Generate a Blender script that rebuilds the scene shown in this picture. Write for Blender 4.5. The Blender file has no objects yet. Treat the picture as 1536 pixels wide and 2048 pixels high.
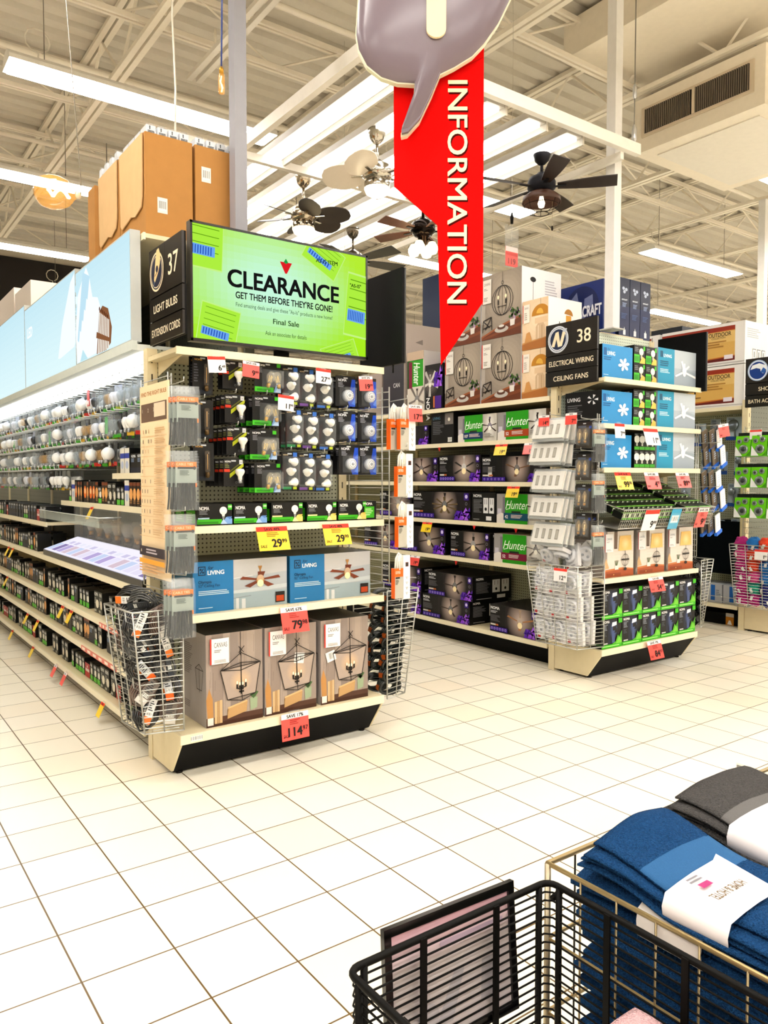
import bpy, math, random
from mathutils import Matrix, Vector
random.seed(7)
R = math.radians
C = bpy.context.scene.collection
sc = bpy.context.scene
PI = math.pi

# ------------------------------------------------------------------ camera
cam_d = bpy.data.cameras.new('camera'); cam = bpy.data.objects.new('camera', cam_d); C.objects.link(cam)
EYE = 1.58
cam.location = (0, 0, EYE)
cam.rotation_euler = (R(90) - math.atan(66/1540), 0, -R(36))
cam_d.sensor_fit = 'VERTICAL'; cam_d.sensor_height = 36; cam_d.lens = 1540/2048*36
cam_d.clip_start = .02; cam_d.clip_end = 200
sc.camera = cam
# ------------------------------------------------------------------ world, exposure, light levels
w = bpy.data.worlds.new('ambient_fill'); sc.world = w; w.use_nodes = True  # faint even ambient fill, added beside the lamps without a source
w.node_tree.nodes['Background'].inputs[0].default_value = (1, .98, .94, 1)
w.node_tree.nodes['Background'].inputs[1].default_value = .15
sc.view_settings.view_transform = 'Standard'; sc.view_settings.look = 'None'
sc.view_settings.exposure = 0.0; sc.view_settings.gamma = 1; sc.view_settings.use_curve_mapping = False
TUBE = 34.0      # ceiling fixtures
STRIP = 6.5     # strips of the hung light grid
COVE = 3.2       # strip under the backlit header
BULB = 7.0      # fan lamps
SCREEN = 1.0

# ------------------------------------------------------------------ small library
def lin(h):
    if not isinstance(h, str): return tuple(h)[:3]
    h = h.lstrip('#'); o = []
    for i in (0, 2, 4):
        c = int(h[i:i+2], 16)/255
        o.append(c/12.92 if c <= .04045 else ((c+.055)/1.055)**2.4)
    return tuple(o)
def mixc(a, b, t):
    a, b = lin(a), lin(b); return tuple(x*(1-t)+y*t for x, y in zip(a, b))
MATS = {}
EMIT = {'tube', 'strip', 'cove', 'lamp', 'screen', 'lightbox'}
def deep(c): return tuple(.96*x**1.28 for x in c)      # printed and painted colours with mids and darks deepened for contrast
def mk(name, rough=.6, metal=0, coat=0, emit=0, film=0, noise=0, nscale=40, bump=0, bscale=200, spec=.5, alpha_tint=False):
    m = bpy.data.materials.new(name); m.use_nodes = True; nt = m.node_tree; N = nt.nodes; L = nt.links
    out = N['Material Output']; p = N['Principled BSDF']
    at = N.new('ShaderNodeAttribute'); at.attribute_name = 'Col'; col = at.outputs['Color']
    tc = N.new('ShaderNodeTexCoord')
    if emit:
        e = N.new('ShaderNodeEmission'); L.new(col, e.inputs[0]); e.inputs[1].default_value = emit
        L.new(e.outputs[0], out.inputs[0]); N.remove(p)
    else:
        if noise:
            nz = N.new('ShaderNodeTexNoise'); nz.inputs['Scale'].default_value = nscale; L.new(tc.outputs['Object'], nz.inputs['Vector'])
            mr = N.new('ShaderNodeMapRange'); mr.inputs[3].default_value = 1-noise; mr.inputs[4].default_value = 1+noise; L.new(nz.outputs[0], mr.inputs[0])
            mx = N.new('ShaderNodeVectorMath'); mx.operation = 'SCALE'; L.new(col, mx.inputs[0]); L.new(mr.outputs[0], mx.inputs['Scale']); col = mx.outputs[0]
        L.new(col, p.inputs['Base Color'])
        p.inputs['Roughness'].default_value = rough; p.inputs['Metallic'].default_value = metal
        p.inputs['Coat Weight'].default_value = coat; p.inputs['Coat Roughness'].default_value = .15
        p.inputs['Specular IOR Level'].default_value = spec
        if bump:
            nb = N.new('ShaderNodeTexNoise'); nb.inputs['Scale'].default_value = bscale; L.new(tc.outputs['Object'], nb.inputs['Vector'])
            b = N.new('ShaderNodeBump'); b.inputs['Strength'].default_value = bump; b.inputs['Distance'].default_value = .01
            L.new(nb.outputs[0], b.inputs['Height']); L.new(b.outputs[0], p.inputs['Normal'])
        if film:
            t = N.new('ShaderNodeBsdfTransparent'); ms = N.new('ShaderNodeMixShader'); ms.inputs[0].default_value = film
            L.new(t.outputs[0], ms.inputs[1]); L.new(p.outputs[0], ms.inputs[2]); L.new(ms.outputs[0], out.inputs[0])
    MATS[name] = m
mk('matte', .75, noise=.04)
mk('card', .45, coat=.06, noise=.03, nscale=90, spec=.3)
mk('paper', .8, noise=.03)
mk('corrugated', .85, noise=.08, nscale=14)
mk('paint', .45, noise=.05, nscale=18)
mk('plastic', .3, noise=.03, coat=.2)
mk('black', .55, noise=.1, nscale=60, spec=.12)
mk('chrome', .3, metal=.75)
mk('nickel', .16, metal=1)
mk('cloth', .8, spec=.08)
mk('film', .12, film=.11, spec=.8)
mk('glass', .05, film=.22, spec=.9)
mk('amberglass', .05, film=.42, spec=.9)
mk('wood', .5, noise=.25, nscale=22)
mk('fabric', .95, noise=.45, nscale=260, bump=1, bscale=300, spec=.08)
mk('woven', .85, noise=.1, nscale=300, bump=.4, bscale=900, spec=.15)
mk('net', .8, noise=.3, nscale=120, bump=1, bscale=150)
mk('tube', emit=TUBE); mk('strip', emit=STRIP); mk('cove', emit=COVE); mk('lamp', emit=BULB)
mk('screen', emit=SCREEN); mk('lightbox', emit=1.05)

def grid_dots(name, base, pitch, rad, dark):
    """painted steel with a grid of punched holes, in object space"""
    m = bpy.data.materials.new(name); m.use_nodes = True; nt = m.node_tree; N = nt.nodes; L = nt.links; p = N['Principled BSDF']
    tc = N.new('ShaderNodeTexCoord'); sx = N.new('ShaderNodeSeparateXYZ'); L.new(tc.outputs['Object'], sx.inputs[0])
    def cell(o):
        a = N.new('ShaderNodeMath'); a.operation = 'DIVIDE'; L.new(o, a.inputs[0]); a.inputs[1].default_value = pitch
        f = N.new('ShaderNodeMath'); f.operation = 'FRACT'; L.new(a.outputs[0], f.inputs[0])
        s = N.new('ShaderNodeMath'); s.operation = 'SUBTRACT'; L.new(f.outputs[0], s.inputs[0]); s.inputs[1].default_value = .5
        q = N.new('ShaderNodeMath'); q.operation = 'MULTIPLY'; L.new(s.outputs[0], q.inputs[0]); L.new(s.outputs[0], q.inputs[1]); return q.outputs[0]
    h = N.new('ShaderNodeMath'); h.operation = 'ADD'; L.new(sx.outputs[0], h.inputs[0]); L.new(sx.outputs[1], h.inputs[1])
    ad = N.new('ShaderNodeMath'); ad.operation = 'ADD'; L.new(cell(h.outputs[0]), ad.inputs[0]); L.new(cell(sx.outputs[2]), ad.inputs[1])
    lt = N.new('ShaderNodeMath'); lt.operation = 'LESS_THAN'; L.new(ad.outputs[0], lt.inputs[0]); lt.inputs[1].default_value = (rad/pitch)**2
    mx = N.new('ShaderNodeMix'); mx.data_type = 'RGBA'; L.new(lt.outputs[0], mx.inputs[0]); mx.inputs[6].default_value = (*lin(base), 1); mx.inputs[7].default_value = (*lin(dark), 1)
    L.new(mx.outputs[2], p.inputs['Base Color']); p.inputs['Roughness'].default_value = .5
    MATS[name] = m
grid_dots('slatwall', '#6f7268', .05, .006, '#2a2c28')
grid_dots('pegboard', '#B4B8A0', .0254, .0052, '#25281f')
grid_dots('pegboard_white', '#DDE5D2', .0254, .005, '#6a7562')

class MB:
    def __init__(s): s.V = []; s.F = []; s.K = []; s.M = []; s.S = []
    def add(s, V, F, col, mat='matte', X=None, smooth=False):
        b = len(s.V); c = lin(col)
        if mat not in EMIT: c = deep(c)
        s.V += [tuple(X @ Vector(v)) for v in V] if X is not None else [tuple(v) for v in V]
        for f in F: s.F.append([i+b for i in f]); s.K.append(c); s.M.append(mat); s.S.append(smooth)
        return s
    def box(s, lo, hi, col, mat='matte', X=None):
        x0, y0, z0 = lo; x1, y1, z1 = hi
        V = [(x0,y0,z0),(x1,y0,z0),(x1,y1,z0),(x0,y1,z0),(x0,y0,z1),(x1,y0,z1),(x1,y1,z1),(x0,y1,z1)]
        return s.add(V, [(0,3,2,1),(4,5,6,7),(0,1,5,4),(1,2,6,5),(2,3,7,6),(3,0,4,7)], col, mat, X)
    def prism(s, pts, O, U, V, t, col, mat='matte'):
        """polygon in the plane O,U,V pushed back by t against its normal"""
        O, U, V = Vector(O), Vector(U), Vector(V); N = U.cross(V).normalized(); n = len(pts)
        a = [O+U*p[0]+V*p[1] for p in pts]; b = [q-N*t for q in a]
        return s.add(a+b, [list(range(n)), list(range(2*n-1, n-1, -1))]+[(i, n+i, n+(i+1) % n, (i+1) % n) for i in range(n)], col, mat)
    def tube(s, P, r, col, mat='chrome', n=5, closed=False):
        P = [Vector(p) for p in P]; m = len(P); V = []; F = []; ref = None
        for i, p in enumerate(P):
            a = P[(i-1) % m] if (closed or i) else p; b = P[(i+1) % m] if (closed or i < m-1) else p
            t = (b-a).normalized()
            if ref is None: ref = Vector((0,0,1)) if abs(t.z) < .9 else Vector((1,0,0))
            u = t.cross(ref).normalized(); v = u.cross(t); ref = v
            rr = r[i] if isinstance(r, (list, tuple)) else r
            V += [p+(u*math.cos(2*PI*k/n)+v*math.sin(2*PI*k/n))*rr for k in range(n)]
        for i in range(m if closed else m-1):
            j = (i+1) % m
            F += [(i*n+k, i*n+(k+1) % n, j*n+(k+1) % n, j*n+k) for k in range(n)]
        if not closed: F += [list(range(n-1, -1, -1)), list(range((m-1)*n, m*n))]
        return s.add(V, F, col, mat, None, n > 4)
    def lathe(s, prof, col, mat='matte', n=16, X=None, cols=None):
        V = []; m = len(prof)
        for r, z in prof: V += [(r*math.cos(2*PI*k/n), r*math.sin(2*PI*k/n), z) for k in range(n)]
        b = len(s.V); s.V += [tuple(X @ Vector(v)) for v in V] if X is not None else V
        for i in range(m-1):
            c = lin(cols[i] if cols else col)
            if mat not in EMIT: c = deep(c)
            for k in range(n):
                s.F.append([b+i*n+k, b+i*n+(k+1) % n, b+(i+1)*n+(k+1) % n, b+(i+1)*n+k]); s.K.append(c); s.M.append(mat); s.S.append(True)
        for i, fl in ((0, True), (m-1, False)):
            if prof[i][0] > 1e-4:
                f = [b+i*n+k for k in range(n)]; s.F.append(f[::-1] if fl else f); c = lin(cols[min(i, m-2)] if cols else col); s.K.append(c if mat in EMIT else deep(c)); s.M.append(mat); s.S.append(False)
        return s
    def ball(s, c, r, col, mat='matte', n=10, m=6):
        r = (r, r, r) if not isinstance(r, (tuple, list)) else r
        return s.lathe([(math.sin(PI*i/m) if 0 < i < m else 1e-5, -math.cos(PI*i/m)) for i in range(m+1)], col, mat, n, Matrix.Translation(c) @ Matrix.Diagonal((*r, 1)))
    def build(s, name, parent=None, loc=None, rz=0, rot=None):
        me = bpy.data.meshes.new(name); me.from_pydata(s.V, [], s.F)
        names = []
        for m in s.M:
            if m not in names: names.append(m)
        for m in names: me.materials.append(MATS[m])
        me.polygons.foreach_set('material_index', [names.index(m) for m in s.M])
        me.polygons.foreach_set('use_smooth', s.S)
        at = me.color_attributes.new('Col', 'FLOAT_COLOR', 'CORNER'); d = []
        for f, c in zip(s.F, s.K): d += [c[0], c[1], c[2], 1.0]*len(f)
        at.data.foreach_set('color', d); me.update()
        o = bpy.data.objects.new(name, me); C.objects.link(o)
        if parent is not None: o.parent = parent
        if loc is not None: o.location = loc
        o.rotation_euler = rot if rot else (0, 0, rz)
        return o

# text as polygons
_tx = {}
def glyphs(t, bold=0):
    k = (t, bold)
    if k not in _tx:
        cu = bpy.data.curves.new('t', 'FONT'); cu.body = t; cu.size = 1; cu.resolution_u = 4; cu.offset = bold; cu.fill_mode = 'FRONT'
        o = bpy.data.objects.new('t', cu); C.objects.link(o)
        me = bpy.data.meshes.new_from_object(o.evaluated_get(bpy.context.evaluated_depsgraph_get()))
        V = [(v.co.x, v.co.y) for v in me.vertices]; F = [list(p.vertices) for p in me.polygons]
        G = []
        for f in F:
            a = sum(V[f[i]][0]*V[f[(i+1) % len(f)]][1]-V[f[(i+1) % len(f)]][0]*V[f[i]][1] for i in range(len(f)))
            G.append(f if a > 0 else f[::-1])
        bpy.data.objects.remove(o); bpy.data.curves.remove(cu); bpy.data.meshes.remove(me)
        xs = [v[0] for v in V] or [0]; ys = [v[1] for v in V] or [0]
        _tx[k] = (V, G, min(xs), max(xs), min(ys), max(ys))
    return _tx[k]
def clip_poly(P, u0, v0, u1, v1):
    for ax, lim, sg in ((0, u0, 1), (0, u1, -1), (1, v0, 1), (1, v1, -1)):
        Q = []
        for i in range(len(P)):
            a, b = P[i], P[(i+1) % len(P)]; da, db = (a[ax]-lim)*sg, (b[ax]-lim)*sg
            if da >= 0: Q.append(a)
            if da*db < 0:
                t = da/(da-db); Q.append((a[0]+(b[0]-a[0])*t, a[1]+(b[1]-a[1])*t))
        P = Q
        if len(P) < 3: return []
    return P
class Fr:
    """a printed face: u to the right, v up, both 0..1; w, h its size in metres"""
    def __init__(s, mb, O, U, V, w, h, mat='card', step=.0003):
        s.mb, s.O, s.U, s.V, s.w, s.h, s.mat = mb, Vector(O), Vector(U).normalized(), Vector(V).normalized(), w, h, mat
        s.N = s.U.cross(s.V); s.k = 1; s.step = step; s.win = (0, 0, 1, 1)
    def P(s, u, v): return s.O+s.U*(u*s.w)+s.V*(v*s.h)+s.N*(s.k*s.step)
    def poly(s, pts, col, mat=None, up=True):
        Q = clip_poly(list(pts), *s.win)
        if len(Q) < 3: return s
        s.mb.add([s.P(*q) for q in Q], [list(range(len(Q)))], col, mat or s.mat)
        if up: s.k += 1
        return s
    def rect(s, u0, v0, u1, v1, col, mat=None, up=True): return s.poly([(u0,v0),(u1,v0),(u1,v1),(u0,v1)], col, mat, up)
    def disc(s, u, v, r, col, n=18, sq=1, mat=None, up=True, a0=0, a1=2*PI):
        """r in units of the height"""
        k = s.h/s.w; return s.poly([(u+r*k*sq*math.cos(a0+(a1-a0)*i/n), v+r*math.sin(a0+(a1-a0)*i/n)) for i in range(n)], col, mat, up)
    def line(s, u0, v0, u1, v1, t, col, up=False):
        """t in units of the height"""
        a = s.h/s.w; du, dv = (u1-u0)/a, v1-v0; l = math.hypot(du, dv) or 1; nx, ny = -dv/l*t/2*a, du/l*t/2
        return s.poly([(u0+nx,v0+ny),(u0-nx,v0-ny),(u1-nx,v1-ny),(u1+nx,v1+ny)], col, None, up)
    def ring(s, u, v, r, t, col, sq=1, n=20, a0=0, a1=2*PI):
        k = s.h/s.w*sq
        q = [(u+r*k*math.cos(a0+(a1-a0)*i/n), v+r*math.sin(a0+(a1-a0)*i/n)) for i in range(n+1)]
        for a, b in zip(q, q[1:]): s.line(*a, *b, t, col)
        s.k += 1; return s
    def text(s, u, v, hh, t, col, wmax=None, al='l', bold=.02, shear=0, vert=False, up=True, fixw=None):
        V, F, x0, x1, y0, y1 = glyphs(t); sc_ = hh*s.h/.73; wd = (x1-x0)*sc_; kx = 1
        W = s.h if vert else s.w
        if fixw: kx = fixw*W/wd
        elif wmax and wd > wmax*W: kx = wmax*W/wd
        off = {'l': 0, 'c': -wd*kx/2, 'r': -wd*kx}[al]; b = []
        q = bold*.75
        for ci, (sx, sy) in enumerate(((-q,-q*.7),(q,q*.7),(-q,q*.7),(q,-q*.7)) if bold > .008 else ((0,0),)):
            b = []
            for x, y in V:
                X = ((x+sx-x0)*sc_+shear*y*sc_)*kx+off; Y = (y+sy)*sc_
                if vert: X, Y = Y, -X
                b.append(s.O+s.U*(u*s.w+X)+s.V*(v*s.h+Y)+s.N*((s.k+.5*ci)*s.step))
            s.mb.add(b, F, col, s.mat)
        if bold > .008: s.k += 1.5
        if up: s.k += 1
        return s
    def lines(s, u0, v0, u1, v1, n, col, rag=.4):
        dv = (v1-v0)/n
        for i in range(n):
            e = u1-(u1-u0)*rag*random.random(); s.rect(u0, v1-dv*(i+.62), e, v1-dv*i-dv*.1, col, up=False)
        s.k += 1; return s
    def glow(s, u, v, r, c0, c1, n=9, sq=1):
        """picture of a lit wall: rings from c1 (outside) to c0"""
        for i in range(n): s.disc(u, v, r*(1-i/n), mixc(c1, c0, (i+1)/n), 24, sq)
        return s
    def bars(s, u0, v0, u1, v1, col='#111111', n=14):
        s.rect(u0, v0, u1, v1, '#f4f4f0'); du = (u1-u0)/n
        for i in range(n):
            if i % 4 != 3: s.rect(u0+du*(i+.15), v0+(v1-v0)*.2, u0+du*(i+.4+.4*random.random()), v1-(v1-v0)*.1, col, up=False)
        s.k += 1; return s
X_, Y_, Z_ = Vector((1,0,0)), Vector((0,1,0)), Vector((0,0,1))
def fr_front(mb, w, d, h, **k): return Fr(mb, (-w/2, -d/2, 0), X_, Z_, w, h, **k)
def fr_left(mb, w, d, h, **k): return Fr(mb, (-w/2, d/2, 0), -Y_, Z_, d, h, **k)
def fr_right(mb, w, d, h, **k): return Fr(mb, (w/2, -d/2, 0), Y_, Z_, d, h, **k)
def fr_top(mb, w, d, h, **k): return Fr(mb, (-w/2, -d/2, h), X_, Y_, w, d, **k)

# things
def tag(o, label, cat, group=None, kind=None):
    if label: o['label'] = label
    if cat: o['category'] = cat
    if group: o['group'] = group
    if kind: o['kind'] = kind
    return o
def thing(name, label, cat, loc=(0,0,0), rz=0, group=None):
    o = bpy.data.objects.new(name, None); C.objects.link(o); o.empty_display_size = .05
    o.location = loc; o.rotation_euler = (0, 0, rz); return tag(o, label, cat, group)
def struct(name, mb, **k):
    o = mb.build(name, **k); o['kind'] = 'structure'; return o
KIDS = {}
def kids(o): return list(o.children)
def dup(o, loc, rz=None, label=None, group=None, rot=None):
    r = o.copy(); C.objects.link(r); r.location = loc
    if rot is not None: r.rotation_euler = rot
    elif rz is not None: r.rotation_euler = (0, 0, rz)
    if label: r['label'] = label
    if group: r['group'] = group
    for ch in kids(o):
        c = ch.copy(); C.objects.link(c); c.parent = r
        for g in kids(ch):
            d = g.copy(); C.objects.link(d); d.parent = c
    return r
PLACED = []
class Proto:
    """first use places the original, later uses copy it"""
    def __init__(s, o): s.o = o; s.n = 0
    def put(s, loc, rz=0, label=None, group=None, rot=None):
        if s.n == 0:
            s.n = 1; s.o.location = loc; s.o.rotation_euler = rot if rot is not None else (0, 0, rz)
            if label: s.o['label'] = label
            if group: s.o['group'] = group
            PLACED.append(s.o); return s.o
        PLACED.append(dup(s.o, loc, rz, label, group, rot)); return PLACED[-1]
ORD = 'first second third fourth fifth sixth seventh eighth ninth tenth eleventh twelfth'.split()
def nth(i):
    """0-based ordinal in words"""
    if i < 12: return ORD[i]
    T = {12:'thirteenth',13:'fourteenth',14:'fifteenth',15:'sixteenth',16:'seventeenth',17:'eighteenth',18:'nineteenth',19:'twentieth'}
    if i in T: return T[i]
    n = i+1
    if n % 10 == 0: return {3:'thirtieth',4:'fortieth',5:'fiftieth'}[n//10]
    return {2:'twenty',3:'thirty',4:'forty',5:'fifty'}[n//10]+'-'+ORD[n % 10-1]
# ------------------------------------------------------------------ floor, walls, roof
def floor_material():
    m = bpy.data.materials.new('floor_tile'); m.use_nodes = True; nt = m.node_tree; N = nt.nodes; L = nt.links; p = N['Principled BSDF']
    tc = N.new('ShaderNodeTexCoord'); sx = N.new('ShaderNodeSeparateXYZ'); L.new(tc.outputs['Object'], sx.inputs[0])
    def M(op, a, b=None):
        n = N.new('ShaderNodeMath'); n.operation = op
        for i, q in enumerate((a, b)):
            if q is None: continue
            if isinstance(q, (int, float)): n.inputs[i].default_value = q
            else: L.new(q, n.inputs[i])
        return n.outputs[0]
    def axis(o, off, pitch):
        t = M('DIVIDE', M('SUBTRACT', o, off), pitch); f = M('FRACT', t); d = M('MINIMUM', f, M('SUBTRACT', 1, f))
        return M('LESS_THAN', M('MULTIPLY', d, pitch), .0031), M('FLOOR', t)
    gx, ix = axis(sx.outputs[0], .615, .3013); gy, iy = axis(sx.outputs[1], 2.155, .307)
    cb = N.new('ShaderNodeCombineXYZ'); L.new(ix, cb.inputs[0]); L.new(iy, cb.inputs[1])
    wn = N.new('ShaderNodeTexWhiteNoise'); wn.noise_dimensions = '2D'; L.new(cb.outputs[0], wn.inputs['Vector'])
    rp = N.new('ShaderNodeValToRGB'); L.new(wn.outputs['Value'], rp.inputs[0])
    e = rp.color_ramp.elements; e[0].position = 0; e[0].color = (*lin('#EBE4D0'), 1); e[1].position = 1; e[1].color = (*lin('#F0EBDC'), 1)
    for pos, c in ((.80, '#EEE7D6'), (.93, '#EBDFC8'), (.97, '#F1ECDD')):
        q = e.new(pos); q.color = (*lin(c), 1)
    nz = N.new('ShaderNodeTexNoise'); nz.inputs['Scale'].default_value = 3; nz.inputs['Detail'].default_value = 5; L.new(tc.outputs['Object'], nz.inputs['Vector'])
    mr = N.new('ShaderNodeMapRange'); mr.inputs[3].default_value = .985; mr.inputs[4].default_value = 1.015; L.new(nz.outputs[0], mr.inputs[0])
    sc2 = N.new('ShaderNodeVectorMath'); sc2.operation = 'SCALE'; L.new(rp.outputs[0], sc2.inputs[0]); L.new(mr.outputs[0], sc2.inputs['Scale'])
    g = M('MAXIMUM', gx, gy)
    mx = N.new('ShaderNodeMix'); mx.data_type = 'RGBA'; L.new(g, mx.inputs[0]); L.new(sc2.outputs[0], mx.inputs[6]); mx.inputs[7].default_value = (*lin('#5d451d'), 1)
    L.new(mx.outputs[2], p.inputs['Base Color'])
    L.new(M('ADD', M('MULTIPLY', nz.outputs[0], .06), .27), p.inputs['Roughness']); p.inputs['Specular IOR Level'].default_value = .4
    b = N.new('ShaderNodeBump'); b.inputs['Strength'].default_value = .35; b.inputs['Distance'].default_value = .002; L.new(M('SUBTRACT', 1, g), b.inputs['Height']); L.new(b.outputs[0], p.inputs['Normal'])
    MATS['floor_tile'] = m
floor_material()
DECK = 6.25
struct('floor', MB().box((-7,-7,-.1), (42,28,0), '#ffffff', 'floor_tile'))
WC = '#DCD4C4'
struct('wall_back', MB().box((6,28,0), (42,28.2,6.4), WC))
struct('wall_left', MB().box((-7.2,-7,0), (-7,17,6.4), WC))
struct('wall_right', MB().box((42,-7,0), (42.2,28,6.4), WC))
struct('wall_front', MB().box((-7,-7.2,0), (42,-7,6.4), WC))
struct('wall_stockroom', MB().box((-7,17,0), (6,17.2,6.4), WC).box((5.8,17.2,0), (6,28,6.4), WC))
struct('trim_1', MB().box((-7,16.93,5.0), (5.99,16.99,6.0), '#2b2117'))
# ribbed steel roof deck, ribs along x
mb = MB(); y = -7.0; prof = []
while y < 28:
    prof += [(y, DECK), (y+.13, DECK), (y+.155, DECK+.05), (y+.225, DECK+.05)]; y += .25
V = []
for yy, zz in prof: V += [(-7, yy, zz), (42, yy, zz)]
mb.add(V, [(2*i, 2*i+2, 2*i+3, 2*i+1) for i in range(len(prof)-1)], '#DDD7CB', 'paint')
mb.box((-7,-7,DECK+.06), (42,28,DECK+.12), '#DDD7CB', 'paint')
struct('ceiling', mb)
STEEL = '#F4EDDF'
def joist(name, p0, p1, zb, zt, pitch, th=.05, web=.016):
    """open-web steel joist between two points: double-angle chords and zig-zag bars"""
    mb = MB(); a, b = Vector((*p0, 0)), Vector((*p1, 0)); d = (b-a); Lg = d.length; d.normalize(); n = Vector((-d.y, d.x, 0))
    def bar(z, hh):
        for s in (-1, 1):
            o = n*(s*(th*.5+.012))
            q = [a+o-n*th*.5, a+o+n*th*.5, b+o+n*th*.5, b+o-n*th*.5]
            mb.add([(v.x,v.y,z) for v in q]+[(v.x,v.y,z+hh) for v in q], [(0,3,2,1),(4,5,6,7),(0,1,5,4),(1,2,6,5),(2,3,7,6),(3,0,4,7)], STEEL, 'paint')
    bar(zb, .045); bar(zt-.045, .045)
    k = 0; t = 0
    while t < Lg:
        u = min(t+pitch, Lg); z0, z1 = (zb+.02, zt-.02) if k % 2 == 0 else (zt-.02, zb+.02)
        pa, pb = a+d*t, a+d*u
        mb.tube([(pa.x, pa.y, z0), (pb.x, pb.y, z1)], web, STEEL, 'paint', n=4); t = u; k += 1
    return struct(name, mb)
for i, x in enumerate((.3, 2.5, 5.13, 7.04, 9.1, 11.1, 13.2, 15.3, 17.5, 19.7, 22, 24.5, 27, 30)):
    joist('roof_joist', (x, -2 if x < 10 else 3), (x, 27.9 if x > 6.5 else 16.9), 5.6, DECK-.01, .62, .055)
for i, y in enumerate((3.2, 5.25, 7.12, 9.05, 11.1, 13.2, 15.3, 17.6, 20, 23)):
    joist('roof_bridging_truss', (-1, y) if y < 17 else (6.1, y), (38, y), 5.72, 6.16, .8, .03, .012)
for i, y in enumerate((6.05, 8.1, 10.15)):
    struct('roof_bridging_pipe', MB().tube([(-1, y, 5.66), (20, y, 5.66)], .028, STEEL, 'paint', 6))
struct('ceiling_channel', MB().box((2.86,3.6,5.34), (2.91,7.1,5.38), '#E9E4DA', 'paint').box((2.95,3.6,5.34), (3.0,7.1,5.38), '#E9E4DA', 'paint').tube([(2.93,4,5.38),(2.93,4,5.6)], .012, STEEL, 'paint').tube([(2.93,6.6,5.38),(2.93,6.6,5.6)], .012, STEEL, 'paint'))

# ------------------------------------------------------------------ ceiling lights
def fixture_proto():
    t = thing('strip_light', 'x', 'light', group='ceiling strip lights')
    h = MB(); n = 8; V = []
    for x in (0, 2.44):
        for i in range(n+1):
            a = PI*i/n; V.append((x, -.15*math.cos(a), .11*math.sin(a)))
    F = [(i, i+1, n+2+i, n+1+i) for i in range(n)]+[list(range(n, -1, -1)), list(range(n+1, 2*n+2))]
    h.add(V, F, '#F1EEE8', 'paint'); h.build('housing', t)
    MB().box((.03,-.135,-.012), (2.41,.135,-.002), '#FFFAF3', 'tube').build('diffuser', t)
    for x in (.3, 2.1): MB().tube([(x,0,.1), (x,0,1.26)], .004, '#8c857a', 'paint', 4).build('hanger', t)
    MB().tube([(.25+.1*math.cos(a), .02, .28+.1*math.sin(a)) for a in [k*.6-1.2 for k in range(11)]]+[(.25,.0,.12)], .008, '#E9E3D6', 'paint', 5).build('cord_loop', t)
    return Proto(t)
FX = fixture_proto()
spots = [(1.3,7.1,'long white strip light above the stacked cartons'), (5.05,7.1,'strip light half hidden behind the dark caged ceiling fan'), (10.06,7.15,'white strip light above the outdoor collection boxes, hung on two rods'),
 (.28,9.62,'strip light whose end glows behind the amber glass bulb'), (7.19,9.65,'strip light beyond the globe-lamp ceiling fan, beside the red banner'), (13.6,9.6,'small far strip light peeping past the three slim blue fan boxes'),
 (1.0,12.56,'strip light above the backlit blue bulb header'), (8.8,4.75,'strip light beside the white air unit at the picture edge'),
 (6.4,13.2,'far strip light low behind the banner tip'), (10.9,16.5,'far strip light over the back aisles beyond the white pole'), (16.5,14,'far strip light beyond the outdoor collection boxes'),
 (20,19,'far strip light over the deepest aisles'),(12.5,21,'far strip light close to the back wall'),(3.2,15,'strip light before the stockroom wall')]
for x, y, l in spots: FX.put((x, y, 5.0 if x != 8.8 else 5.12), 0, l, 'ceiling strip lights')
k = 0
for y in (4.6, 2.2, -.2, -2.6, -5):
    for x in (-4.6, -1.2, 2.0, 6.0, 10.4, 14.6):
        if y > 1 and x > 5: continue
        if y > 4 and x > 1.5: continue
        FX.put((x, y, 5.0), 0, 'strip light over the main cross aisle, outside the picture', 'strip lights over the cross aisle'); k += 1

for i, y in enumerate((-4, -.5, 3, 6.5, 10, 13.5, 17)):  # unseen fixtures added to brighten the roof on this side
    x = max(11, 1.95*y+4.5)
    while x < 38: FX.put((x, y, 5.0), 0, 'strip light added to brighten the roof, past the picture edge, outside the picture', 'added strip lights past the picture edge'); x += 4.6
# ------------------------------------------------------------------ air unit and duct
t = thing('air_unit', 'big white air unit box with a black louvred grille hung from the roof joists', 'air conditioner', (0,0,0))
AU = '#F6EEDF'
MB().box((7.02,3.76,5.0), (8.75,5.16,5.55), AU, 'paint').build('casing', t)
g = MB().box((7.0,3.86,5.14), (7.018,5.06,5.44), '#E2D5C0', 'paint')
gr = g.build('grille', t)
bl = MB()
bl.box((6.996,3.9,5.17), (7.0,5.02,5.41), '#14110e')
yy = 3.905
while yy < 5.02:
    if abs(yy-4.46) > .02: bl.box((6.985,yy,5.17), (6.996,yy+.009,5.41), '#8d8375', 'paint')
    yy += .022
bl.box((6.983,4.445,5.165), (6.996,4.475,5.415), '#E2D5C0', 'paint')
bl.build('louvres', gr)
MB().box((7.2,3.9,4.988), (8.6,5.0,4.999), '#F1ECE2', 'paint').build('access_panel', t)
for x, y in ((7.1,3.9),(7.1,5.0),(8.6,3.9),(8.6,5.0)): MB().tube([(x,y,5.55),(x,y,5.62)], .01, '#999999', 'paint').build('hanger', t)
t = thing('air_duct', 'large white sheet metal duct lying above the air unit between the joists', 'duct', (0,0,0))
MB().box((6.2,2.2,5.85), (9.0,5.42,6.2), AU, 'paint').build('duct_body', t)
MB().box((6.18,2.2,5.83), (6.24,5.44,5.87), AU, 'paint').box((6.18,5.4,5.83), (9.0,5.44,5.87), AU, 'paint').build('flange', t)

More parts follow.
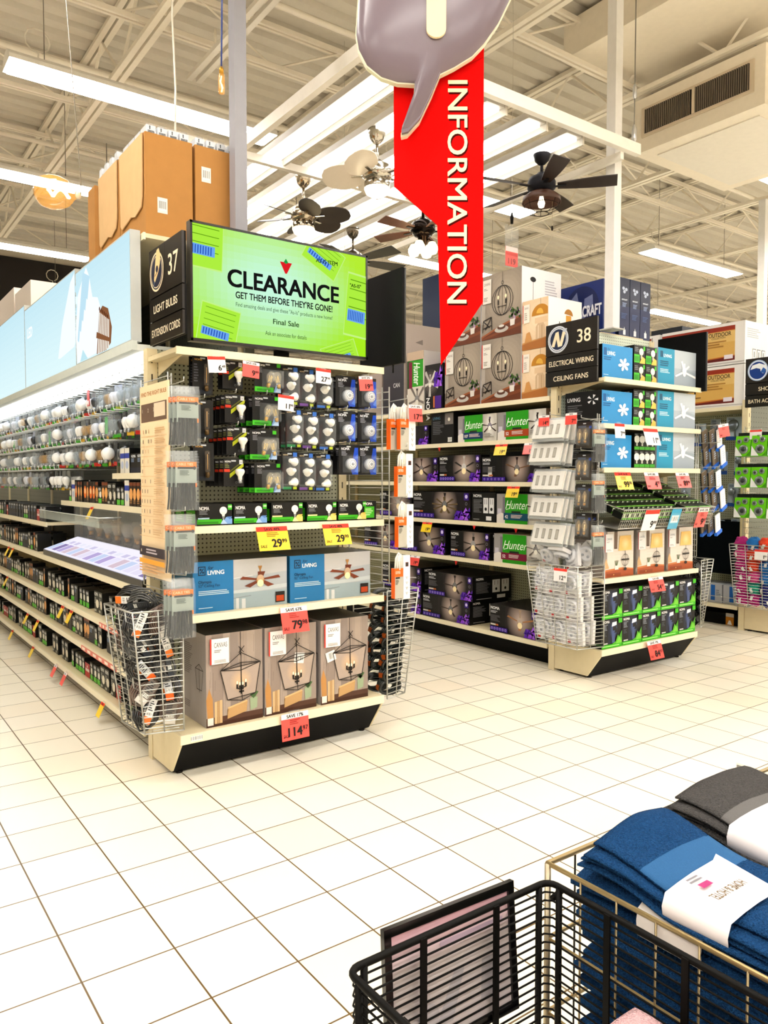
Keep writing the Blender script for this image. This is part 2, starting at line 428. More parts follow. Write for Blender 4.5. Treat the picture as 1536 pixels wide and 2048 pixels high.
# ------------------------------------------------------------------ hung light grid above the aisle
t = thing('light_grid', 'white steel frame with parallel glowing light strips hung between two poles', 'light frame', (0,0,0))
GZ = 4.27
fm = '#F4F0E8'
for nm, lo, hi in (('rail',(2.82,4.02,GZ),(5.56,4.07,GZ+.09)), ('rail',(2.82,4.02,GZ+.0),(2.87,9.6,GZ+.09)), ('rail',(5.36,4.07,GZ-.06),(5.4,9.6,GZ)), ('rail',(2.2,5.85,GZ-.07),(5.4,5.9,GZ-.01)), ('rail',(2.82,9.55,GZ),(5.46,9.6,GZ+.09))):
    MB().box(lo, hi, fm, 'paint').build(nm, t)
for x in (3.1, 3.53, 3.97, 4.4, 4.82):
    b = MB().box((x-.085,4.1,GZ+.0), (x+.085,9.5,GZ+.05), '#C9C4BA', 'paint').build('strip_housing', t)
    MB().box((x-.062,4.13,GZ-.022), (x+.062,9.47,GZ-.002), '#FFFAF3', 'strip').build('light_strip', b)
    MB().box((x+.1,4.1,GZ-.05), (x+.12,9.5,GZ+.06), '#D9D3C6', 'paint').build('reflector', b)
hw = MB()
for x, y in ((5.5,4.045),(2.84,4.045),(2.84,9.57),(5.44,9.57)):
    hw.tube([(x,y,GZ+.09),(x,y,5.6)], .006, '#8f8a80', 'paint', 4)
hw.build('hanger_cable', t)
MB().lathe([(.012,0),(.02,.03),(.02,.1),(.008,.14)], '#d8d8d8', 'chrome', 8, Matrix.Translation((5.5,4.045,GZ+.1))).lathe([(.01,0),(.017,.02),(.017,.09),(.008,.12)], '#d8d8d8', 'chrome', 8, Matrix.Translation((5.5,4.045,GZ+.45))).build('turnbuckle', t)
for nm, x, y, z0, zt, wd, lb in (('support_pole', 2.11, 4.43, 2.99, 5.72, .08, 'grey square pole rising behind the clearance screen to the roof'), ('support_pole', 5.48, 4.23, 2.86, 5.72, .09, 'white square pole rising from the shelf end beside the blue fan boxes'), ('support_pole', 11.05, 5.9, .02, 5.59, .1, 'white square pole behind the outdoor collection boxes')):
    p = MB().box((x-wd/2,y-wd/2,z0), (x+wd/2,y+wd/2,zt), '#A3A2A8' if x < 3 else '#EFEDEA', 'paint').box((x-wd/2-.03,y-wd/2-.03,z0-.01), (x+wd/2+.03,y+wd/2+.03,z0), '#cfcdc8', 'paint')
    tag(p.build(nm), lb, 'pole')
# ------------------------------------------------------------------ gondola shelving
CR = '#E9DDBD'; CRL = '#F3EAD0'; KICK = '#0d0c0c'
def shelf(mb, x0, x1, y0, y1, z, lip='y0', th=.035):
    """shelf pan with a price rail along one edge; z is its top"""
    mb.box((x0,y0,z-th*.7), (x1,y1,z), CR, 'paint')
    if lip == 'y0': mb.box((x0,y0-.012,z-th), (x1,y0,z+.004), CRL, 'plastic')
    if lip == 'x0': mb.box((x0-.012,y0,z-th), (x0,y1,z+.004), CRL, 'plastic')
    return mb
def hook(mb, x, y, z, d, drop=.0, col='#D9D9D4'):
    """peg hook out of a board: d = reach vector"""
    e = Vector((x,y,z))+Vector(d)
    mb.tube([(x,y,z), e, e+Vector((0,0,.02))+Vector(d).normalized()*.006], .0028, col, 'chrome', 5)
    mb.tube([Vector((x,y,z+.012)), e+Vector((0,0,.012))], .0016, col, 'chrome', 4)
    return mb
def end_cap(name, label, x0, x1, yb, yf, ztop, shelves, dots='pegboard'):
    t = thing(name, label, 'store shelf', (0,0,0))
    MB().box((x0+.05,yb,.0), (x1-.05,yb+.03,ztop), '#ffffff', dots).build('pegboard_panel', t)
    for x in (x0, x1-.05):
        u = MB().box((x-.004,yb-.012,0), (x+.054,yb+.05,ztop), CR, 'paint')
        for k in range(int(ztop/.1)): u.box((x+.018,yb-.0135,.12+k*.1), (x+.026,yb-.012,.16+k*.1), '#5b513e', 'paint')
        u.build('upright', t)
    for x in (x0, x1-.012):
        b = MB().prism([(yf,.245),(yf,.195),(yf+.13,.02),(yb-.015,.02),(yb-.015,.245)], (x,0,0) if x == x0 else (x+.012,0,0), (0,1,0), (0,0,1), .012 if x != x0 else -.012, CR, 'paint')
        b.build('base_side', t)
    MB().add([(x0+.012,yf+.005,.2),(x1-.012,yf+.005,.2),(x1-.012,yf+.135,.012),(x0+.012,yf+.135,.012),(x0+.012,yf+.02,.2),(x1-.012,yf+.02,.2),(x1-.012,yf+.15,.012),(x0+.012,yf+.15,.012)],
      [(3,2,1,0),(4,5,6,7),(0,1,5,4),(2,3,7,6),(0,4,7,3),(1,2,6,5)], KICK, 'black').build('kick_plate', t)
    d = shelf(MB(), x0+.014, x1-.014, yf, yb-.017, .245, th=.045).box((x0,yf-.012,.2), (x0+.014,yf-.001,.249), CRL, 'plastic').box((x1-.014,yf-.012,.2), (x1,yf-.001,.249), CRL, 'plastic')
    d.build('base_deck', t)
    lv = MB()
    for x in (x0+.05, x1-.06):
        for y in (yf+.15, yb-.05): lv.lathe([(.02,0),(.022,.008),(.006,.012),(.006,.03)], '#221a12', 'black', 8, Matrix.Translation((x,y,0)))
    lv.build('levelling_foot', t)
    for z in shelves:
        s = shelf(MB(), x0, x1, yf, yb-.015, z)
        for x in (x0+.06, x1-.06): s.prism([(yf+.05,z-.025),(yb-.014,z-.025),(yb-.014,z-.1)], (x,0,0), (0,1,0), (0,0,1), .004, CR, 'paint')
        s.build('shelf', t)
    return t
E37 = end_cap('end_cap_shelf', 'cream end shelf unit holding the clearance screen, hanging bulbs and fan cartons', 1.46, 2.76, 4.235, 3.81, 2.3, (.865, 1.33, 2.25))
E38 = end_cap('end_cap_shelf', 'cream end shelf unit stacked with blue fan cartons and green floodlight cartons', 4.85, 6.15, 4.29, 3.81, 2.83, (.80, 1.665, 2.005, 2.36), 'pegboard_white')
E39 = end_cap('end_cap_shelf', 'cream end unit at the picture edge below the shower and bath sign', 7.73, 9.0, 4.26, 3.84, 2.4, (.865,), 'slatwall')

def run(name, label, x0, x1, y0, y1, ztop, shelves, board='pegboard'):
    """back-to-back run: the face towards -x carries the shelves"""
    t = thing(name, label, 'store shelf', (0,0,0)); xm = (x0+x1)/2
    MB().box((xm-.03,y0,.05), (xm+.03,y1,ztop), '#ffffff', board).build('pegboard_panel', t)
    k = y0+.05
    while k < y1+.01:
        MB().box((xm-.045,k-.025,0), (xm+.045,k+.025,ztop), CR, 'paint').build('upright', t); k += 1.22
    MB().box((x0+.13,y0,.0), (x1-.02,y1,.12), KICK, 'black').build('kick_plate', t)
    for z, xa, ya, yb in shelves: shelf(MB(), xa, xm-.03, ya, yb, z, 'x0').build('shelf', t)
    return t
# aisle of bulbs (its shelves face the camera side), aisle of ceiling fans, aisle of shower goods
G37 = run('shelf_run', 'long shelf run of light bulbs under the backlit blue header', 1.45, 2.77, 4.29, 12.6, 2.97,
   [(.15,1.45,4.3,12.6), (.42,1.45,4.3,12.6), (.655,1.45,4.3,12.6), (.955,1.45,4.3,12.6), (1.215,1.5,6.85,12.6), (1.4,1.6,4.35,6.75), (1.615,1.62,4.35,5.4), (2.965,1.5,4.35,12.6)], 'slatwall')
br = MB()
for y in (4.7, 5.92, 7.14, 8.36, 9.58):
    br.prism([(1.5,.12),(1.62,.12),(1.62,.0),(1.58,.0)], (0,y,0), (1,0,0), (0,0,1), .03, '#191512', 'black')
br.build('shelf_bracket', G37)
sh = shelf(MB(), 2.14, 2.76, 4.32, 12.6, .2, 'y0'); sh.build('far_shelf', G37)
G38 = run('shelf_run', 'long shelf run of boxed ceiling fans in the next aisle', 4.86, 6.1, 4.37, 11.5, 2.85,
   [(.2,4.86,4.36,11.5), (.835,4.86,4.36,11.5), (1.185,4.86,4.36,11.5), (1.55,4.86,4.36,11.5), (1.92,4.86,4.36,11.5), (2.26,4.86,4.36,11.5)])
MB().box((5.5,4.36,2.84), (6.1,11.5,2.86), CR, 'paint').build('top_shelf', G38)
G39 = run('shelf_run', 'shelf run of shower heads beside the outdoor collection boxes', 7.75, 9.0, 4.34, 9.8, 2.75, [(.235,7.75,4.33,9.8), (2.34,7.76,4.33,9.8)])

# peg hooks of the first end cap
PEG = []
def pegs(t, rows, y, d, rail=None):
    for x, z in rows: hook(MB(), x, y, z, d).build('peg_hook', t)

# ------------------------------------------------------------------ signs
def aisle_sign(x, y0, y1, z0, z1, num, lines, label, icon):
    t = thing('aisle_sign', label, 'sign', (0,0,0)); W = y1-y0; H = z1-z0
    BK = '#15120f'
    MB().box((x+.006,y0,z0), (x+.016,y1,z1), BK, 'black').build('backing', t)
    zm = [z0, z0+H*.205, z0+H*.46, z1] if len(lines) == 2 else [z0, z0+H*.24, z0+H*.48, z1]
    zm = [z0, z0+H*.24, z0+H*.49, z1]
    for k in (0, 1):
        m = MB().box((x-.006,y0,zm[k]+.003), (x+.006,y1,zm[k+1]-.003), '#1d1814', 'plastic')
        f = Fr(m, (x-.006,y1,zm[k]), -Y_, Z_, W, zm[k+1]-zm[k], mat='card')
        f.text(.5, .33, .34, lines[1-k], '#F7EBD2', wmax=.86, al='c', bold=.012)
        m.build('name_plate', t)
    m = MB().box((x-.006,y0,zm[2]+.003), (x+.006,y1,z1), '#241d17', 'plastic')
    f = Fr(m, (x-.006,y1,zm[2]), -Y_, Z_, W, z1-zm[2], mat='card')
    f.line(.5, 0, .5, 1, .012, '#0b0908', True)
    f.text(.75, .3, .42, num, '#F7EBD2', al='c', bold=.012, wmax=.4)
    icon(f); m.build('number_plate', t)
    return t
def ic_bulb(f):
    f.disc(.25,.5,.4,'#F3E2C4',28); f.disc(.25,.5,.36,'#2a3350',28); f.disc(.25,.5,.33,'#F3E2C4',28); f.disc(.25,.5,.31,'#2a3350',28)
    f.poly([(.26,.93),(.33,.95),(.38,.8),(.36,.62),(.30,.45),(.2,.3),(.17,.36),(.2,.55),(.22,.72)],'#F3D6A4')
    f.poly([(.2,.3),(.17,.36),(.15,.25),(.17,.2)],'#5b6a82'); f.disc(.27,.55,.07,'#2a3350'); f.line(.2,.42,.3,.5,.02,'#2a3350',True)
def ic_wire(f):
    f.disc(.25,.5,.42,'#D9DDE4',28); f.disc(.25,.5,.37,'#2a3a5c',28); f.ring(.25,.5,.34,.03,'#E7EAF0')
    f.poly([(.12,.3),(.2,.72),(.26,.75),(.29,.4),(.34,.72),(.4,.7),(.33,.28),(.25,.26),(.22,.52),(.18,.28)],'#EFE3C8')
    f.poly([(.34,.72),(.36,.82),(.43,.8),(.41,.69)],'#C9CDD6')
def ic_bath(f):
    f.disc(.25,.5,.42,'#BFD3F0',28); f.disc(.25,.5,.38,'#F4F8FF',28); f.disc(.25,.5,.35,'#1d4f9c',28)
    f.poly([(.1,.55),(.14,.72),(.28,.78),(.4,.68),(.43,.5),(.36,.36),(.31,.42),(.3,.55),(.22,.6)],'#F4F8FF'); f.poly([(.3,.42),(.36,.6),(.42,.5),(.38,.36)],'#3d74bd')
aisle_sign(1.43, 3.62, 4.08, 2.285, 2.78, '37', ('LIGHT BULBS','EXTENSION CORDS'), 'black aisle 37 sign reading light bulbs and extension cords, beside the clearance screen', ic_bulb)
aisle_sign(4.822, 3.85, 4.37, 2.33, 2.83, '38', ('ELECTRICAL WIRING','CEILING FANS'), 'black aisle 38 sign reading electrical wiring and ceiling fans', ic_wire)
aisle_sign(7.72, 3.76, 4.275, 2.315, 2.81, '39', ('SHOWER','BATH ACCESSORIES'), 'black aisle sign with a blue bath emblem, cut by the picture edge', ic_bath)
for x, y0, y1, z0, z1, l in ((2.79,3.66,4.1,2.27,2.83,'black back of an aisle sign just beside the clearance screen'), (6.14,3.76,4.23,2.335,2.84,'black back of an aisle sign before the outdoor collection boxes')):
    t = thing('aisle_sign', l, 'sign'); MB().box((x,y0,z0), (x+.02,y1,z1), '#0c0b0b', 'black').build('backing', t); MB().box((x+.02,y0,z0), (x+.03,y1,z1), '#1d1814', 'plastic').build('name_plate', t)
    MB().tube([(x+.01,y0+.1,z0),(x+.01,y0+.1,z0-.05)], .006, '#222222', 'black').build('hanger', t)

# clearance screen
t = thing('television', 'flat screen showing a lime green clearance notice on top of the bulb end shelf', 'television', (0,0,0))
X0, X1, Z0, Z1, TY = 1.562, 2.678, 2.30, 2.92, 3.86
MB().box((X0,TY,Z0), (X1,TY+.045,Z1), '#0c0c0d', 'plastic').box((X0+.3,TY+.045,Z0+.1), (X1-.3,TY+.075,Z1-.15), '#0c0c0d', 'plastic').build('housing', t)
bz = MB()
for lo, hi in (((X0,TY-.006,Z0),(X1,TY,Z0+.016)),((X0,TY-.006,Z1-.012),(X1,TY,Z1)),((X0,TY-.006,Z0),(X0+.012,TY,Z1)),((X1-.012,TY-.006,Z0),(X1,TY,Z1))): bz.box(lo, hi, '#0a0a0a', 'plastic')
bz.build('bezel', t)
MB().box((1.95,TY+.01,2.252), (2.3,TY+.2,2.262), '#0a0a0a', 'black').box((2.08,TY+.05,2.26), (2.17,TY+.07,2.4), '#0a0a0a', 'black').build('stand', t)
m = MB(); W, H = X1-X0-.024, Z1-Z0-.028
f = Fr(m, (X0+.012,TY-.001,Z0+.016), X_, Z_, W, H, mat='screen', step=.0002)
n1, n2 = 28, 16
for i in range(n1):
    for j in range(n2):
        u, v = (i+.5)/n1, (j+.5)/n2
        d = min(1, math.hypot((u-.42)/.62, (v-.55)/.72)); e = d*d*(3-2*d)
        f.rect(i/n1, j/n2, (i+1)/n1, (j+1)/n2, mixc('#C9FBE2', mixc('#A9EE1E', '#B6EF34', v), e), up=False)
f.k += 1
def as_is(cx, cy, wu, hv, rot, col='#AEF040'):
    k = H/W; c, s = math.cos(rot), math.sin(rot)
    def T(a, b): return (cx+(a*wu*c/k-b*hv*s)*k, cy+(a*wu*s/k+b*hv*c))
    f.poly([T(-.52,-.53),T(.52,-.53),T(.52,.53),T(-.52,.53)], '#C8F58A'); f.poly([T(-.5,-.5),T(.5,-.5),T(.5,.5),T(-.5,.5)], col)
    for q in range(5): f.poly([T(-.4,.4-q*.15),T(.4,.4-q*.15),T(.4,.415-q*.15),T(-.4,.415-q*.15)], '#5f9a12', up=False)
    f.k += 1
    f.poly([T(-.42,-.28),T(.3,-.28),T(.3,-.08),T(-.42,-.08)], '#6EA9F2')
    for q in range(9): f.poly([T(-.38+q*.07,-.26),T(-.35+q*.07,-.26),T(-.35+q*.07,-.1),T(-.38+q*.07,-.1)], '#2a55b8', up=False)
    f.k += 1
as_is(.06,.86,.19,.46,-.05); as_is(.13,.12,.2,.36,-.18); as_is(.73,.93,.22,.28,-.5); as_is(.95,.5,.16,.6,-.1); as_is(.83,.0,.22,.2,.35)
f.text(.93,.68,.035,'"AS-IS"','#1d3a08',al='c',bold=.03); f.text(.68,.86,.04,'AS-IS ITEM','#1d3a08',bold=.02)
f.text(.5,.5,.16,'CLEARANCE','#161616',al='c',bold=.035,fixw=.64)
f.text(.5,.4,.062,"GET THEM BEFORE THEY'RE GONE!",'#161616',al='c',bold=.03,fixw=.56)
f.text(.5,.325,.038,'Find amazing deals and give these "As-Is" products a new home!','#2c4a26',al='c',bold=0,fixw=.56)
f.text(.5,.21,.05,'Final Sale','#2c4a26',al='c',bold=.02,fixw=.15); f.text(.5,.1,.04,'Ask an associate for details','#2c4a26',al='c',bold=0,fixw=.24)
f.poly([(.465,.8),(.535,.8),(.505,.695),(.495,.695)], '#E01F26'); f.poly([(.487,.8),(.5,.835),(.513,.8),(.5,.785)], '#1FA04A')
m.build('screen', t)

# backlit header over the bulbs
t = thing('lightbox_header', 'long backlit pale blue header with a picture of a white bulb', 'lit sign', (0,0,0))
HX = 1.425
for i, (y0, y1, z0, z1) in enumerate(((4.39,5.55,2.36,2.985), (5.56,7.2,2.355,3.02), (7.21,9.7,2.34,3.07), (9.71,12.2,2.34,3.07))):
    c = MB().box((HX,y0,z0), (HX+.058,y1,z1), '#C9CBC8', 'paint'); cs = c.build('light_box', t)
    m = MB(); f = Fr(m, (HX,y1-.006,z0+.008), -Y_, Z_, y1-y0-.012, z1-z0-.016, mat='lightbox', step=.0006)
    for q in range(12): f.rect(0, q/12, 1, (q+1)/12, mixc('#DDF6F9', '#C6E8F3', q/11), up=False)
    f.k += 1
    if i == 0:
        for q in range(7): f.poly([(.0,.02+q*.13),(.0,.1+q*.13),(.26-.02*q,.8-.02*q),(.3,.5)], '#E9FAFF' if q % 2 else '#C6E9F5')
        f.poly([(.02,0),(.0,.35),(.06,.75),(.24,.98),(.3,.86),(.36,.62),(.46,.58),(.52,.44),(.5,.2),(.46,.02)], '#F7FEFF')
        for q in range(5): f.poly([(.04+q*.05,.25+q*.1),(.07+q*.05,.22+q*.1),(.2+q*.03,.93-q*.02),(.17+q*.03,.95-q*.02)], '#BFE2F2')
        f.poly([(.1,.0),(.16,.12),(.26,.0)], '#BFE6F0')
        f.poly([(.44,.0),(.5,.42),(.56,.46),(.66,.4),(.72,.2),(.7,.05),(.62,.0)], '#8A5A3A')
        for q in range(7): f.poly([(.46+q*.033,.0),(.48+q*.033,.0),(.52+q*.028,.40-q*.02),(.505+q*.028,.41-q*.02)], '#F7F1E4')
        for q in range(6): f.disc(.52+q*.03, .44-q*.025, .022, '#5e3520', 8)
        f.poly([(.46,.16),(.7,.06),(.7,.1),(.47,.22)], '#8A5A3A')
    if i == 1:
        f.text(.06,.62,.13,'LED','#FAFFFF',bold=.05)
        f.poly([(.70,.16),(.74,.15),(.98,.2),(1,.25),(1,.97),(.93,.9),(.78,.5)], '#F4FDFF')
    m.build('picture_panel', cs)
MB().box((HX+.01,4.32,2.30), (2.05,12.2,2.335), '#E9ECE8', 'paint').box((HX-.02,4.32,2.30), (HX+.01,12.2,2.352), '#DDE3DF', 'paint').build('canopy', t)
MB().box((HX+.05,4.34,2.288), (1.75,12.1,2.298), '#F4FBFF', 'cove').build('light_strip', t)

# information sign: speech bubble and red banner
fw = Vector((math.sin(R(36)), math.cos(R(36)), 0)); rt = Vector((math.cos(R(36)), -math.sin(R(36)), 0))
D0 = 3.2
def bp(x, y, d=D0): return ((x-768)/1540*d, EYE+(957-y)/1540*d)      # banner outline in metres: across, height
O0 = fw*D0
t = thing('information_sign', 'hanging grey speech bubble with a cream letter i over a red information banner', 'sign', (0,0,0))
red = [bp(*q) for q in ((787,150),(787,240),(788,382),(873,457),(878,600),(881,731),(964,607),(963,90))]
m = MB().prism(red, O0, rt, Z_, .006, '#DE0A02', 'cloth')
BW = .36
f = Fr(m, O0+rt*bp(787,0)[0]+Z_*bp(0,731)[1], rt, Z_, bp(963,0)[0]-bp(787,0)[0], bp(0,107)[1]-bp(0,731)[1], mat='cloth')
f.text(.605+.012,.885-.006,.064,'INFORMATION','#5a0f08',vert=True,fixw=.69,bold=.012)
f.text(.605,.885,.064,'INFORMATION','#FDF0CF',vert=True,fixw=.69,bold=.012)
f.line(.47,.885,.995,.955,.0012,'#9d1510',True)
m.build('banner', t)
# bubble outline (pixels of a frontal view), continued above the frame
arc = [(716,60),(714,90),(719,120),(735,150),(763,172),(795,182),(828,184),(826,215),(818,245),(802,276),(803,283),(815,280),(838,255),(862,205),(878,166),(905,153),(940,132),(963,108),(990,70),(1010,30),(1030,-12),(1045,-70),(1040,-130),(1010,-185),(960,-225),(890,-245),(820,-230),(765,-185),(735,-120),(722,-40)]
pts = [bp(*q, D0-.05) for q in arc]
m = MB(); OB = O0-fw*.05
cx, cz = bp(880,-20,D0-.05)
n = len(pts)
def ringp(s, off): return [tuple(OB+rt*(cx+(p[0]-cx)*s)+Z_*(cz+(p[1]-cz)*s)-fw*off) for p in pts]
tail = {7,8,9,10,11,12,13}
rings = []
for s, off in ((1.0,.0),(.975,.016),(.9,.03),(.75,.042),(.5,.05),(.25,.052)):
    q = ringp(s, off)
    if s < .97:
        for k in tail:
            # the tail stays a tongue: pull its points to the chord across its root
            a, b = Vector(ringp(s, off)[6]), Vector(ringp(s, off)[14]); q[k] = tuple(a.lerp(b, (k-6)/8))
    rings.append(q)
V = [v for r in rings for v in r]; F = []
for i in range(len(rings)-1):
    F += [(i*n+k, i*n+(k+1) % n, (i+1)*n+(k+1) % n, (i+1)*n+k) for k in range(n)]
F.append([(len(rings)-1)*n+k for k in range(n)])
m.add(V, F, '#887b84', 'plastic', smooth=True)
# flat tongue
tg = [pts[k] for k in range(6, 15)]
m.prism(tg, OB-fw*.016, rt, Z_, .012, '#7a6e77', 'plastic')
m.build('speech_bubble', t)
e = MB().prism([((p[0]-cx)*1.012+cx, (p[1]-cz)*1.012+cz) for p in pts], OB+fw*.001, rt, Z_, .028, '#E7E3CB', 'paint'); e.build('bubble_backing', t)
i_ = [bp(x, y, D0-.11) for x, y in [(851,-60),(851,80)]+[(870-19*math.cos(a), 80+16*math.sin(a)) for a in [PI*k/10 for k in range(1, 10)]]+[(889,80),(889,-60)]]
MB().prism([p for p in i_][::1], OB-fw*.06, rt, Z_, .012, '#FBE9C4', 'cloth').prism([bp(870+24*math.cos(a), -105+24*math.sin(a), D0-.11) for a in [-2*PI*k/16 for k in range(16)]], OB-fw*.06, rt, Z_, .012, '#FBE9C4', 'cloth').build('letter', t)
for dx in (-.12, .34): MB().tube([OB+rt*dx+Z_*3.75+fw*.02, OB+rt*dx+Z_*5.6+fw*.02], .003, '#777777', 'chrome', 4).build('hanger_wire', t)

# ------------------------------------------------------------------ printed cartons
def carton(w, d, h, side, front=None, left=None, right=None, top=None, topc=None, step=.0003):
    m = MB().box((-w/2,-d/2,0), (w/2,d/2,h), side, 'card')
    if topc: m.add([(-w/2,-d/2,h+.0003),(w/2,-d/2,h+.0003),(w/2,d/2,h+.0003),(-w/2,d/2,h+.0003)], [(0,1,2,3)], topc, 'card')
    if front: front(fr_front(m, w, d, h, step=step))
    if left: left(fr_left(m, w, d, h, step=step))
    if right: right(fr_right(m, w, d, h, step=step))
    if top: top(fr_top(m, w, d, h, step=step))
    return m
def fan_pic(f, u, v, r, blade, body, n=5, a0=.3, lamp='#FFF4D2', flat=.38, wd=.2, tip=.55):
    """printed picture of a ceiling fan seen from below; r in heights"""
    k = f.h/f.w
    f.line(u, v+r*.1, u, v+r*.55, r*.07, body, True); f.poly([(u-r*.1*k,v+r*.62),(u+r*.1*k,v+r*.62),(u+r*.06*k,v+r*.48),(u-r*.06*k,v+r*.48)], body)
    for i in range(n):
        a = a0+2*PI*i/n; c, s = math.cos(a), math.sin(a); px, py = -s, c
        def T(l, q): return (u+(c*l+px*q)*r*k, v+(s*l+py*q)*r*flat)
        f.poly([T(.18,-wd*.35),T(1,-wd*tip),T(1,wd*tip),T(.18,wd*.35)], blade if i % 2 == 0 else mixc(blade, '#000000', .15))
    f.disc(u, v, r*.2, body, 16, 1); f.disc(u, v+r*.06, r*.17, mixc(body,'#ffffff',.25), 14)
    f.disc(u, v-r*.16, r*.16, lamp, 16); return f
def icons(f, u0, v0, u1, v1, col='#8D6BD8', n=5):
    du = (u1-u0)/n
    for i in range(n):
        f.ring(u0+du*(i+.5), (v0+v1)/2, (v1-v0)*.3, (v1-v0)*.12, col, n=7)
def tri_cluster(f, u0, v0, su, sv, cols=('#7436C4','#9A4FE0','#B878F0','#5A2AA8')):
    for i, (a, b) in enumerate(((0,0),(.25,0),(.5,0),(.0,.25),(.25,.3),(.5,.25),(.5,.5),(.7,.15),(.7,.5))):
        f.poly([(u0+a*su,v0+b*sv),(u0+(a+.3)*su,v0+b*sv),(u0+(a+.15)*su,v0+(b+.4)*sv)], cols[i % 4], up=False)
        if i % 2: f.poly([(u0+(a+.3)*su,v0+b*sv),(u0+(a+.15)*su,v0+(b+.4)*sv),(u0+(a+.42)*su,v0+(b+.36)*sv)], cols[(i+1) % 4], up=False)
    f.k += 1
def art_lantern(f):
    base = ['#B3A59c','#A6988f','#BBADa2','#A1958e','#AFA197','#B6a89d','#A99c93']
    e = [0,.1,.3,.42,.56,.72,.86,1]
    for i in range(7): f.rect(e[i],0,e[i+1]-.004,1,base[i],up=False)
    f.k += 1
    for i in range(26):
        u = random.random(); v = random.random()*.8; f.line(u, v, u+.004, v+.1+.2*random.random(), .002, '#7d7069')
    f.k += 1
    f.rect(0,0,1,.1,'#6a4b3c'); f.rect(0,.0,1,.045,'#59392b')
    # pampas, books, box, plant
    f.poly([(.02,.1),(.0,.3),(.05,.42),(.11,.3),(.12,.1)],'#C79A62'); f.rect(.02,.02,.12,.1,'#EDE6E0')
    for q in range(3): f.rect(.14+q*.045,.03,.182+q*.045,.27+.005*q,'#D9BE97' if q != 1 else '#C4A57c')
    f.poly([(.36,.06),(.70,.11),(.72,.22),(.38,.17)],'#C9A87A'); f.poly([(.36,.06),(.38,.17),(.36,.16)],'#A5865c'); f.poly([(.38,.17),(.72,.22),(.70,.235),(.36,.185)],'#DCC093')
    for q in range(9): f.line(.83, .24, .75+.02*q, .33-.006*abs(q-4), .012, '#5c7a4d')
    f.poly([(.77,.11),(.89,.13),(.9,.25),(.76,.25)],'#A9B79B')
    # lantern
    D = '#2a211d'; k = 1
    f.line(.6,1,.6,.82,.006,D); f.line(.6,.82,.6,.74,.012,D,True)
    A = [(.24,.60),(.95,.64),(.86,.30),(.36,.27)]
    f.poly([A[0],A[1],A[2],A[3]], '#BDAEA3')
    f.glow(.6,.46,.13,'#E0C3A2','#BDAEA3',8)
    T = .0085
    for p, q in ((A[0],A[1]),(A[1],A[2]),(A[2],A[3]),(A[3],A[0]),((.24,.6),(.6,.77)),((.95,.64),(.6,.77)),((.6,.575),(.6,.77)),((.24,.6),(.6,.575)),((.95,.64),(.6,.575)),((.6,.575),(.62,.24)),((.36,.27),(.62,.24)),((.86,.30),(.62,.24)),((.56,.77),(.66,.84)),((.65,.77),(.56,.84)),((.24,.6),(.6,.66)),((.95,.64),(.6,.66))):
        f.line(*p, *q, T, D)
    f.k += 1
    f.line(.6,.66,.6,.31,.012,D); f.line(.53,.375,.68,.385,.012,D); f.line(.56,.34,.65,.34,.02,D,True)
    for u, v in ((.53,.375),(.575,.36),(.625,.36),(.68,.385)):
        f.line(u,v,u,v+.05,.022,D,True); f.disc(u,v+.068,.02,'#FFF6DC',8,.5)
    # label
    f.rect(.06,.68,.09,.955,'#E04A3A'); f.rect(.085,.68,.385,.955,'#F4F1F0')
    f.text(.13,.86,.055,'CANVAS','#4d4a49',wmax=.22,bold=.0); f.lines(.13,.8,.25,.835,2,'#a7a2a0'); f.lines(.13,.69,.34,.725,3,'#b9b4b1')
    f.k += 1
def art_lantern_side(f):
    f.rect(0,0,1,1,'#B5AEAB'); f.lines(.15,.5,.5,.85,16,'#8d8683'); f.lines(.15,.12,.4,.2,4,'#8d8683')
    for p, q in (((.6,.6),(.75,.66)),((.9,.6),(.75,.66)),((.6,.6),(.66,.38)),((.9,.6),(.84,.38)),((.66,.38),(.84,.38)),((.6,.6),(.9,.6)),((.75,.66),(.75,.35))): f.line(*p, *q, .008, '#3b3330')
    f.k += 1
def art_living(f):
    f.rect(.41,0,1,1,'#B9BEC3'); f.win = (.41,0,1,1); f.poly([(.41,.62),(1,.7),(1,1),(.41,1)],'#C8C8C9'); f.poly([(.41,.3),(1,.36),(1,.44),(.41,.38)],'#C9D0D2'); f.rect(.41,0,1,.32,'#A9B8BE')
    f.line(.41,.62,.62,.66,.01,'#E6E6E6'); f.rect(.44,0,.47,.22,'#D6D9DA'); f.rect(.50,0,.54,.2,'#D6D9DA'); f.line(.41,.22,.6,.25,.012,'#90979b',True)
    fan_pic(f,.70,.56,.46,'#8A4A2e','#B68C55',5,.25,'#FFF0C4',.36,.3,.62)
    f.rect(.865,.06,.97,.28,'#2a2523'); f.rect(.875,.08,.96,.2,'#C4571E'); f.win = (0,0,1,1)
    f.rect(0,0,.41,1,'#2E86B8')
    f.rect(.05,.73,.125,.91,'#16415f'); f.rect(.06,.75,.115,.89,'#2E86B8'); f.line(.07,.77,.105,.87,.02,'#16415f',True); f.disc(.075,.85,.022,'#16415f'); f.disc(.1,.79,.022,'#16415f')
    f.text(.145,.845,.07,'for','#123a57',shear=.3,bold=0); f.text(.145,.74,.085,'LIVING','#F2F8FB',wmax=.22,bold=.03)
    f.text(.05,.575,.06,'Olympia','#123a57',bold=.01,wmax=.2); f.text(.05,.50,.055,'52" Ceiling Fan','#123a57',bold=0,wmax=.26)
    f.lines(.05,.33,.36,.43,3,'#BFDCEB',.2); f.lines(.05,.07,.2,.1,1,'#BFDCEB')
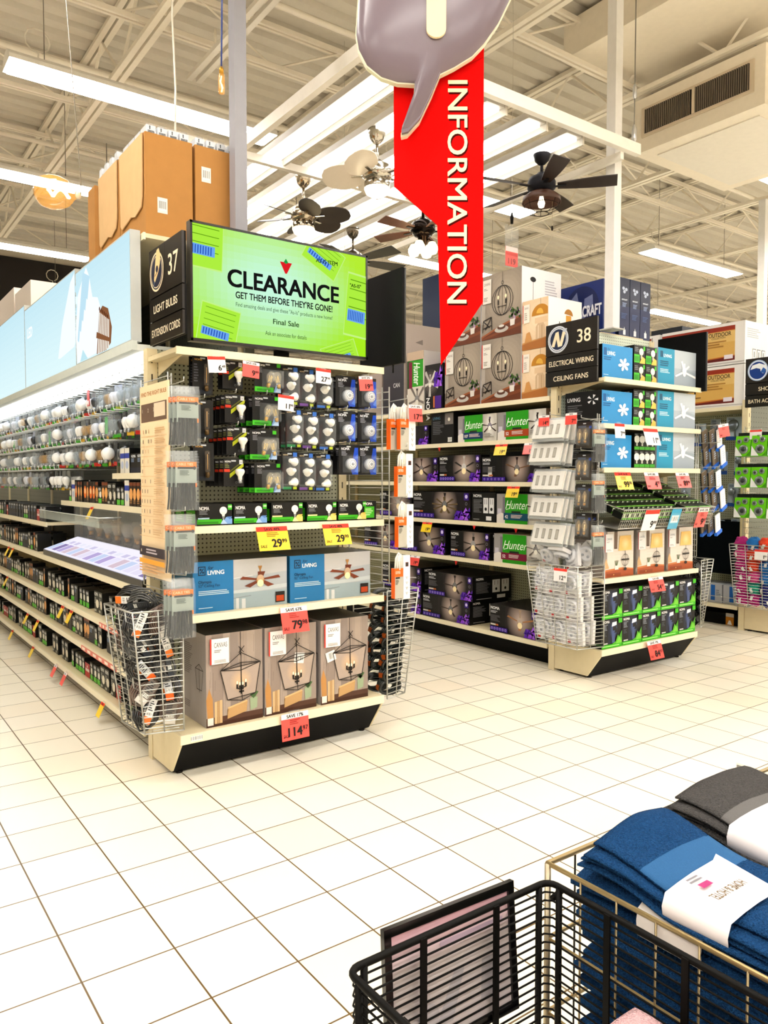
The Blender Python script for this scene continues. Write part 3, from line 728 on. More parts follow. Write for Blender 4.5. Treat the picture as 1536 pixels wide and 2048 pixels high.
def noma(f, u, v, h, col='#F2F2F2', wmax=None): f.text(u,v,h,'NOMA',col,bold=.03,wmax=wmax)
def art_bulb(warm):
    def a(f):
        f.rect(0,0,1,1,'#0e0e10'); noma(f,.06,.72,.17,wmax=.28); f.lines(.06,.5,.3,.68,3,'#8f9296'); f.lines(.06,.42,.2,.47,1,'#5a5d60')
        f.rect(.0,.07,.70,.29,'#55C22E'); f.rect(.02,.1,.6,.18,'#3C9A1F'); f.rect(.02,.3,.34,.37,'#BFD8E8' if not warm else '#F2E7B0')
        c = ('#F0DC8C','#F7EBB8','#E6CE6C') if warm else ('#8FB6E8','#BFD6F2','#6C96D2')
        for i, p in enumerate((((.7,.05),(.82,.38),(1,.3),(1,.05)),((.66,.06),(.74,.3),(.86,.06)),((.84,.4),(.93,.26),(1,.4)))): f.poly(p, c[i])
        f.disc(.74,.68,.19,'#F4F2EE',16); f.poly([(.68,.62),(.80,.62),(.775,.42),(.705,.42)],'#EDEAE4'); f.poly([(.705,.42),(.775,.42),(.765,.28),(.715,.28)],'#9da1a4')
        f.rect(.87,.72,.99,.97,'#4FC02A'); f.text(.93,.82,.1,'100','#EFFFE6',al='c',wmax=.1,bold=.02)
    return a
def art_bulb_side(f):
    f.rect(0,0,1,1,'#0e0e10'); noma(f,.1,.78,.14,wmax=.6); f.rect(.08,.1,.85,.7,'#55C22E'); f.lines(.15,.2,.75,.6,4,'#C9F0B4')
def art_white_fan_blue(f):
    f.rect(0,0,1,1,'#3E9FD6'); f.rect(.04,.68,.14,.9,'#1F6FA6'); f.text(.16,.69,.12,'LIVING','#EAF6FC',wmax=.25,bold=.03); f.text(.16,.83,.08,'for','#1a5c8a',shear=.3,bold=0)
    f.lines(.04,.52,.34,.64,2,'#1F6FA6'); f.lines(.04,.08,.2,.12,1,'#BFE0F2')
    k = f.h/f.w
    for i in range(6):
        a = 2*PI*i/6+.2; c, s = math.cos(a), math.sin(a)
        f.poly([(.70+(c*q-s*p)*.27*k,.46+(s*q+c*p)*.2) for q, p in ((.1,-.1),(.7,-.24),(1,-.1),(1,.12),(.7,.26),(.1,.1))], '#F7FAFC' if i % 2 else '#E4EEF4')
    f.disc(.70,.46,.05,'#FFFFFF')
def art_white_fan_grey(f):
    f.rect(0,0,1,1,'#B9C3CE'); f.rect(.42,.5,1,1,'#C6CFD8'); f.poly([(.42,.3),(.7,.5),(1,.42),(1,0),(.42,0)],'#ADB8C4'); f.rect(0,0,.42,1,'#2FA5C8')
    f.rect(.05,.75,.12,.92,'#17698A'); f.text(.14,.76,.09,'LIVING','#EAF6FC',wmax=.24,bold=.03); f.lines(.05,.5,.3,.66,3,'#17698A'); f.lines(.05,.32,.34,.44,3,'#CDEBF4')
    k = f.h/f.w; f.win = (.42,0,1,1)
    f.poly([(.62,.42),(.44,.3),(.46,.26),(.64,.37)],'#FFFFFF'); f.poly([(.74,.42),(.99,.33),(.985,.27),(.73,.37)],'#FFFFFF'); f.poly([(.64,.5),(.58,.7),(.63,.72),(.69,.5)],'#F4F7FA'); f.poly([(.70,.52),(.80,.62),(.82,.58),(.74,.48)],'#EDF1F5')
    f.disc(.68,.45,.1,'#FFFFFF'); f.disc(.68,.37,.075,'#EEF3F7'); f.rect(.66,.5,.70,.66,'#F4F7FA'); f.win = (0,0,1,1)
def art_yellow_bulbs(f):
    f.rect(0,0,1,1,'#0e0e10'); f.rect(0,.05,.5,.5,'#57C93A'); f.rect(.03,.12,.45,.4,'#3FA428'); f.poly([(.5,.02),(.72,.42),(1,.3),(1,.02)],'#EBCB6C')
    f.lines(.06,.62,.4,.9,3,'#8f9296'); f.rect(.82,.74,.98,.97,'#57C93A'); f.disc(.64,.66,.2,'#FBF7EA',14); f.rect(.58,.28,.70,.5,'#cfcac0')
def art_globe_bulbs(f):
    f.rect(0,0,1,1,'#121a14'); f.rect(0,.06,1,.24,'#57B93A'); f.disc(.5,.66,.22,'#EFEFEA',14,1.2); f.rect(.36,.28,.64,.5,'#D6D6CE'); f.lines(.1,.86,.8,.97,1,'#8f9296')
def art_table_lamp(f):
    f.rect(0,0,1,1,'#E6DED6')
    for i in range(9): f.line(.38,.35+i*.07,1,.33+i*.075,.004,'#D5CBC2')
    f.k += 1; f.poly([(0,.12),(.12,.36),(.14,.3),(.14,1),(0,1)],'#A79C98'); f.rect(.02,.3,.1,1,'#9b8e8a'); f.rect(.36,.62,.46,1,'#5b463c'); f.rect(.375,.64,.445,.98,'#8a7768')
    f.poly([(0,0),(1,0),(1,.16),(.62,.2),(.05,.17)],'#B9683C'); f.poly([(.05,.17),(.62,.2),(1,.16),(1,.13),(.6,.165),(.05,.13)],'#D08A55'); f.rect(.12,.02,.58,.09,'#A35730'); f.disc(.35,.055,.014,'#E6C07a')
    f.poly([(.0,.18),(.1,.42),(.2,.2)],'#D9B88f')
    for q in range(5): f.line(.43,.2,.38+.03*q,.36,.012,'#6d7d55')
    f.k += 1; f.rect(.38,.16,.5,.25,'#EDE9E4')
    f.poly([(.49,.57),(.93,.57),(.90,.9),(.53,.9)],'#F3D08A'); f.glow(.71,.72,.13,'#FBE6B4','#F3D08A',4)
    D = '#2f2826'; f.line(.71,.57,.71,.15,.012,D,True)
    for s in (1,.55): f.ring(.71,.36,.13,.009,D,sq=s,n=18)
    f.line(.58,.37,.84,.37,.035,D,True); f.disc(.71,.16,.035,D,12,1.6)
    f.rect(.05,.56,.075,.95,'#B8323A'); f.rect(.07,.56,.31,.95,'#F2F2F4'); f.text(.1,.82,.05,'CANVAS','#5b6a86',wmax=.17,bold=0); f.lines(.1,.76,.2,.79,2,'#b9b9b9'); f.lines(.1,.58,.28,.62,2,'#b9b9b9')
    f.rect(0,0,.03,1,'#8f8c8b')
def art_flood(f):
    f.rect(0,0,1,1,'#0d0e12'); f.poly([(.35,.12),(.62,.12),(.68,.95),(.3,.95)],'#1f2a44'); f.glow(.6,.6,.3,'#6d7fae','#1a2238',6,.7); f.poly([(.52,.16),(.66,.16),(.66,.8),(.5,.8)],'#5a6a96')
    f.poly([(.5,.72),(.74,.76),(.74,.88),(.52,.86)],'#E6EBF5'); f.rect(.55,.58,.72,.72,'#15171d'); f.poly([(.62,.5),(.78,.5),(.84,.62),(.7,.64)],'#20242e')
    noma(f,.06,.86,.09,wmax=.32); f.lines(.06,.6,.3,.82,5,'#9ba0aa'); f.lines(.06,.4,.26,.56,4,'#565b66')
    f.poly([(.5,.12),(1,.14),(1,.55),(.86,.34),(.8,.42),(.7,.2)],'#6FC23A'); f.poly([(.7,.12),(.86,.34),(1,.2),(1,.12)],'#8BD650'); f.poly([(.86,.34),(1,.55),(1,.3)],'#5aa82c')
    f.rect(0,.0,1,.125,'#56C42C'); f.lines(.05,.03,.9,.09,1,'#B6F09a'); f.rect(.82,.82,1,.98,'#56C42C'); f.rect(.06,.15,.28,.19,'#D9D9D9')
def art_flood_side(f):
    f.rect(0,0,1,1,'#0b0c0f'); f.text(.35,.9,.16,'NOMA','#D6D6D6',vert=True,bold=.02,wmax=.4); f.rect(0,.1,1,.16,'#2b5e1c'); f.disc(.5,.3,.09,'#8f99ab',8)
def art_noma_fan(n=5, blade='#5a4136', a0=.4, body='#2a2326', wide=.62, lamp='#FFEFC8'):
    def a(f):
        f.rect(0,0,1,1,'#0f0d0f'); f.win = (.34,0,1,1); f.rect(.34,0,1,1,'#2a2226'); f.glow(wide,.56,.75,'#D9C6BC','#2a2226',14,.9)
        fan_pic(f,wide,.52,.72,blade,body,n,a0,lamp,.42,.15,.62); f.win = (0,0,1,1)
        tri_cluster(f,.74,.02,.3,.5); noma(f,.03,.83,.11,wmax=.2); f.lines(.03,.68,.2,.78,2,'#C9C9CC'); f.lines(.03,.38,.24,.62,6,'#6d6b70'); f.rect(.03,.24,.2,.3,'#D9D4CE'); f.rect(.14,.24,.2,.3,'#C27A4A')
        f.rect(0.02,.05,.4,.2,'#4A25A0'); icons(f,.03,.06,.39,.19,'#C3AEF2',6); f.rect(.91,.72,.985,.97,'#4A2590'); f.disc(.947,.85,.07,'#D9CCF6',10); f.ring(.947,.6,.05,.02,'#8d8790',n=10)
    return a
def art_noma_end(f):
    f.rect(0,0,1,1,'#100f10'); noma(f,.08,.84,.1,wmax=.5); f.lines(.08,.3,.45,.76,9,'#7d7d80')
    for u in (.5,.74):
        f.rect(u,.3,u+.2,.82,'#E9E9EA'); f.line(u+.06,.6,u+.06,.78,.02,'#1a1a1a'); f.line(u+.14,.6,u+.14,.78,.02,'#1a1a1a'); f.k += 1; f.disc(u+.1,.44,.06,'#1a1a1a',8)
    f.rect(.62,.06,.84,.2,'#E9E9EA'); f.lines(.08,.06,.5,.1,1,'#B9B9B9')
def art_hunter(ribbon, size, blade='#4a3730', body='#3a3536'):
    def a(f):
        f.rect(0,0,1,1,'#D6D2CB'); f.rect(0,0,.22,1,'#A9A6A5'); f.rect(.02,.05,.1,.5,'#CFCBD6'); f.rect(.13,.2,.2,.9,'#8d8791'); f.poly([(0,0),(.22,0),(.22,.3),(.1,.36),(0,.28)],'#E9E4DF')
        f.glow(.84,.55,.5,'#F6F4F0','#D6D2CB',6,.5)
        f.win = (.6,0,1,1); fan_pic(f,.84,.56,.52,blade,body,5,.35,'#FFFDF4',.5,.13,.6); f.win = (0,0,1,1)
        f.rect(.19,0,.66,1,'#3BAA22')
        f.text(.2,.50,.30,'Hunter','#F6FFF2',shear=.38,bold=.008,fixw=.46); f.line(.21,.47,.3,.52,.02,'#F6FFF2',True)
        f.rect(.33,.36,.52,.43,'#2c3a28'); f.rect(.16,.12,.67,.36,ribbon); f.text(.19,.18,.11,size,'#F4EDEA',bold=.03,wmax=.1); f.lines(.32,.18,.62,.31,3,'#E0D0CC'); f.lines(.7,.14,.96,.3,4,'#9b958f')
    return a
def art_orb(f):
    f.rect(0,0,1,1,'#A59A8E'); f.glow(.6,.62,.5,'#C2B6A6','#A1968B',8); f.rect(0,.25,.1,.7,'#BDB5AC')
    f.poly([(0,0),(1,0),(1,.28),(.55,.2),(0,.06)],'#7A4526'); f.poly([(0,.0),(1,.12),(1,.17),(0,.03)],'#8F5532'); f.poly([(0,.06),(.55,.2),(1,.28),(1,.25),(.55,.17),(0,.03)],'#A96B42')
    for p, q in (((.03,.12),(.05,.30)),((.27,.14),(.26,.34)),((.05,.30),(.26,.34)),((.06,.29),(.22,.18)),((.25,.33),(.1,.16)),((.05,.18),(.26,.21))): f.line(*p,*q,.018,'#3a302b')
    f.k += 1
    for i in range(26): f.disc(.72+.26*random.random(), .24+.16*random.random(), .016+.01*random.random(), random.choice(('#5d7a45','#6d8a52','#a087a0','#c2a9c2','#4c6a3a')), 7, up=False)
    f.k += 1; f.poly([(.74,.14),(.84,.15),(.85,.24),(.73,.24)],'#E6E0DA'); f.disc(.52,.12,.05,'#C9C4BE',16,3); f.disc(.52,.15,.035,'#6d4a3a',14,2.6); f.disc(.52,.17,.02,'#E0DAD4',14,3)
    D = '#2d241e'; f.line(.54,1,.54,.84,.006,D); f.ring(.54,.83,.025,.008,D,n=8)
    for s in (1,.78,.42): f.ring(.54,.56,.225,.011,D,sq=s*1.0,n=22)
    f.line(.54,.8,.54,.36,.008,D,True)
    for u in (.44,.63): f.line(u,.5,u,.57,.03,D,True); f.disc(u,.615,.03,'#FFF2D2',8,.7)
    f.line(.42,.47,.65,.47,.012,D,True)
    f.rect(.02,.56,.05,.93,'#D6452F'); f.rect(.045,.56,.26,.93,'#EDE9E2'); f.text(.075,.84,.045,'CANVAS','#8a6a60',wmax=.16,bold=0); f.lines(.075,.76,.18,.8,2,'#b0a8a0'); f.lines(.075,.59,.2,.66,3,'#b0a8a0')
def art_pendant(f):
    f.rect(0,0,1,1,'#E9CFAE'); f.glow(.6,.6,.5,'#F4E2C8','#E9CFAE',6); f.poly([(0,0),(1,0),(1,.2),(0,.12)],'#B98045'); f.poly([(0,.12),(1,.2),(1,.22),(0,.15)],'#D6A468')
    f.rect(.5,.5,1,.62,'#E9CFAE'); f.disc(.72,.66,.22,'#C9932f',20,1.1,a0=0,a1=PI*1.05); f.disc(.69,.68,.12,'#E6BC5a',14,.8,a0=0,a1=PI); f.line(.72,.88,.72,1,.006,'#5b4a3a',True)
    f.poly([(.54,.18),(.54,.44),(.62,.5),(.84,.5),(.88,.44),(.88,.2)],'#D8BFA0'); f.rect(.62,.2,.66,.46,'#E9D6BC'); f.rect(.76,.2,.8,.46,'#C9AE8d')
    f.poly([(.1,.14),(.18,.34),(.3,.36),(.4,.16)],'#D4A368')
    f.rect(.03,.55,.06,.92,'#D6452F'); f.rect(.055,.55,.3,.92,'#F2ECE2'); f.text(.09,.83,.045,'CANVAS','#8a6a60',wmax=.16,bold=0); f.lines(.09,.6,.24,.76,4,'#c0b8b0')
def art_pendant_end(f):
    f.rect(0,0,1,1,'#F6F5F4'); f.disc(.6,.68,.13,'#B9862a',16,1,a0=0,a1=PI); f.rect(.52,.52,.68,.68,'#D9A63f'); f.poly([(.54,.2),(.54,.46),(.66,.46),(.66,.2)],'#D6D3DA'); f.rect(.585,.2,.61,.46,'#EDEBF0'); f.lines(.06,.08,.2,.14,2,'#B9B9C0')
def art_orb_end(f):
    f.rect(0,0,1,1,'#F1F0F4'); f.disc(.28,.83,.04,'#26221f',12,1.6); f.line(.28,.83,.28,.36,.008,'#26221f',True); f.lines(.58,.62,.9,.86,6,'#C9C8D2'); f.rect(.84,.5,.92,.56,'#55535a')
def art_aircraft(f):
    f.rect(0,0,1,1,'#123A86'); f.disc(.6,.55,.4,'#0d2c69',24)
    for a in (0.4,2.5,4.6): f.poly([(.6+.05*math.cos(a),.55+.05*math.sin(a)),(.6+.22*math.cos(a-.5),.55+.34*math.sin(a-.5)),(.6+.25*math.cos(a+.2),.55+.38*math.sin(a+.2)),(.6+.12*math.cos(a+.7),.55+.18*math.sin(a+.7))],'#7d86ac')
    f.text(.44,.38,.2,'AIRCRAFT','#F1F3FA',bold=.05,fixw=.53)
def art_slim(f):
    f.rect(0,0,1,1,'#1d3366'); f.rect(0,.52,1,1,'#16294f'); 
    for a in (.3,2.4,4.5): f.disc(.52+.2*math.cos(a)*.8,.8+.035*math.sin(a),.03,'#C3CCE0',8,1.2)
    f.text(.5,.62,.025,'AIRCRAFT','#E6ECF8',al='c',wmax=.8,bold=.04); f.lines(.3,.5,.75,.58,4,'#9fb0d2'); f.lines(.2,.3,.8,.4,4,'#5a71a3'); f.rect(.38,.03,.62,.12,'#E9EDF6'); f.poly([(.45,.12),(.5,.17),(.55,.12)],'#E9EDF6')
def art_outdoor(f):
    f.rect(0,0,1,1,'#F3F1F0'); f.rect(.0,.1,.89,.93,'#E2BD72'); f.rect(0,.55,.89,.8,'#E9CB88'); f.rect(0,.82,.89,.93,'#B9491f'); f.poly([(0,.76),(.89,.86),(.89,.93),(0,.93)],'#A83E1a')
    f.poly([(0,.1),(.89,.1),(.89,.2),(.5,.15)],'#7d241d'); f.poly([(0,.13),(.5,.15),(.89,.2),(.89,.22),(.3,.16),(0,.16)],'#C97a2c')
    f.text(.585,.7,.1,'OUTDOOR','#3b2418',bold=.015,fixw=.26); f.text(.62,.645,.045,'COLLECTION','#3b2418',bold=.0,fixw=.16); f.lines(.5,.42,.85,.6,3,'#B98f4a'); f.lines(.3,.25,.6,.3,1,'#8a6a3a'); f.rect(.77,.14,.87,.24,'#EFE9F2'); f.disc(.4,.24,.02,'#3b2418')
    f.line(0,.05,1,.05,.02,'#C9C6C6',True)
def art_outdoor_end(f):
    f.rect(0,0,1,1,'#F6F6F8'); f.lines(.08,.6,.7,.84,5,'#C6CBD2')
    for u in (.3,.48,.66): f.rect(u,.1,u+.14,.36,'#3b3b40'); f.rect(u+.01,.115,u+.13,.345,'#F6F6F8'); f.line(u+.07,.16,u+.07,.3,.03,'#3b3b40',True)

# price tickets: hang from a rail or a hook; origin at the top edge, facing -y
def ticket(kind, price, cents, w=.16, h=.17, head='SAVE', tilt=-.18):
    m = MB(); c = {'yellow': '#F6D92E', 'red': '#F4665E', 'white': '#F6F3F2', 'blue': '#4FB3D6'}[kind]; hd = {'yellow': '#EE4B38', 'red': '#F6F1F0', 'white': '#EE4B38', 'blue': '#4FB3D6'}[kind]
    m.box((-w/2,0,-h), (w/2,.0018,0), c, 'plastic')
    f = Fr(m, (-w/2,0,-h), X_, Z_, w, h, mat='paper')
    f.rect(0,.8,1,1,hd); ink = '#1d1513' if kind != 'blue' else '#1d4a66'
    if head: f.text(.5,.835,.125,head,ink,al='c',wmax=.88,bold=.035)
    if kind in ('yellow', 'red') and h > .1: f.text(.05,.12,.12,'SALE',ink,wmax=.2,bold=.01,shear=.2); f.lines(.3,.55,.7,.76,3,mixc(c,'#7a2018',.6))
    if kind == 'blue': f.rect(.1,.3,.9,.7,'#BFE0EC'); f.bars(.15,.35,.85,.65,'#2a5a78')
    if price: f.text(.74 if cents else .9,.14,.34,price,ink,al='r',wmax=.55,bold=.035); f.text(.76,.3,.17,cents,ink,wmax=.2,bold=.02)
    m.box((-w*.2,-.001,-.004), (w*.2,.012,.012), '#E9EDEF', 'film')
    return m
def put_ticket(x, y, z, kind, price, cents, label, rz=0, w=.16, h=.17, head='SAVE', tilt=.15, roll=0, group='price tickets'):
    o = ticket(kind, price, cents, w, h, head).build('price_ticket', None, (x, y, z)); o.rotation_euler = (tilt, roll, rz)
    return tag(o, label, 'price tag', group)
LX = -PI/2     # turned so the front faces -x
def cart(name, m): return Proto(tag(m.build(name), 'x', 'box'))
# ------------------------------------------------------------------ first end cap: cartons
P = cart('lantern_carton', carton(.335, .36, .50, '#ADA4A0', art_lantern, art_lantern_side, None, None, '#4a4a48'))
for i, (x, l) in enumerate(((1.79,'grey wood print lantern carton at the dented shelf end, nearest the cable ties'), (2.137,'grey wood print lantern carton between its two twins, behind the clearance ticket'), (2.508,'grey wood print lantern carton farthest along, next to the wire basket of dark hanks'))):
    P.put((x, 4.03, .246), (0,.01,-.012)[i], l, 'lantern cartons on the base deck')
for x, z, a in ((2.19,.55,.15),(2.405,.53,-.25)):
    m = MB().box((-.032,-.0012,-.03), (.032,0,.03), '#F2F0EC', 'paper'); f = Fr(m, (-.032,-.0012,-.03), X_, Z_, .064, .06, mat='paper'); f.bars(.1,.15,.9,.8) if x < 2.3 else f.bars(.3,.05,.75,.95,n=18)
    o = m.build('barcode_sticker', None, (x, 3.846, z), rot=(0, a, 0))
    tag(o, 'white barcode sticker on the '+('middle lantern carton' if x < 2.3 else 'lantern carton beside the wire basket of dark hanks'), 'sticker')
P = cart('ceiling_fan_carton', carton(.565, .34, .272, '#3a7ea3', art_living, None, None, None, '#4c4d4e'))
P.put((1.848, 4.05, .866), 0, 'blue and grey ceiling fan carton partly behind the bagged cable ties', 'wood blade fan cartons')
P.put((2.43, 4.05, .866), 0, 'blue and grey ceiling fan carton beside the dark wire wing', 'wood blade fan cartons')
Pc = cart('bulb_carton', carton(.2, .16, .115, '#0e0e10', art_bulb(False), art_bulb_side, art_bulb_side, None, '#16161a'))
Pw = cart('bulb_carton', carton(.2, .16, .115, '#0e0e10', art_bulb(True), art_bulb_side, art_bulb_side, None, '#16161a'))
xs = [1.69, 1.90, 2.13, 2.36, 2.575]
for i, x in enumerate(xs):
    (Pc if i < 2 else Pw).put((x, 3.95, 1.331), 0, f'black bulb carton, {nth(i)} from the cable ties, under the hanging packs', 'bulb cartons under the hanging packs')
tag(carton(.095, .16, .115, '#0e0e10', art_bulb_side).build('bulb_carton', None, (2.703, 3.95, 1.331)), 'black bulb carton turned to show its small green side label', 'box', 'bulb cartons under the hanging packs')
for i, x in enumerate((1.7, 1.93, 2.18, 2.4, 2.62)):
    Pc.put((x, 4.13, 1.331), 0, f'black bulb carton in the hidden back row behind the {nth(i)} front carton', 'bulb cartons under the hanging packs')

# ------------------------------------------------------------------ first end cap: hanging packs
def card(m, w, h, col, t=.004, hole=True):
    m.box((-w/2,-t,-h), (w/2,0,0), col, 'card'); 
    if hole: m.box((-.014,-t-.0006,-.016), (.014,-t,-.008), '#c9cdd0', 'card')
    return m
def dome(parent, w, h, d, z, y=-.005, x=0):
    """clear blister"""
    b = MB(); a = .8
    b.add([(-w/2,y,z-h/2),(w/2,y,z-h/2),(w/2,y,z+h/2),(-w/2,y,z+h/2),(-w/2*a,y-d,z-h/2*a),(w/2*a,y-d,z-h/2*a),(w/2*a,y-d,z+h/2*a),(-w/2*a,y-d,z+h/2*a)], [(0,1,5,4),(1,2,6,5),(2,3,7,6),(3,0,4,7),(4,5,6,7)], '#E8EEF2', 'film', Matrix.Translation((x,0,0)))
    return b.build('blister', parent)
def a_bulb(m, X, s=1, glass='#F3F2EE', mat='plastic', base='#B9BCC0'):
    """A-shape bulb, base down, 1 unit = 0.11 m tall"""
    m.lathe([(.001,.11*s),(.018*s,.107*s),(.029*s,.09*s),(.031*s,.075*s),(.026*s,.055*s),(.017*s,.036*s),(.014*s,.028*s)], glass, mat, 12, X)
    m.lathe([(.014*s,.028*s),(.013*s,.006*s),(.006*s,0)], base, 'chrome', 10, X); return m
def gu10(m, X):
    m.lathe([(.02,0),(.025,.006),(.024,.012),(.014,.036),(.012,.05),(.011,.052),(.001,.053)], '#F2F0EA', 'plastic', 12, X)
    m.lathe([(.001,-.003),(.017,-.003),(.021,0)], '#BFC4C8', 'plastic', 12, X); return m
def pk_gu10(tint):
    t = thing('spotlight_pack', 'x', 'light bulb pack'); m = card(MB(), .105, .22, '#14100f'); f = Fr(m, (-.0525,-.004,-.22), X_, Z_, .105, .22)
    f.poly([(0,.1),(0,.6),(.3,.75),(.2,.2)],'#3a1a18'); f.rect(.08,.03,.6,.1,tint); f.text(.1,.9,.035,'NOMA','#D9C9A9',wmax=.4,bold=.03); f.rect(.7,.87,.95,.98,'#4b86d8'); f.rect(.7,.03,.92,.1,'#C6D63a'); f.lines(.08,.12,.6,.17,2,'#7d7d7d')
    for i in range(4): f.line(0,.3+i*.05,.35,.42+i*.05,.012,'#5b2320')
    m.build('card', t)
    for x, z, rot in ((.024,-.06,PI*.62),(-.012,-.115,None),(.024,-.17,-PI*1.38-.35)):
        b = MB(); X = Matrix.Translation((x,-.03,z)) @ (Matrix.Rotation(R(80),4,'X') if rot is None else Matrix.Rotation(R(-80 if z > -.1 else -100),4,'Y') @ Matrix.Rotation(R(20),4,'X')); gu10(b, X); b.build('spotlight_bulb', t)
    dome(t, .09, .18, .05, -.115); return Proto(t)
def pk_filament():
    t = thing('filament_bulb_pack', 'x', 'light bulb pack'); m = card(MB(), .165, .168, '#121214'); f = Fr(m, (-.0825,-.004,-.168), X_, Z_, .165, .168)
    f.rect(0,.03,.72,.19,'#55C22E'); f.rect(.08,.06,.6,.13,'#379a1d'); f.poly([(.72,.03),(.84,.34),(1,.26),(1,.03)],'#8FB6E8'); f.poly([(.76,.03),(.9,.22),(1,.12),(1,.03)],'#C3DAF5'); f.text(.1,.86,.07,'NOMA','#E6E6E6',wmax=.3,bold=.03); f.lines(.1,.64,.36,.82,4,'#8b8b90'); f.rect(.84,.86,.98,.98,'#55C22E')
    m.build('card', t)
    for x, r in ((-.004,.35),(.045,-.2)):
        X = Matrix.Translation((x,-.035,-.10)) @ Matrix.Rotation(r,4,'Y') @ Matrix.Translation((0,0,-.045)); b = MB(); a_bulb(b, X, .85, '#E9E2CE', 'glass', '#C9A65a')
        for q in range(3): b.tube([X @ Vector((.008*math.cos(q*2),.008*math.sin(q*2),.035)), X @ Vector((.01*math.cos(q*2+.4),.01*math.sin(q*2+.4),.07))], .0022, '#F0CE6e', 'plastic', 4)
        b.build('filament_bulb', t)
    dome(t, .115, .115, .06, -.095, x=.02); return Proto(t)
def pk_spot():
    t = thing('flood_bulb_pack', 'x', 'light bulb pack'); m = card(MB(), .118, .15, '#131214'); f = Fr(m, (-.059,-.004,-.15), X_, Z_, .118, .15)
    f.poly([(.3,.3),(1,.72),(1,.84),(.3,.45)],'#B9C02e'); f.poly([(.3,.5),(1,.9),(1,.95),(.3,.56)],'#6d7020'); f.text(.06,.86,.07,'NOMA','#E6E6E6',wmax=.3,bold=.03); f.rect(.02,.52,.3,.62,'#D64a2c'); f.lines(.05,.65,.3,.82,3,'#8b8b60'); f.rect(.78,.8,.95,.96,'#D9DADC'); f.text(.86,.84,.06,'3','#111111',al='c',bold=.03)
    icons(f,.55,.08,.95,.2,'#77777a',3); m.build('card', t)
    b = MB(); X = Matrix.Translation((.024,-.03,-.085)); b.lathe([(.001,.03),(.02,.028),(.026,.018),(.025,.008),(.012,-.012),(.011,-.03)], '#F3F1EA', 'plastic', 14, X).lathe([(.011,-.03),(.01,-.045),(.004,-.05)], '#B9BCC0', 'chrome', 10, X); b.build('flood_bulb', t)
    return Proto(t)
def pk_night():
    t = thing('timer_pack', 'x', 'hanging pack'); m = card(MB(), .135, .178, '#17181d'); f = Fr(m, (-.0675,-.004,-.178), X_, Z_, .135, .178)
    f.poly([(.7,.0),(1,.0),(1,.9),(.82,.9),(.72,.5),(.6,.2)],'#1f5fd0'); f.poly([(.8,.1),(1,.3),(1,.05)],'#4f8df0'); f.poly([(.72,.5),(1,.7),(1,.55)],'#3b7be4'); f.text(.12,.82,.085,'NOMA','#E9ECF2',wmax=.42,bold=.03); f.lines(.12,.62,.45,.79,4,'#9a9da6'); m.build('card', t)
    b = MB(); X = Matrix.Translation((.008,-.005,-.115)) @ Matrix.Rotation(R(90),4,'X'); b.lathe([(.034,0),(.033,.026),(.028,.03)], '#CFD3DA', 'plastic', 18, X).lathe([(.028,.03),(.026,.034),(.001,.035)], '#F2F4F7', 'plastic', 18, X)
    for k in range(12): b.box((-.0015,-.023,.0345), (.0015,-.018,.0362), '#55606e', 'plastic', X @ Matrix.Rotation(k*PI/6,4,'Z'))
    b.lathe([(.009,.035),(.008,.04),(.001,.041)], '#aeb4bd', 'plastic', 10, X); b.build('dial', t)
    dome(t, .1, .11, .05, -.115, x=.008); return Proto(t)
def pk_tube():
    t = thing('tubular_bulb_pack', 'x', 'light bulb pack'); m = card(MB(), .112, .2, '#101012'); f = Fr(m, (-.056,-.004,-.2), X_, Z_, .112, .2); f.text(.1,.88,.05,'NOMA','#C9A25a',wmax=.4,bold=.03); f.lines(.06,.3,.3,.8,7,'#5a5a60'); f.rect(.05,.03,.9,.12,'#26303c'); m.build('card', t)
    b = MB().lathe([(.001,.0),(.012,-.004),(.014,-.014),(.014,-.105),(.012,-.115)], '#8f8272', 'glass', 12, Matrix.Translation((.012,-.025,-.04))).lathe([(.012,-.115),(.012,-.14),(.005,-.145)], '#6d5a3c', 'chrome', 10, Matrix.Translation((.012,-.025,-.04))).tube([(.012,-.025,-.06),(.012,-.025,-.14)], .002, '#E0B878', 'plastic', 5)
    b.build('tubular_bulb', t); return Proto(t)
PK = {'tube': pk_tube(), 'spot': pk_spot(), 'fil': pk_filament(), 'night': pk_night(), 'guA': pk_gu10('#3fa06a'), 'guB': pk_gu10('#8a5fb0'), 'guC': pk_gu10('#4b86d8')}
WORDS = {'tube': 'tubular filament bulb pack', 'spot': 'black single flood bulb pack', 'fil': 'twin clear bulb pack with green foot', 'night': 'black and blue dial timer pack'}
def hang(kind, x, z, n, what, step=.03, ybk=4.235, yfront=3.86, lean=.0, dx=0):
    """n packs one behind the other on a hook; the front one is listed first"""
    hook(MB(), x, ybk, z+.010, (0, yfront-ybk-.02, .0)).build('peg_hook', E37)
    for k in range(n):
        y = yfront+k*step
        o = PK[kind].put((x+dx*k, y, z), 0, None, None, rot=(lean+.02*random.uniform(-1,1), 0, .05*random.uniform(-1,1)))
        o['label'] = f'{what}, '+('front one' if k == 0 else f'{nth(k)} from front')
        o['group'] = 'packs on the bulb end cap hooks'
rowname = ('top', 'second', 'third', 'lowest')
for r, z in enumerate((2.225, 1.995, 1.77)):
    hang('tube', 1.625, z, 2, f'tubular bulb pack in the {rowname[r]} row by the cable ties', .05)
for r, (x, z, n) in enumerate(((1.795,2.215,2), (1.805,2.035,5), (1.815,1.862,5), (1.795,1.69,5))):
    hang('spot', x, z, n, f'black flood bulb pack on the {rowname[r]} hook of its column', .06)
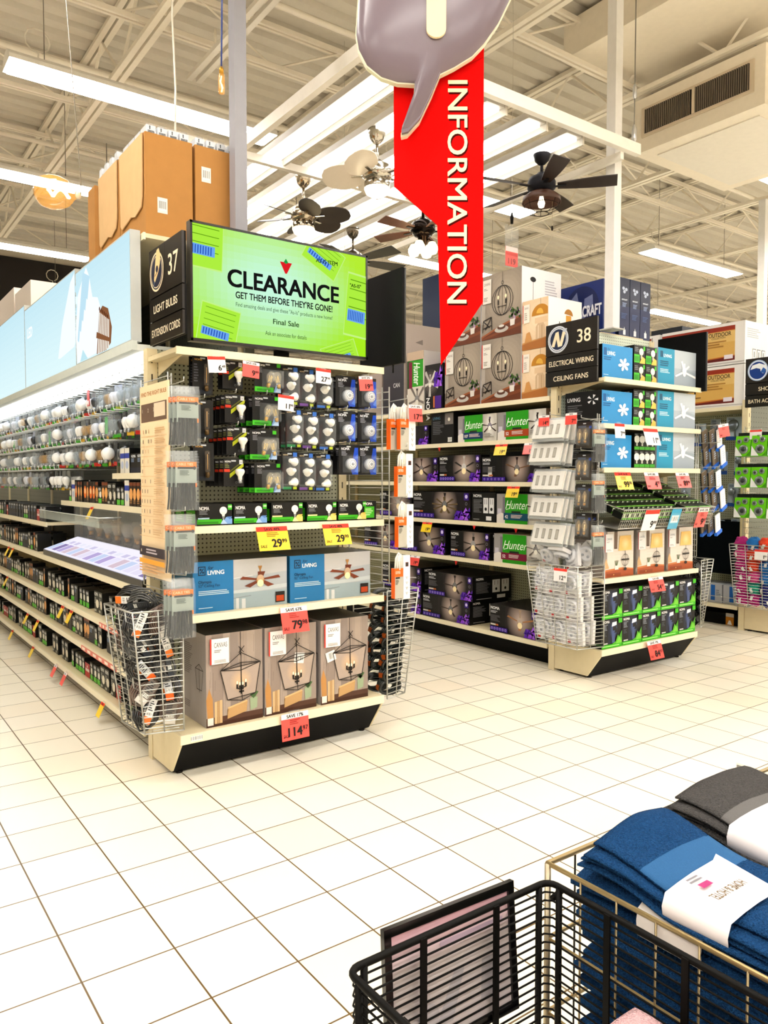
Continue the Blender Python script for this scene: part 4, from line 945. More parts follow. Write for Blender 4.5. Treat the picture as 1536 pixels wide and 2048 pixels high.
for r, (x, z, n) in enumerate(((2.005,2.225,1), (1.99,2.04,4), (1.975,1.852,3), (2.0,1.668,4))):
    hang('fil', x, z, n, f'twin clear bulb pack on the {rowname[r]} hook of its column', .07)
for r, z in enumerate((2.215, 1.975, 1.735)):
    for c, (x, kd) in enumerate(((2.165,'guA'), (2.27,'guB'), (2.385,'guC'))):
        xx = x-(.02,.0,.025)[r]
        hang(kd, xx, z-.004*c, 2, f'white spotlight trio pack, {("top","middle","lowest")[r]} row, {nth(c)} column', .07)
for r, z in enumerate((2.19, 1.985, 1.785)):
    for c, x in enumerate((2.52, 2.675)):
        hang('night', x+.02*(r == 2)*(c == 0), z, 3, f'blue dial timer pack, {("top","middle","lowest")[r]} row, '+('next to the spotlight trios' if c == 0 else 'next to the power bars'), .06)
for x, z, kd, pr, ct, l, hd in ((1.66,2.215,'white','6','49','white ticket reading 6.49 over the tubular bulb packs',None), (1.86,2.205,'red','9','99','red save ticket over the flood bulb packs','SAVE 35%'), (2.31,2.205,'white','27','99','white ticket reading 27.99 over the spotlight trios',None), (2.07,2.04,'white','11','99','white ticket reading 11.99 on the twin clear bulbs',None), (2.6,2.185,'red','19','99','red ticket over the dial timer packs','SAVE 20%')):
    put_ticket(x, 3.765, z, kd, pr, ct, l, w=.098, h=.085, head=hd, tilt=-.08, roll=random.uniform(-.08,.08))
put_ticket(1.985, 3.786, 1.318, 'yellow', '29', '99', 'yellow sale ticket reading 29.99 nearer the cable ties', w=.19, h=.135, head='SAVE 48%', tilt=-.35)
put_ticket(2.40, 3.786, 1.318, 'yellow', '29', '99', 'yellow sale ticket reading 29.99 nearer the power bars', w=.18, h=.125, head='SAVE 48%', tilt=-.35)
put_ticket(2.12, 3.786, .862, 'red', '79', '98', 'red save 63 percent ticket hanging between the fan and lantern cartons', w=.17, h=.145, head='SAVE 63%', tilt=-.25)
put_ticket(2.125, 3.786, .258, 'red', '114', '97', 'red save 17 percent ticket on the black kick plate', w=.175, h=.15, head='SAVE 17%', tilt=-.1)
m = MB().box((1.51,3.7955,.208), (1.58,3.797,.24), '#F1EADB', 'paper'); Fr(m, (1.51,3.7955,.208), X_, Z_, .07, .032, mat='paper').bars(.05,.1,.95,.9,n=22); m.build('barcode_strip', E37)

# bulb finding chart and cable ties on the side wing
t = thing('bulb_chart', 'tall cream bulb finder chart reading find the right, beside the bagged cable ties', 'sign')
m = MB().box((1.40,3.76,1.06), (1.408,4.185,2.075), '#F2DDBB', 'paper'); f = Fr(m, (1.40,4.185,1.06), -Y_, Z_, .425, 1.015, mat='paper')
f.text(.06,.945,.022,'FIND THE RIGHT BULB','#B98345',fixw=.88,bold=.02)
f.rect(.05,.81,.95,.905,'#7d6654'); f.rect(.52,.83,.9,.9,'#E6D5BC')
for i in range(3): f.text(.1+i*.2,.86,.02,str(i+1),'#EFE3CE',bold=.0)
for i in range(11):
    v = .75-i*.052; f.rect(.05,v-.018,.95,v-.014,'#E2C49A')
    for j in range(4):
        if random.random() < .75: f.rect(.12+j*.1,v,.14+j*.1,v+.02,random.choice(('#C9A57c','#7d6654','#2c2622')))
    f.lines(.55,v-.008,.92,v+.025,3,'#D4B48a')
f.rect(.05,.11,.95,.16,'#4b3f45'); f.text(.1,.125,.02,'4','#EFE3CE'); f.lines(.3,.12,.8,.15,2,'#C9BFC4'); f.rect(.05,.07,.95,.095,'#F0B44a'); f.lines(.05,.02,.95,.065,3,'#E0B88a')
m.build('chart_panel', t)
def wing(name, label, x0, x1, y, z0, z1, axis='x', step=.05):
    """vertical wire ladder"""
    m = MB()
    for x in (x0, x1):
        a = (x,y,z0) if axis == 'x' else (y,x,z0); b = (x,y,z1) if axis == 'x' else (y,x,z1); m.tube([a,b], .0045, '#C9C9C4', 'chrome', 6)
    z = z0
    while z <= z1+.001:
        m.tube([(x0,y,z) if axis == 'x' else (y,x0,z), (x1,y,z) if axis == 'x' else (y,x1,z)], .0028, '#C9C9C4', 'chrome', 5); z += step
    return tag(m.build(name), label, 'wire rack')
def ladder(name, label, pts, z0, z1, step=.05, arms=()):
    """wire grid that follows a plan line, with hook arms"""
    t = thing(name, label, 'wire rack'); m = MB()
    for p in pts: m.tube([(*p,z0),(*p,z1)], .0045, '#C9C9C4', 'chrome', 6)
    z = z0
    while z <= z1+.001: m.tube([(*p,z) for p in pts], .0026, '#C9C9C4', 'chrome', 5); z += step
    m.build('wire_grid', t)
    for a, b in arms:
        MB().tube([a, b, (b[0],b[1],b[2]+.02)], .003, '#C9C9C4', 'chrome', 5).build('hook', t)
    return t
zs = (2.02, 1.70, 1.385, 1.065)
ladder('wire_wing', 'chrome wire wing carrying the bulb chart and bagged cable ties', ((1.415,4.2),(1.415,3.8),(1.448,3.84)), 1.0, 2.12, .05, [((1.42,3.8,z+.03),(1.435,3.64,z+.04)) for z in zs])
def pk_ties():
    t = thing('cable_tie_bag', 'x', 'hanging pack'); m = MB().box((-.055,-.003,-.17), (.055,0,-.045), '#A9B3AC', 'card'); f = Fr(m, (-.055,-.003,-.17), X_, Z_, .11, .125)
    f.rect(0,.78,1,1,'#F08A22'); f.rect(.1,.72,.85,.8,'#1d1a18'); f.disc(.9,.76,.07,'#2c2a28'); f.text(.05,.86,.1,'CABLE TIES','#F6D9B0',wmax=.9,bold=.02); f.lines(.2,.45,.8,.66,4,'#6d7a74'); f.rect(.78,.0,1,.16,'#F08A22'); m.build('header_card', t)
    b = MB()
    for i in range(14):
        x = -.045+i*.0066; b.tube([(x,-.006-.004*(i % 3),-.15),(x+.006*random.uniform(-1,1),-.012-.004*(i % 2),-.225),(x+.01*random.uniform(-1,1),-.008,-.275-.01*random.random())], .0044, '#12161b', 'plastic', 4)
    b.build('cable_ties', t)
    MB().add([(-.06,-.022,-.285),(.06,-.022,-.285),(.06,-.018,-.03),(-.06,-.018,-.03),(-.06,.004,-.285),(.06,.004,-.285),(.06,.002,.01),(-.06,.002,.01)], [(0,1,2,3),(4,7,6,5),(0,4,5,1),(3,2,6,7)], '#E9EEF0', 'film').build('clear_bag', t)
    return Proto(t)
TIES = pk_ties()
for i, z in enumerate(zs):
    for k in range(3):
        TIES.put((1.462-.01*k-.012*i, 3.665+.03*k, z+.01), .04*random.uniform(-1,1), f'bag of black cable ties by the bulb chart, {("top","second","third","lowest")[i]} hook, '+('front' if k == 0 else f'{nth(k)} from front'), 'bagged cable ties by the bulb chart')

# power bars on the far wing
zs2 = (2.0, 1.72, 1.42, 1.115)
ladder('wire_wing', 'dark wire wing carrying white power bars beside the blue dial timers', ((2.77,4.2),(2.80,3.8),(2.775,3.84)), .94, 2.14, .045, [((2.80,3.8,z+.05),(2.80,3.62,z+.055)) for z in zs2])
def pk_bar():
    t = thing('power_bar', 'x', 'power bar'); m = MB().box((-.062,-.034,-.27), (-.001,0,-.09), '#C4C0B4', 'card').box((-.064,-.0345,-.27), (-.0615,0,-.09), '#F07A22', 'card'); f = Fr(m, (-.064,-.0345,-.27), X_, Z_, .063, .18)
    f.rect(0,.72,1,1,'#F07A22'); f.text(.08,.82,.09,'CERTIFIED','#F6E0CC',wmax=.6,bold=.02); f.rect(.1,.66,.6,.71,'#2c2622'); f.lines(.1,.45,.5,.62,4,'#7d7a70'); m.build('sleeve', t)
    b = MB().box((.0,-.036,-.275), (.05,-.004,-.015), '#F4F2EE', 'plastic'); f = Fr(b, (.0,-.036,-.275), X_, Z_, .05, .26, mat='plastic'); f.rect(.3,.74,.75,.84,'#7d1512'); f.rect(.34,.755,.7,.825,'#2a0d0c')
    for q in range(4):
        for a, c in ((.38,.05),(.58,.05),(.48,.02)): f.rect(a,.12+q*.12+(.0 if c > .03 else -.03),a+.05,.12+q*.12+c-.015,'#55514c',up=False)
    b.build('outlet_strip', t)
    c = MB()
    for q in range(3): c.tube([(-.05+.012*q,-.02-.006*q,-.1),(-.045+.012*q,-.02,-.03),(-.025+.01*q,-.02,.0-.006*q),(-.008+.005*q,-.02,-.03),(-.012+.004*q,-.02,-.1)], .006, '#F1EEE6', 'plastic', 6)
    c.box((-.04,-.03,-.05), (-.018,-.012,-.02), '#F1EEE6', 'plastic'); c.build('cord', t); return Proto(t)
BAR = pk_bar()
for i, z in enumerate(zs2):
    for k in range(2 if i == 0 else 1):
        BAR.put((2.80-.045*k+(.02,.0,.005,-.02)[i], 3.665+.05*k, z+.025), .12*k, f'white power bar with coiled cord, {("top","second","third","lowest")[i]} in the column, '+('front one' if k == 0 else 'back one'), 'power bars on the wing')
put_ticket(2.86, 3.62, 2.02, 'red', '17', '99', 'red ticket over the topmost white power bar', w=.1, h=.1, head='SAVE 30%', tilt=-.1)

# wire baskets on the end cap sides
def basket(name, label, T0, T1, D, zb, zt, drop=(.07,.05), n=22, col='#C9C9C4', nv=3):
    """basket hung on a side: T0,T1 = front and back outer top corners seen in plan (x,y); D = vector to the end cap side; narrows by drop towards its foot"""
    t = thing(name, label, 'wire basket'); m = MB()
    def cor(z):
        q = (zt-z)/(zt-zb); dx = D[0]*drop[0]/abs(D[0])*q
        return [(T1[0]+D[0],T1[1],z),(T1[0]+dx,T1[1]-drop[1]*q,z),(T0[0]+dx,T0[1]+drop[1]*q,z),(T0[0]+D[0],T0[1],z)]
    m.tube(cor(zt), .0048, col, 'chrome', 6); m.tube(cor(zb), .0048, col, 'chrome', 6)
    c0, c1 = cor(zb), cor(zt)
    for i in range(4): m.tube([c0[i], c1[i]], .0045, col, 'chrome', 6)
    for i, j, k in [(1,2,nv),(2,3,1)]:
        for q in range(1, k+1):
            u = q/(k+1); m.tube([Vector(c0[i]).lerp(Vector(c0[j]),u), Vector(c1[i]).lerp(Vector(c1[j]),u)], .0036, col, 'chrome', 5)
    m.build('frame', t); g = MB()
    for q in range(1, n): g.tube(cor(zb+(zt-zb)*q/n), .0023, col, 'chrome', 4)
    for q in range(1, 7): u = q/7; g.tube([Vector(c0[1]).lerp(Vector(c0[2]),u), Vector(c0[0]).lerp(Vector(c0[3]),u)], .0023, col, 'chrome', 4)
    g.build('wire_side', t); return t
basket('wire_basket', 'chrome wire basket full of wrapped extension cords below the bulb chart', (1.2,3.74), (1.175,4.12), (.255,0), .3, .925)
basket('wire_basket', 'chrome wire basket of dark hanks below the power bars', (3.03,3.8), (3.0,4.13), (-.245,0), .22, .89)
# ------------------------------------------------------------------ contents of the two baskets
def cord_pack(c1='#1c1d20', c2='#E88a34', sl=('#F3F2F0',.019)):
    t = thing('extension_cord', 'x', 'extension cord'); m = MB()
    for k in range(5):
        r = .024+.005*k; m.tube([(r*1.5*math.cos(a), .012*(k-2)+.004*math.sin(3*a), .06*math.sin(a)*(1+.1*k)+.01*math.sin(4*a+k)) for a in [2*PI*i/12 for i in range(12)]], .0055, c1, 'plastic', 6, closed=True)
    m.build('coiled_cord', t)
    sw = sl[1]; s = MB().box((-sw,-.036,-.065), (sw,-.03,.065), sl[0], 'card').box((-sw,-.037,-.065), (sw,-.036,-.03), c2, 'card'); f = Fr(s, (-sw,-.036,-.03), X_, Z_, 2*sw, .095); f.lines(.15,.3,.85,.9,5,'#55585c'); f.bars(.15,.05,.85,.25,n=10); s.build('sleeve', t); return Proto(t)
CP = [cord_pack('#1c1d20','#E88a34'), cord_pack('#5a5b5a','#1d2a3a',('#3b3d40',.016)), cord_pack('#2a2827','#F07A22',('#C9CCCF',.02)), cord_pack('#7d6a60','#E9E6E0',('#8d8580',.03))]
n = 0
rowsz = [.39+.115*k for k in range(5)]
for r, z in enumerate(rowsz):
    q = (.92-z)/.62; xl = 1.2+.07*q+.045; 
    for c, (x, y) in enumerate(((xl, 3.82+.03*q), (xl+.115, 3.81+.03*q), (xl+.02, 4.0), (xl+.13, 3.98))):
        if x > 1.425: x = 1.415
        CP[(r*3+c*2+n) % 4].put((x, y, z), 0, f'wrapped extension cord in the basket by the chart, {nth(r)} layer, '+('outer front','inner front','outer rear','inner rear')[c], 'extension cords in the wire basket', rot=(random.uniform(-.5,.5), random.uniform(-.9,.9), random.uniform(-.5,.3))); n += 1
for i, (x, y, z, a) in enumerate(((1.3,3.9,.95,1.2),(1.37,3.95,.93,.5),(1.28,4.02,.955,1.5))):
    CP[(1,1,0)[i]].put((x,y,z), 0, f'wrapped extension cord heaped on the basket top, {nth(i)} from the front', 'extension cords in the wire basket', rot=(R(70), a, .3))
put_ticket(1.235, 3.86, .895, 'white', '17', '99', 'white and red ticket on the side of the extension cord basket', rz=LX, w=.1, h=.11, head=None, tilt=-.05)
def hank():
    t = thing('wire_hank', 'x', 'wire hank'); m = MB()
    for k in range(4): m.tube([(.075*math.cos(a)*(1-.06*k), .016*(k-1.5)+.006*math.sin(2*a+k), .048*math.sin(a)) for a in [2*PI*i/14 for i in range(14)]], .009, '#0f2a24' if k % 2 else '#12201d', 'plastic', 6, closed=True)
    m.build('loop', t); MB().box((-.082,-.014,-.014), (-.06,.014,.014), '#A85a18', 'card').build('tag', t); return Proto(t)
HK = hank()
for r in range(9):
    z = .275+.068*r; q = (.89-z)/.67; xr = 3.02-.07*q-.1
    for c, (x, y) in enumerate(((xr, 3.885), (xr-.02, 4.0))):
        HK.put((min(x, 2.93), y, z), 0, f'dark green wire hank below the power bars, {nth(r)} layer up, '+('front' if c == 0 else 'rear'), 'dark wire hanks in the basket', rot=(random.uniform(-.25,.25)+PI/2*0, random.uniform(-.25,.25), random.uniform(-.3,.3)))

# ------------------------------------------------------------------ second end cap
ledge = 'ceiling fan end shelf'
def art_black_living(f):
    f.rect(0,0,1,1,'#141416'); f.text(.06,.72,.12,'LIVING','#E6E6E6',wmax=.4,bold=.02); f.lines(.06,.3,.5,.62,5,'#6d6d70')
    for a in range(5): f.poly([(.76+.03*math.cos(a*1.26),.74+.03*math.sin(a*1.26)),(.76+.15*math.cos(a*1.26-.25),.74+.15*math.sin(a*1.26-.25)),(.76+.15*math.cos(a*1.26+.25),.74+.15*math.sin(a*1.26+.25))],'#EDEDEF')
Pb = cart('ceiling_fan_carton', carton(.375, .36, .262, '#3385b8', art_white_fan_blue, art_black_living, None, None, '#2d78a8'))
Pg = cart('ceiling_fan_carton', carton(.545, .36, .305, '#b9c3ce', art_white_fan_grey, None, None, None, '#c6cfd8'))
Py = cart('bulb_carton', carton(.145, .12, .145, '#0e0e10', art_yellow_bulbs, art_bulb_side, None, None, '#16161a'))
Pq = cart('bulb_carton', carton(.066, .1, .14, '#121a14', art_globe_bulbs, None, None, None, '#16161a'))
for r, (z, nm) in enumerate(((2.362,'top'), (2.007,'middle'), (1.667,'lower'))):
    Pb.put((5.065, 4.03, z), 0, f'bright blue carton with a white six-blade fan, {nm} carton shelf', 'blue white-fan cartons')
    Pg.put((5.865, 4.03, z), 0, f'grey and blue carton with a three-blade white fan on the {nm} carton shelf', 'grey white-fan cartons')
    if r < 2:
        for c in range(2):
            for l in range(2):
                Py.put((5.345+.155*c, 3.91, z+.147*l), 0, f'small black and green bulb carton, {nm} shelf, {("bottom","upper")[l]} one beside the '+('blue' if c == 0 else 'grey')+' carton', 'yellow foot bulb cartons')
    else:
        for c in range(4):
            for l in range(2): Pq.put((5.325+.07*c, 3.9, z+.142*l), 0, f'slim globe bulb carton, {nth(c)} from the blue carton, {("bottom","upper")[l]} tier', 'slim globe bulb cartons')
# wire trough of slim cartons
t = thing('wire_trough', 'sloping chrome wire trough of slim bulb cartons below the carton shelves', 'wire basket')
m = MB(); x0, x1 = 4.87, 6.1
for P4 in ([(x0,3.62,1.345),(x1,3.62,1.345)], [(x0,3.68,1.2),(x1,3.68,1.2)], [(x0,4.24,1.5),(x0,3.62,1.345),(x0,3.68,1.2),(x0,4.24,1.25)], [(x1,4.24,1.5),(x1,3.62,1.345),(x1,3.68,1.2),(x1,4.24,1.25)]): m.tube(P4, .005, '#C9C9C4', 'chrome', 6)
m.build('rim', t); g = MB()
k = 0
while x0+k*.025 < x1: x = x0+k*.025; g.tube([(x,3.62,1.345),(x,3.68,1.2),(x,4.24,1.25)], .0022, '#C9C9C4', 'chrome', 4); k += 1
for q in range(1, 5): g.tube([(x0,3.62+.06*q/5,1.345-.145*q/5),(x1,3.62+.06*q/5,1.345-.145*q/5)], .0022, '#C9C9C4', 'chrome', 4)
g.build('wire_side', t)
def slim_bulb(f):
    f.rect(0,0,1,1,'#10130f'); f.rect(0,0,1,.3,'#6DBB3C'); f.rect(.1,.4,.5,.9,'#D9E6C9'); f.lines(.55,.4,.95,.9,3,'#7d8a74')
Ps = cart('slim_bulb_carton', carton(.058, .1, .05, '#141a12', slim_bulb, None, None, lambda f: (f.rect(0,0,1,1,'#131611'), f.rect(0,.0,1,.22,'#8CCB5c'), f.rect(.1,.4,.9,.5,'#3d5a34'), f.rect(.15,.62,.85,.9,'#20301c')), None))
for r in range(5):
    for c in range(19):
        if c in (11, 12) and r < 1: continue
        Ps.put((4.91+.063*c, 3.70+.105*r, 1.285+.045*r+.03*(c > 12)), 0, None, None, rot=(.3, .03*random.uniform(-1,1), .05*random.uniform(-1,1)))
        o = PLACED[-1]; o['label'] = f'slim green topped carton in the wire trough, {nth(c)} column, {nth(r)} row back'; o['group'] = 'slim bulb cartons in the trough'
Pt = cart('table_lamp_carton', carton(.388, .36, .362, '#a39a94', art_table_lamp, None, None, None, '#b5aca6'))
for i, x in enumerate((5.105, 5.525, 5.945)): Pt.put((x, 4.03, .802), 0, f'table lamp carton with an orange shade picture, {nth(i)} from the bagged cable ties', 'table lamp cartons')
Pf = cart('floodlight_carton', carton(.25, .3, .232, '#0b0c0f', art_flood, art_flood_side, None, None, '#121318'))
for r in range(2):
    for c in range(5): Pf.put((5.005+.256*c, 3.98, .247+.234*r), 0, f'black and green floodlight carton, {nth(c)} from the puck light basket, '+('bottom layer on the deck' if r == 0 else 'upper layer'), 'floodlight cartons on the base deck')
for x, z, kd, pr, ct, l, w_, h_, hd in ((5.05,1.632,'yellow','99','98','yellow ticket reading 99.98 below the blue fan carton',.2,.14,'SAVE 26.00'),(5.42,1.632,'red','4','97','red ticket reading 4.97 below the slim globe cartons',.19,.14,'SAVE 50%'),(5.85,1.632,'red','89','98','red ticket below the lowest grey fan carton',.19,.13,'SAVE 10%'),
  (5.40,1.985,'white','11','99','white and red ticket flapping from the middle carton shelf',.19,.14,None),(5.5,.775,'red','54','97','red ticket below the table lamp cartons',.2,.12,'SAVE 40%'),(5.49,.25,'red','84','97','red ticket on the black kick plate of the fan end shelf',.185,.15,'SAVE 19%')):
    put_ticket(x, 3.782, z, kd, pr, ct, l, w=w_, h=h_, head=hd, tilt=-.3)
for x, kd, pr, ct, l, w_ in ((5.2,'white','9','99','white ticket reading 9.99 on the wire trough',.18),(5.52,'blue','','','light blue barcode ticket on the wire trough',.13),(5.9,'red','9','97','red ticket on the wire trough end by the slim cartons',.15)):
    put_ticket(x, 3.60, 1.34, kd, pr, ct, l, w=w_, h=.17, head='SAVE 23%' if kd == 'red' else None, tilt=.3)
put_ticket(4.9, 3.70, 2.0, 'white', '7', '99', 'small white ticket beside the upper blue carton', w=.12, h=.11, head=None, tilt=-.1)

# side packs of the second end cap
def pk_plates():
    t = thing('wall_plate_pack', 'x', 'hanging pack'); m = MB().box((-.155,-.02,-.165), (.155,-.004,-.02), '#F2EEE6', 'plastic')
    f = Fr(m, (-.155,-.02,-.165), X_, Z_, .31, .145, mat='plastic')
    for q in range(4): f.rect(.1+q*.22,.2,.2+q*.22,.75,'#8d877c'); f.rect(.112+q*.22,.24,.188+q*.22,.71,'#B9B3A6')
    for q in range(4): f.disc(.15+q*.22,.88,.015,'#9a958a',6); f.disc(.15+q*.22,.08,.015,'#9a958a',6)
    m.build('wall_plate', t); MB().box((-.16,-.003,-.185), (.16,0,.0), '#C9CCCB', 'card').build('card', t)
    MB().box((-.16,-.03,-.19), (.16,-.003,-.168), '#E8ECEE', 'film').box((-.16,-.028,-.166), (.16,-.0215,-.0), '#E8ECEE', 'film').build('clear_shell', t); return Proto(t)
PP = pk_plates()
zp = (2.05, 1.87, 1.655, 1.445, 1.24)
for i, z in enumerate(zp):
    for k in range(3):
        PP.put((4.6+.037*k, 4.1-.012*k+(.0,.03,0,.02,.0)[i], z-.004*k), 0, f'white four-gang wall plate pack, {nth(i)} down its column, '+('front' if k == 0 else f'{nth(k)} behind'), 'wall plate packs', rot=(-.28 if k < 2 else -.12, 0, LX))
def pk_candle():
    t = thing('candle_bulb_pack', 'x', 'light bulb pack'); m = card(MB(), .15, .2, '#55504a'); f = Fr(m, (-.075,-.004,-.2), X_, Z_, .15, .2); f.rect(0,.88,1,1,'#3a3632'); f.lines(.1,.78,.8,.86,2,'#7d8aa0'); f.rect(.8,.74,.95,.84,'#3b55a0'); m.build('card', t)
    for x in (-.025, .03):
        b = MB(); X = Matrix.Translation((x,-.026,-.145)); b.lathe([(.011,0),(.012,.018),(.02,.035),(.022,.048),(.012,.078),(.003,.092),(.001,.094)], '#E6C68a', 'glass', 10, X).lathe([(.004,-.018),(.011,-.014),(.011,0)], '#B98f4a', 'chrome', 8, X).tube([X @ Vector((0,0,.01)), X @ Vector((.003,0,.06))], .004, '#F6E2B0', 'plastic', 5); b.build('candle_bulb', t)
    dome(t, .11, .14, .045, -.11); return Proto(t)
CD = pk_candle()
for i, z in enumerate((2.01, 1.77, 1.54, 1.32)):
    for k in range(2): CD.put((4.665+.06*k, 3.835, z), 0, f'brown twin candle bulb pack, {nth(i)} down its column, '+('front' if k == 0 else f'{nth(k)} behind'), 'candle bulb packs', rot=(-.06, 0, LX))
for i, z in enumerate((1.99, 1.61, 1.225)):
    for k in range(2): TIES.put((4.665+.02*k, 3.70+.03*k, z), 0, f'bag of black cable ties by the fan end shelf, {("upper","middle","lower")[i]}, '+('front' if k == 0 else 'behind'), 'bagged cable ties by the fan cartons', rot=(0,0,-.1))
    hook(MB(), 4.68, 3.8, z+.018, (0,-.12,.01)).build('hook', E38)
ladder('wire_wing', 'chrome wire wing carrying wall plates and candle bulb packs', ((4.8,4.27),(4.79,3.82),(4.838,3.84)), .96, 2.08, .06,
  [((4.8,4.1,z+.02),(4.57,4.1,z+.03)) for z in zp]+[((4.8,3.835,z+.02),(4.62,3.835,z+.03)) for z in (2.01,1.77,1.54,1.32)])
for y, l in ((4.15,'red ticket over the wall plate packs'),(3.88,'red ticket over the candle bulb packs')): put_ticket(4.56, y, 2.075, 'red', '14' if y > 4 else '7', '99', l, rz=LX, w=.11, h=.085, head='SAVE', tilt=-.05)
basket('wire_basket', 'chrome wire basket of white puck lights below the wall plates', (4.53,3.775), (4.53,4.29), (.31,0), .285, .92, (.06,.05))
put_ticket(4.515, 3.93, .9, 'white', '12', '99', 'red and white ticket reading 12.99 on the puck light basket', rz=LX, w=.13, h=.1, head=None, tilt=-.05)
def puck():
    t = thing('puck_light', 'x', 'puck light'); m = MB().box((-.075,-.0,-.09), (.075,.03,.095), '#ECEAEA', 'card'); f = Fr(m, (-.075,0,-.09), X_, Z_, .15, .185); f.rect(.0,.0,1,.14,'#E1DEDE'); f.rect(.06,.04,.24,.16,'#C62b33'); f.lines(.4,.03,.9,.12,2,'#77747a'); f.text(.1,.88,.06,'LED LIGHT','#33333a',wmax=.6,bold=.02); m.build('carton', t)
    b = MB(); X = Matrix.Translation((0,-.002,.01)) @ Matrix.Rotation(R(90),4,'X'); b.lathe([(.06,0),(.058,.022),(.046,.03),(.044,.024),(.012,.02),(.001,.02)], '#E4E4E8', 'plastic', 20, X)
    for q in range(3): b.ball(X @ Vector((.026*math.cos(q*2.1),.026*math.sin(q*2.1),.022)), .011, '#B9BCC4', 'chrome', 8, 5)
    b.build('puck', t); MB().box((-.07,-.034,-.06), (.07,-.001,.08), '#E9EEF2', 'film').build('clear_shell', t); return Proto(t)
PU = puck()
for r in range(3):
    z = .395+.19*r; q = (.92-z)/.635; xo = 4.53+.06*q+.055
    for c in range(3):
        for d in range(2):
            PU.put((xo+.12*d, 3.895+.155*c-.01*q, z), 0, f'white puck light in the basket, {nth(r)} layer, {nth(c)} from the front, '+('outer' if d == 0 else 'inner')+' side', 'puck lights in the basket', rot=(random.uniform(-.12,.12), random.uniform(-.12,.12), LX+.25*random.uniform(-1,1)))
for i, (x, y, z, a, b_) in enumerate(((4.62,4.15,.98,.5,.2),(4.68,3.96,.975,-.3,-.4),(4.74,3.87,1.0,.2,.8),(4.64,4.02,1.0,1.2,0))):
    PU.put((x,y,z), 0, f'white puck light carton heaped on the basket top, {("far end","middle","front tipped up","lying on edge")[i]}', 'puck lights in the basket', rot=(a, b_, LX+.4*b_))
# far side of the second end cap: blue packs and a basket
def pk_blue(fc):
    t = thing('door_sweep_pack', 'x', 'hanging pack'); m = MB().box((-.045,-.012,-.16), (.045,0,0), fc, 'card').box((-.05,-.02,-.185), (.055,.004,-.155), '#2E7FE0', 'card').box((-.05,-.004,-.16), (-.04,.004,.0), '#20242c', 'card'); f = Fr(m, (-.045,-.012,-.16), X_, Z_, .09, .16); f.lines(.3,.3,.8,.8,4,'#C9D6EA'); m.build('card', t); return Proto(t)
BL = pk_blue('#F5F6F8'); BT = pk_blue('#8d7f6e')
for i, z in enumerate((2.01, 1.86, 1.65, 1.48, 1.27)):
    for k in range(3): (BL if k == 0 else BT).put((6.30-.045*k+(.0,.06,0,.07,0)[i]*(1-k*.3), 3.73+.04*k, z-.004*k), 0, f'{"white" if k == 0 else "tan"} pack with blue foot, {nth(i)} down the far wing, '+('front' if k == 0 else f'{nth(k)} behind'), 'blue footed packs on the far wing', rot=(.1, -.35-.05*(i % 2), .1))
ladder('wire_wing', 'dark wire wing of blue footed packs at the far side of the fan end shelf', ((6.175,4.25),(6.18,3.84),(6.165,3.85)), .9, 2.06, .05, [((6.18,3.84,z+.03),(6.22,3.66,z+.035)) for z in (2.01,1.86,1.65,1.48,1.27)])
put_ticket(6.26, 3.66, 2.05, 'red', '', '', 'red and white tickets over the blue footed packs', w=.16, h=.11, head='SAVE', tilt=-.1, roll=-.15)
basket('wire_basket', 'chrome wire basket of red and grey cords below the blue footed packs', (6.37,3.79), (6.37,4.15), (-.19,0), .28, .87)
for r in range(6):
    for c in range(2): CP[(r+c) % 2*2 if r % 3 else 0].put((6.272, 3.89+.14*c, .36+.085*r), 0, f'red and grey wrapped cord of the far basket, {nth(r)} layer, '+('front' if c == 0 else 'rear'), 'cords in the far basket', rot=(random.uniform(-.2,.2), random.uniform(-.3,.3), PI/2+random.uniform(-.2,.2)))
# ------------------------------------------------------------------ aisle of boxed ceiling fans (fronts face -x)
def fanbox(y0, y1, z, h, art, label, d=.5, side='#0f0d0f', group='boxed ceiling fans', right=None, topc='#18151a', back=.0, dz=0):
    m = carton(y1-y0-.008, d, h, side, art, None, right, None, topc)
    return tag(m.build('ceiling_fan_carton', None, (4.885+d/2+back, (y0+y1)/2, z+.001), LX), label, 'box', group)
N5, N3 = art_noma_fan(5), art_noma_fan(3, '#6a4c3c', .5)
# bottom deck
fanbox(5.345,6.06,.2,.225,art_noma_fan(3,'#4b3a36',.9),'black and purple fan carton, lower one of the pair on the bottom deck', right=art_noma_end)
fanbox(5.305,5.97,.426,.235,art_noma_fan(3,'#4b3a36',.9),'black and purple fan carton, upper one of the pair on the bottom deck', right=art_noma_end)
fanbox(4.5,5.08,.2,.245,art_noma_fan(3,'#C08f62',.5,'#B9a48f',.66),'purple fan carton standing alone by the puck light basket', right=art_noma_end, group=None)
fanbox(6.07,6.75,.2,.225,art_noma_fan(3,'#DAD6D4',.2,'#DAD6D4'),'white-blade fan carton, lower one half hidden behind the power bars', right=art_noma_end)
fanbox(6.07,6.75,.426,.25,art_noma_fan(3,'#DAD6D4',.2,'#DAD6D4'),'white-blade fan carton, upper one half hidden behind the power bars', right=art_noma_end)
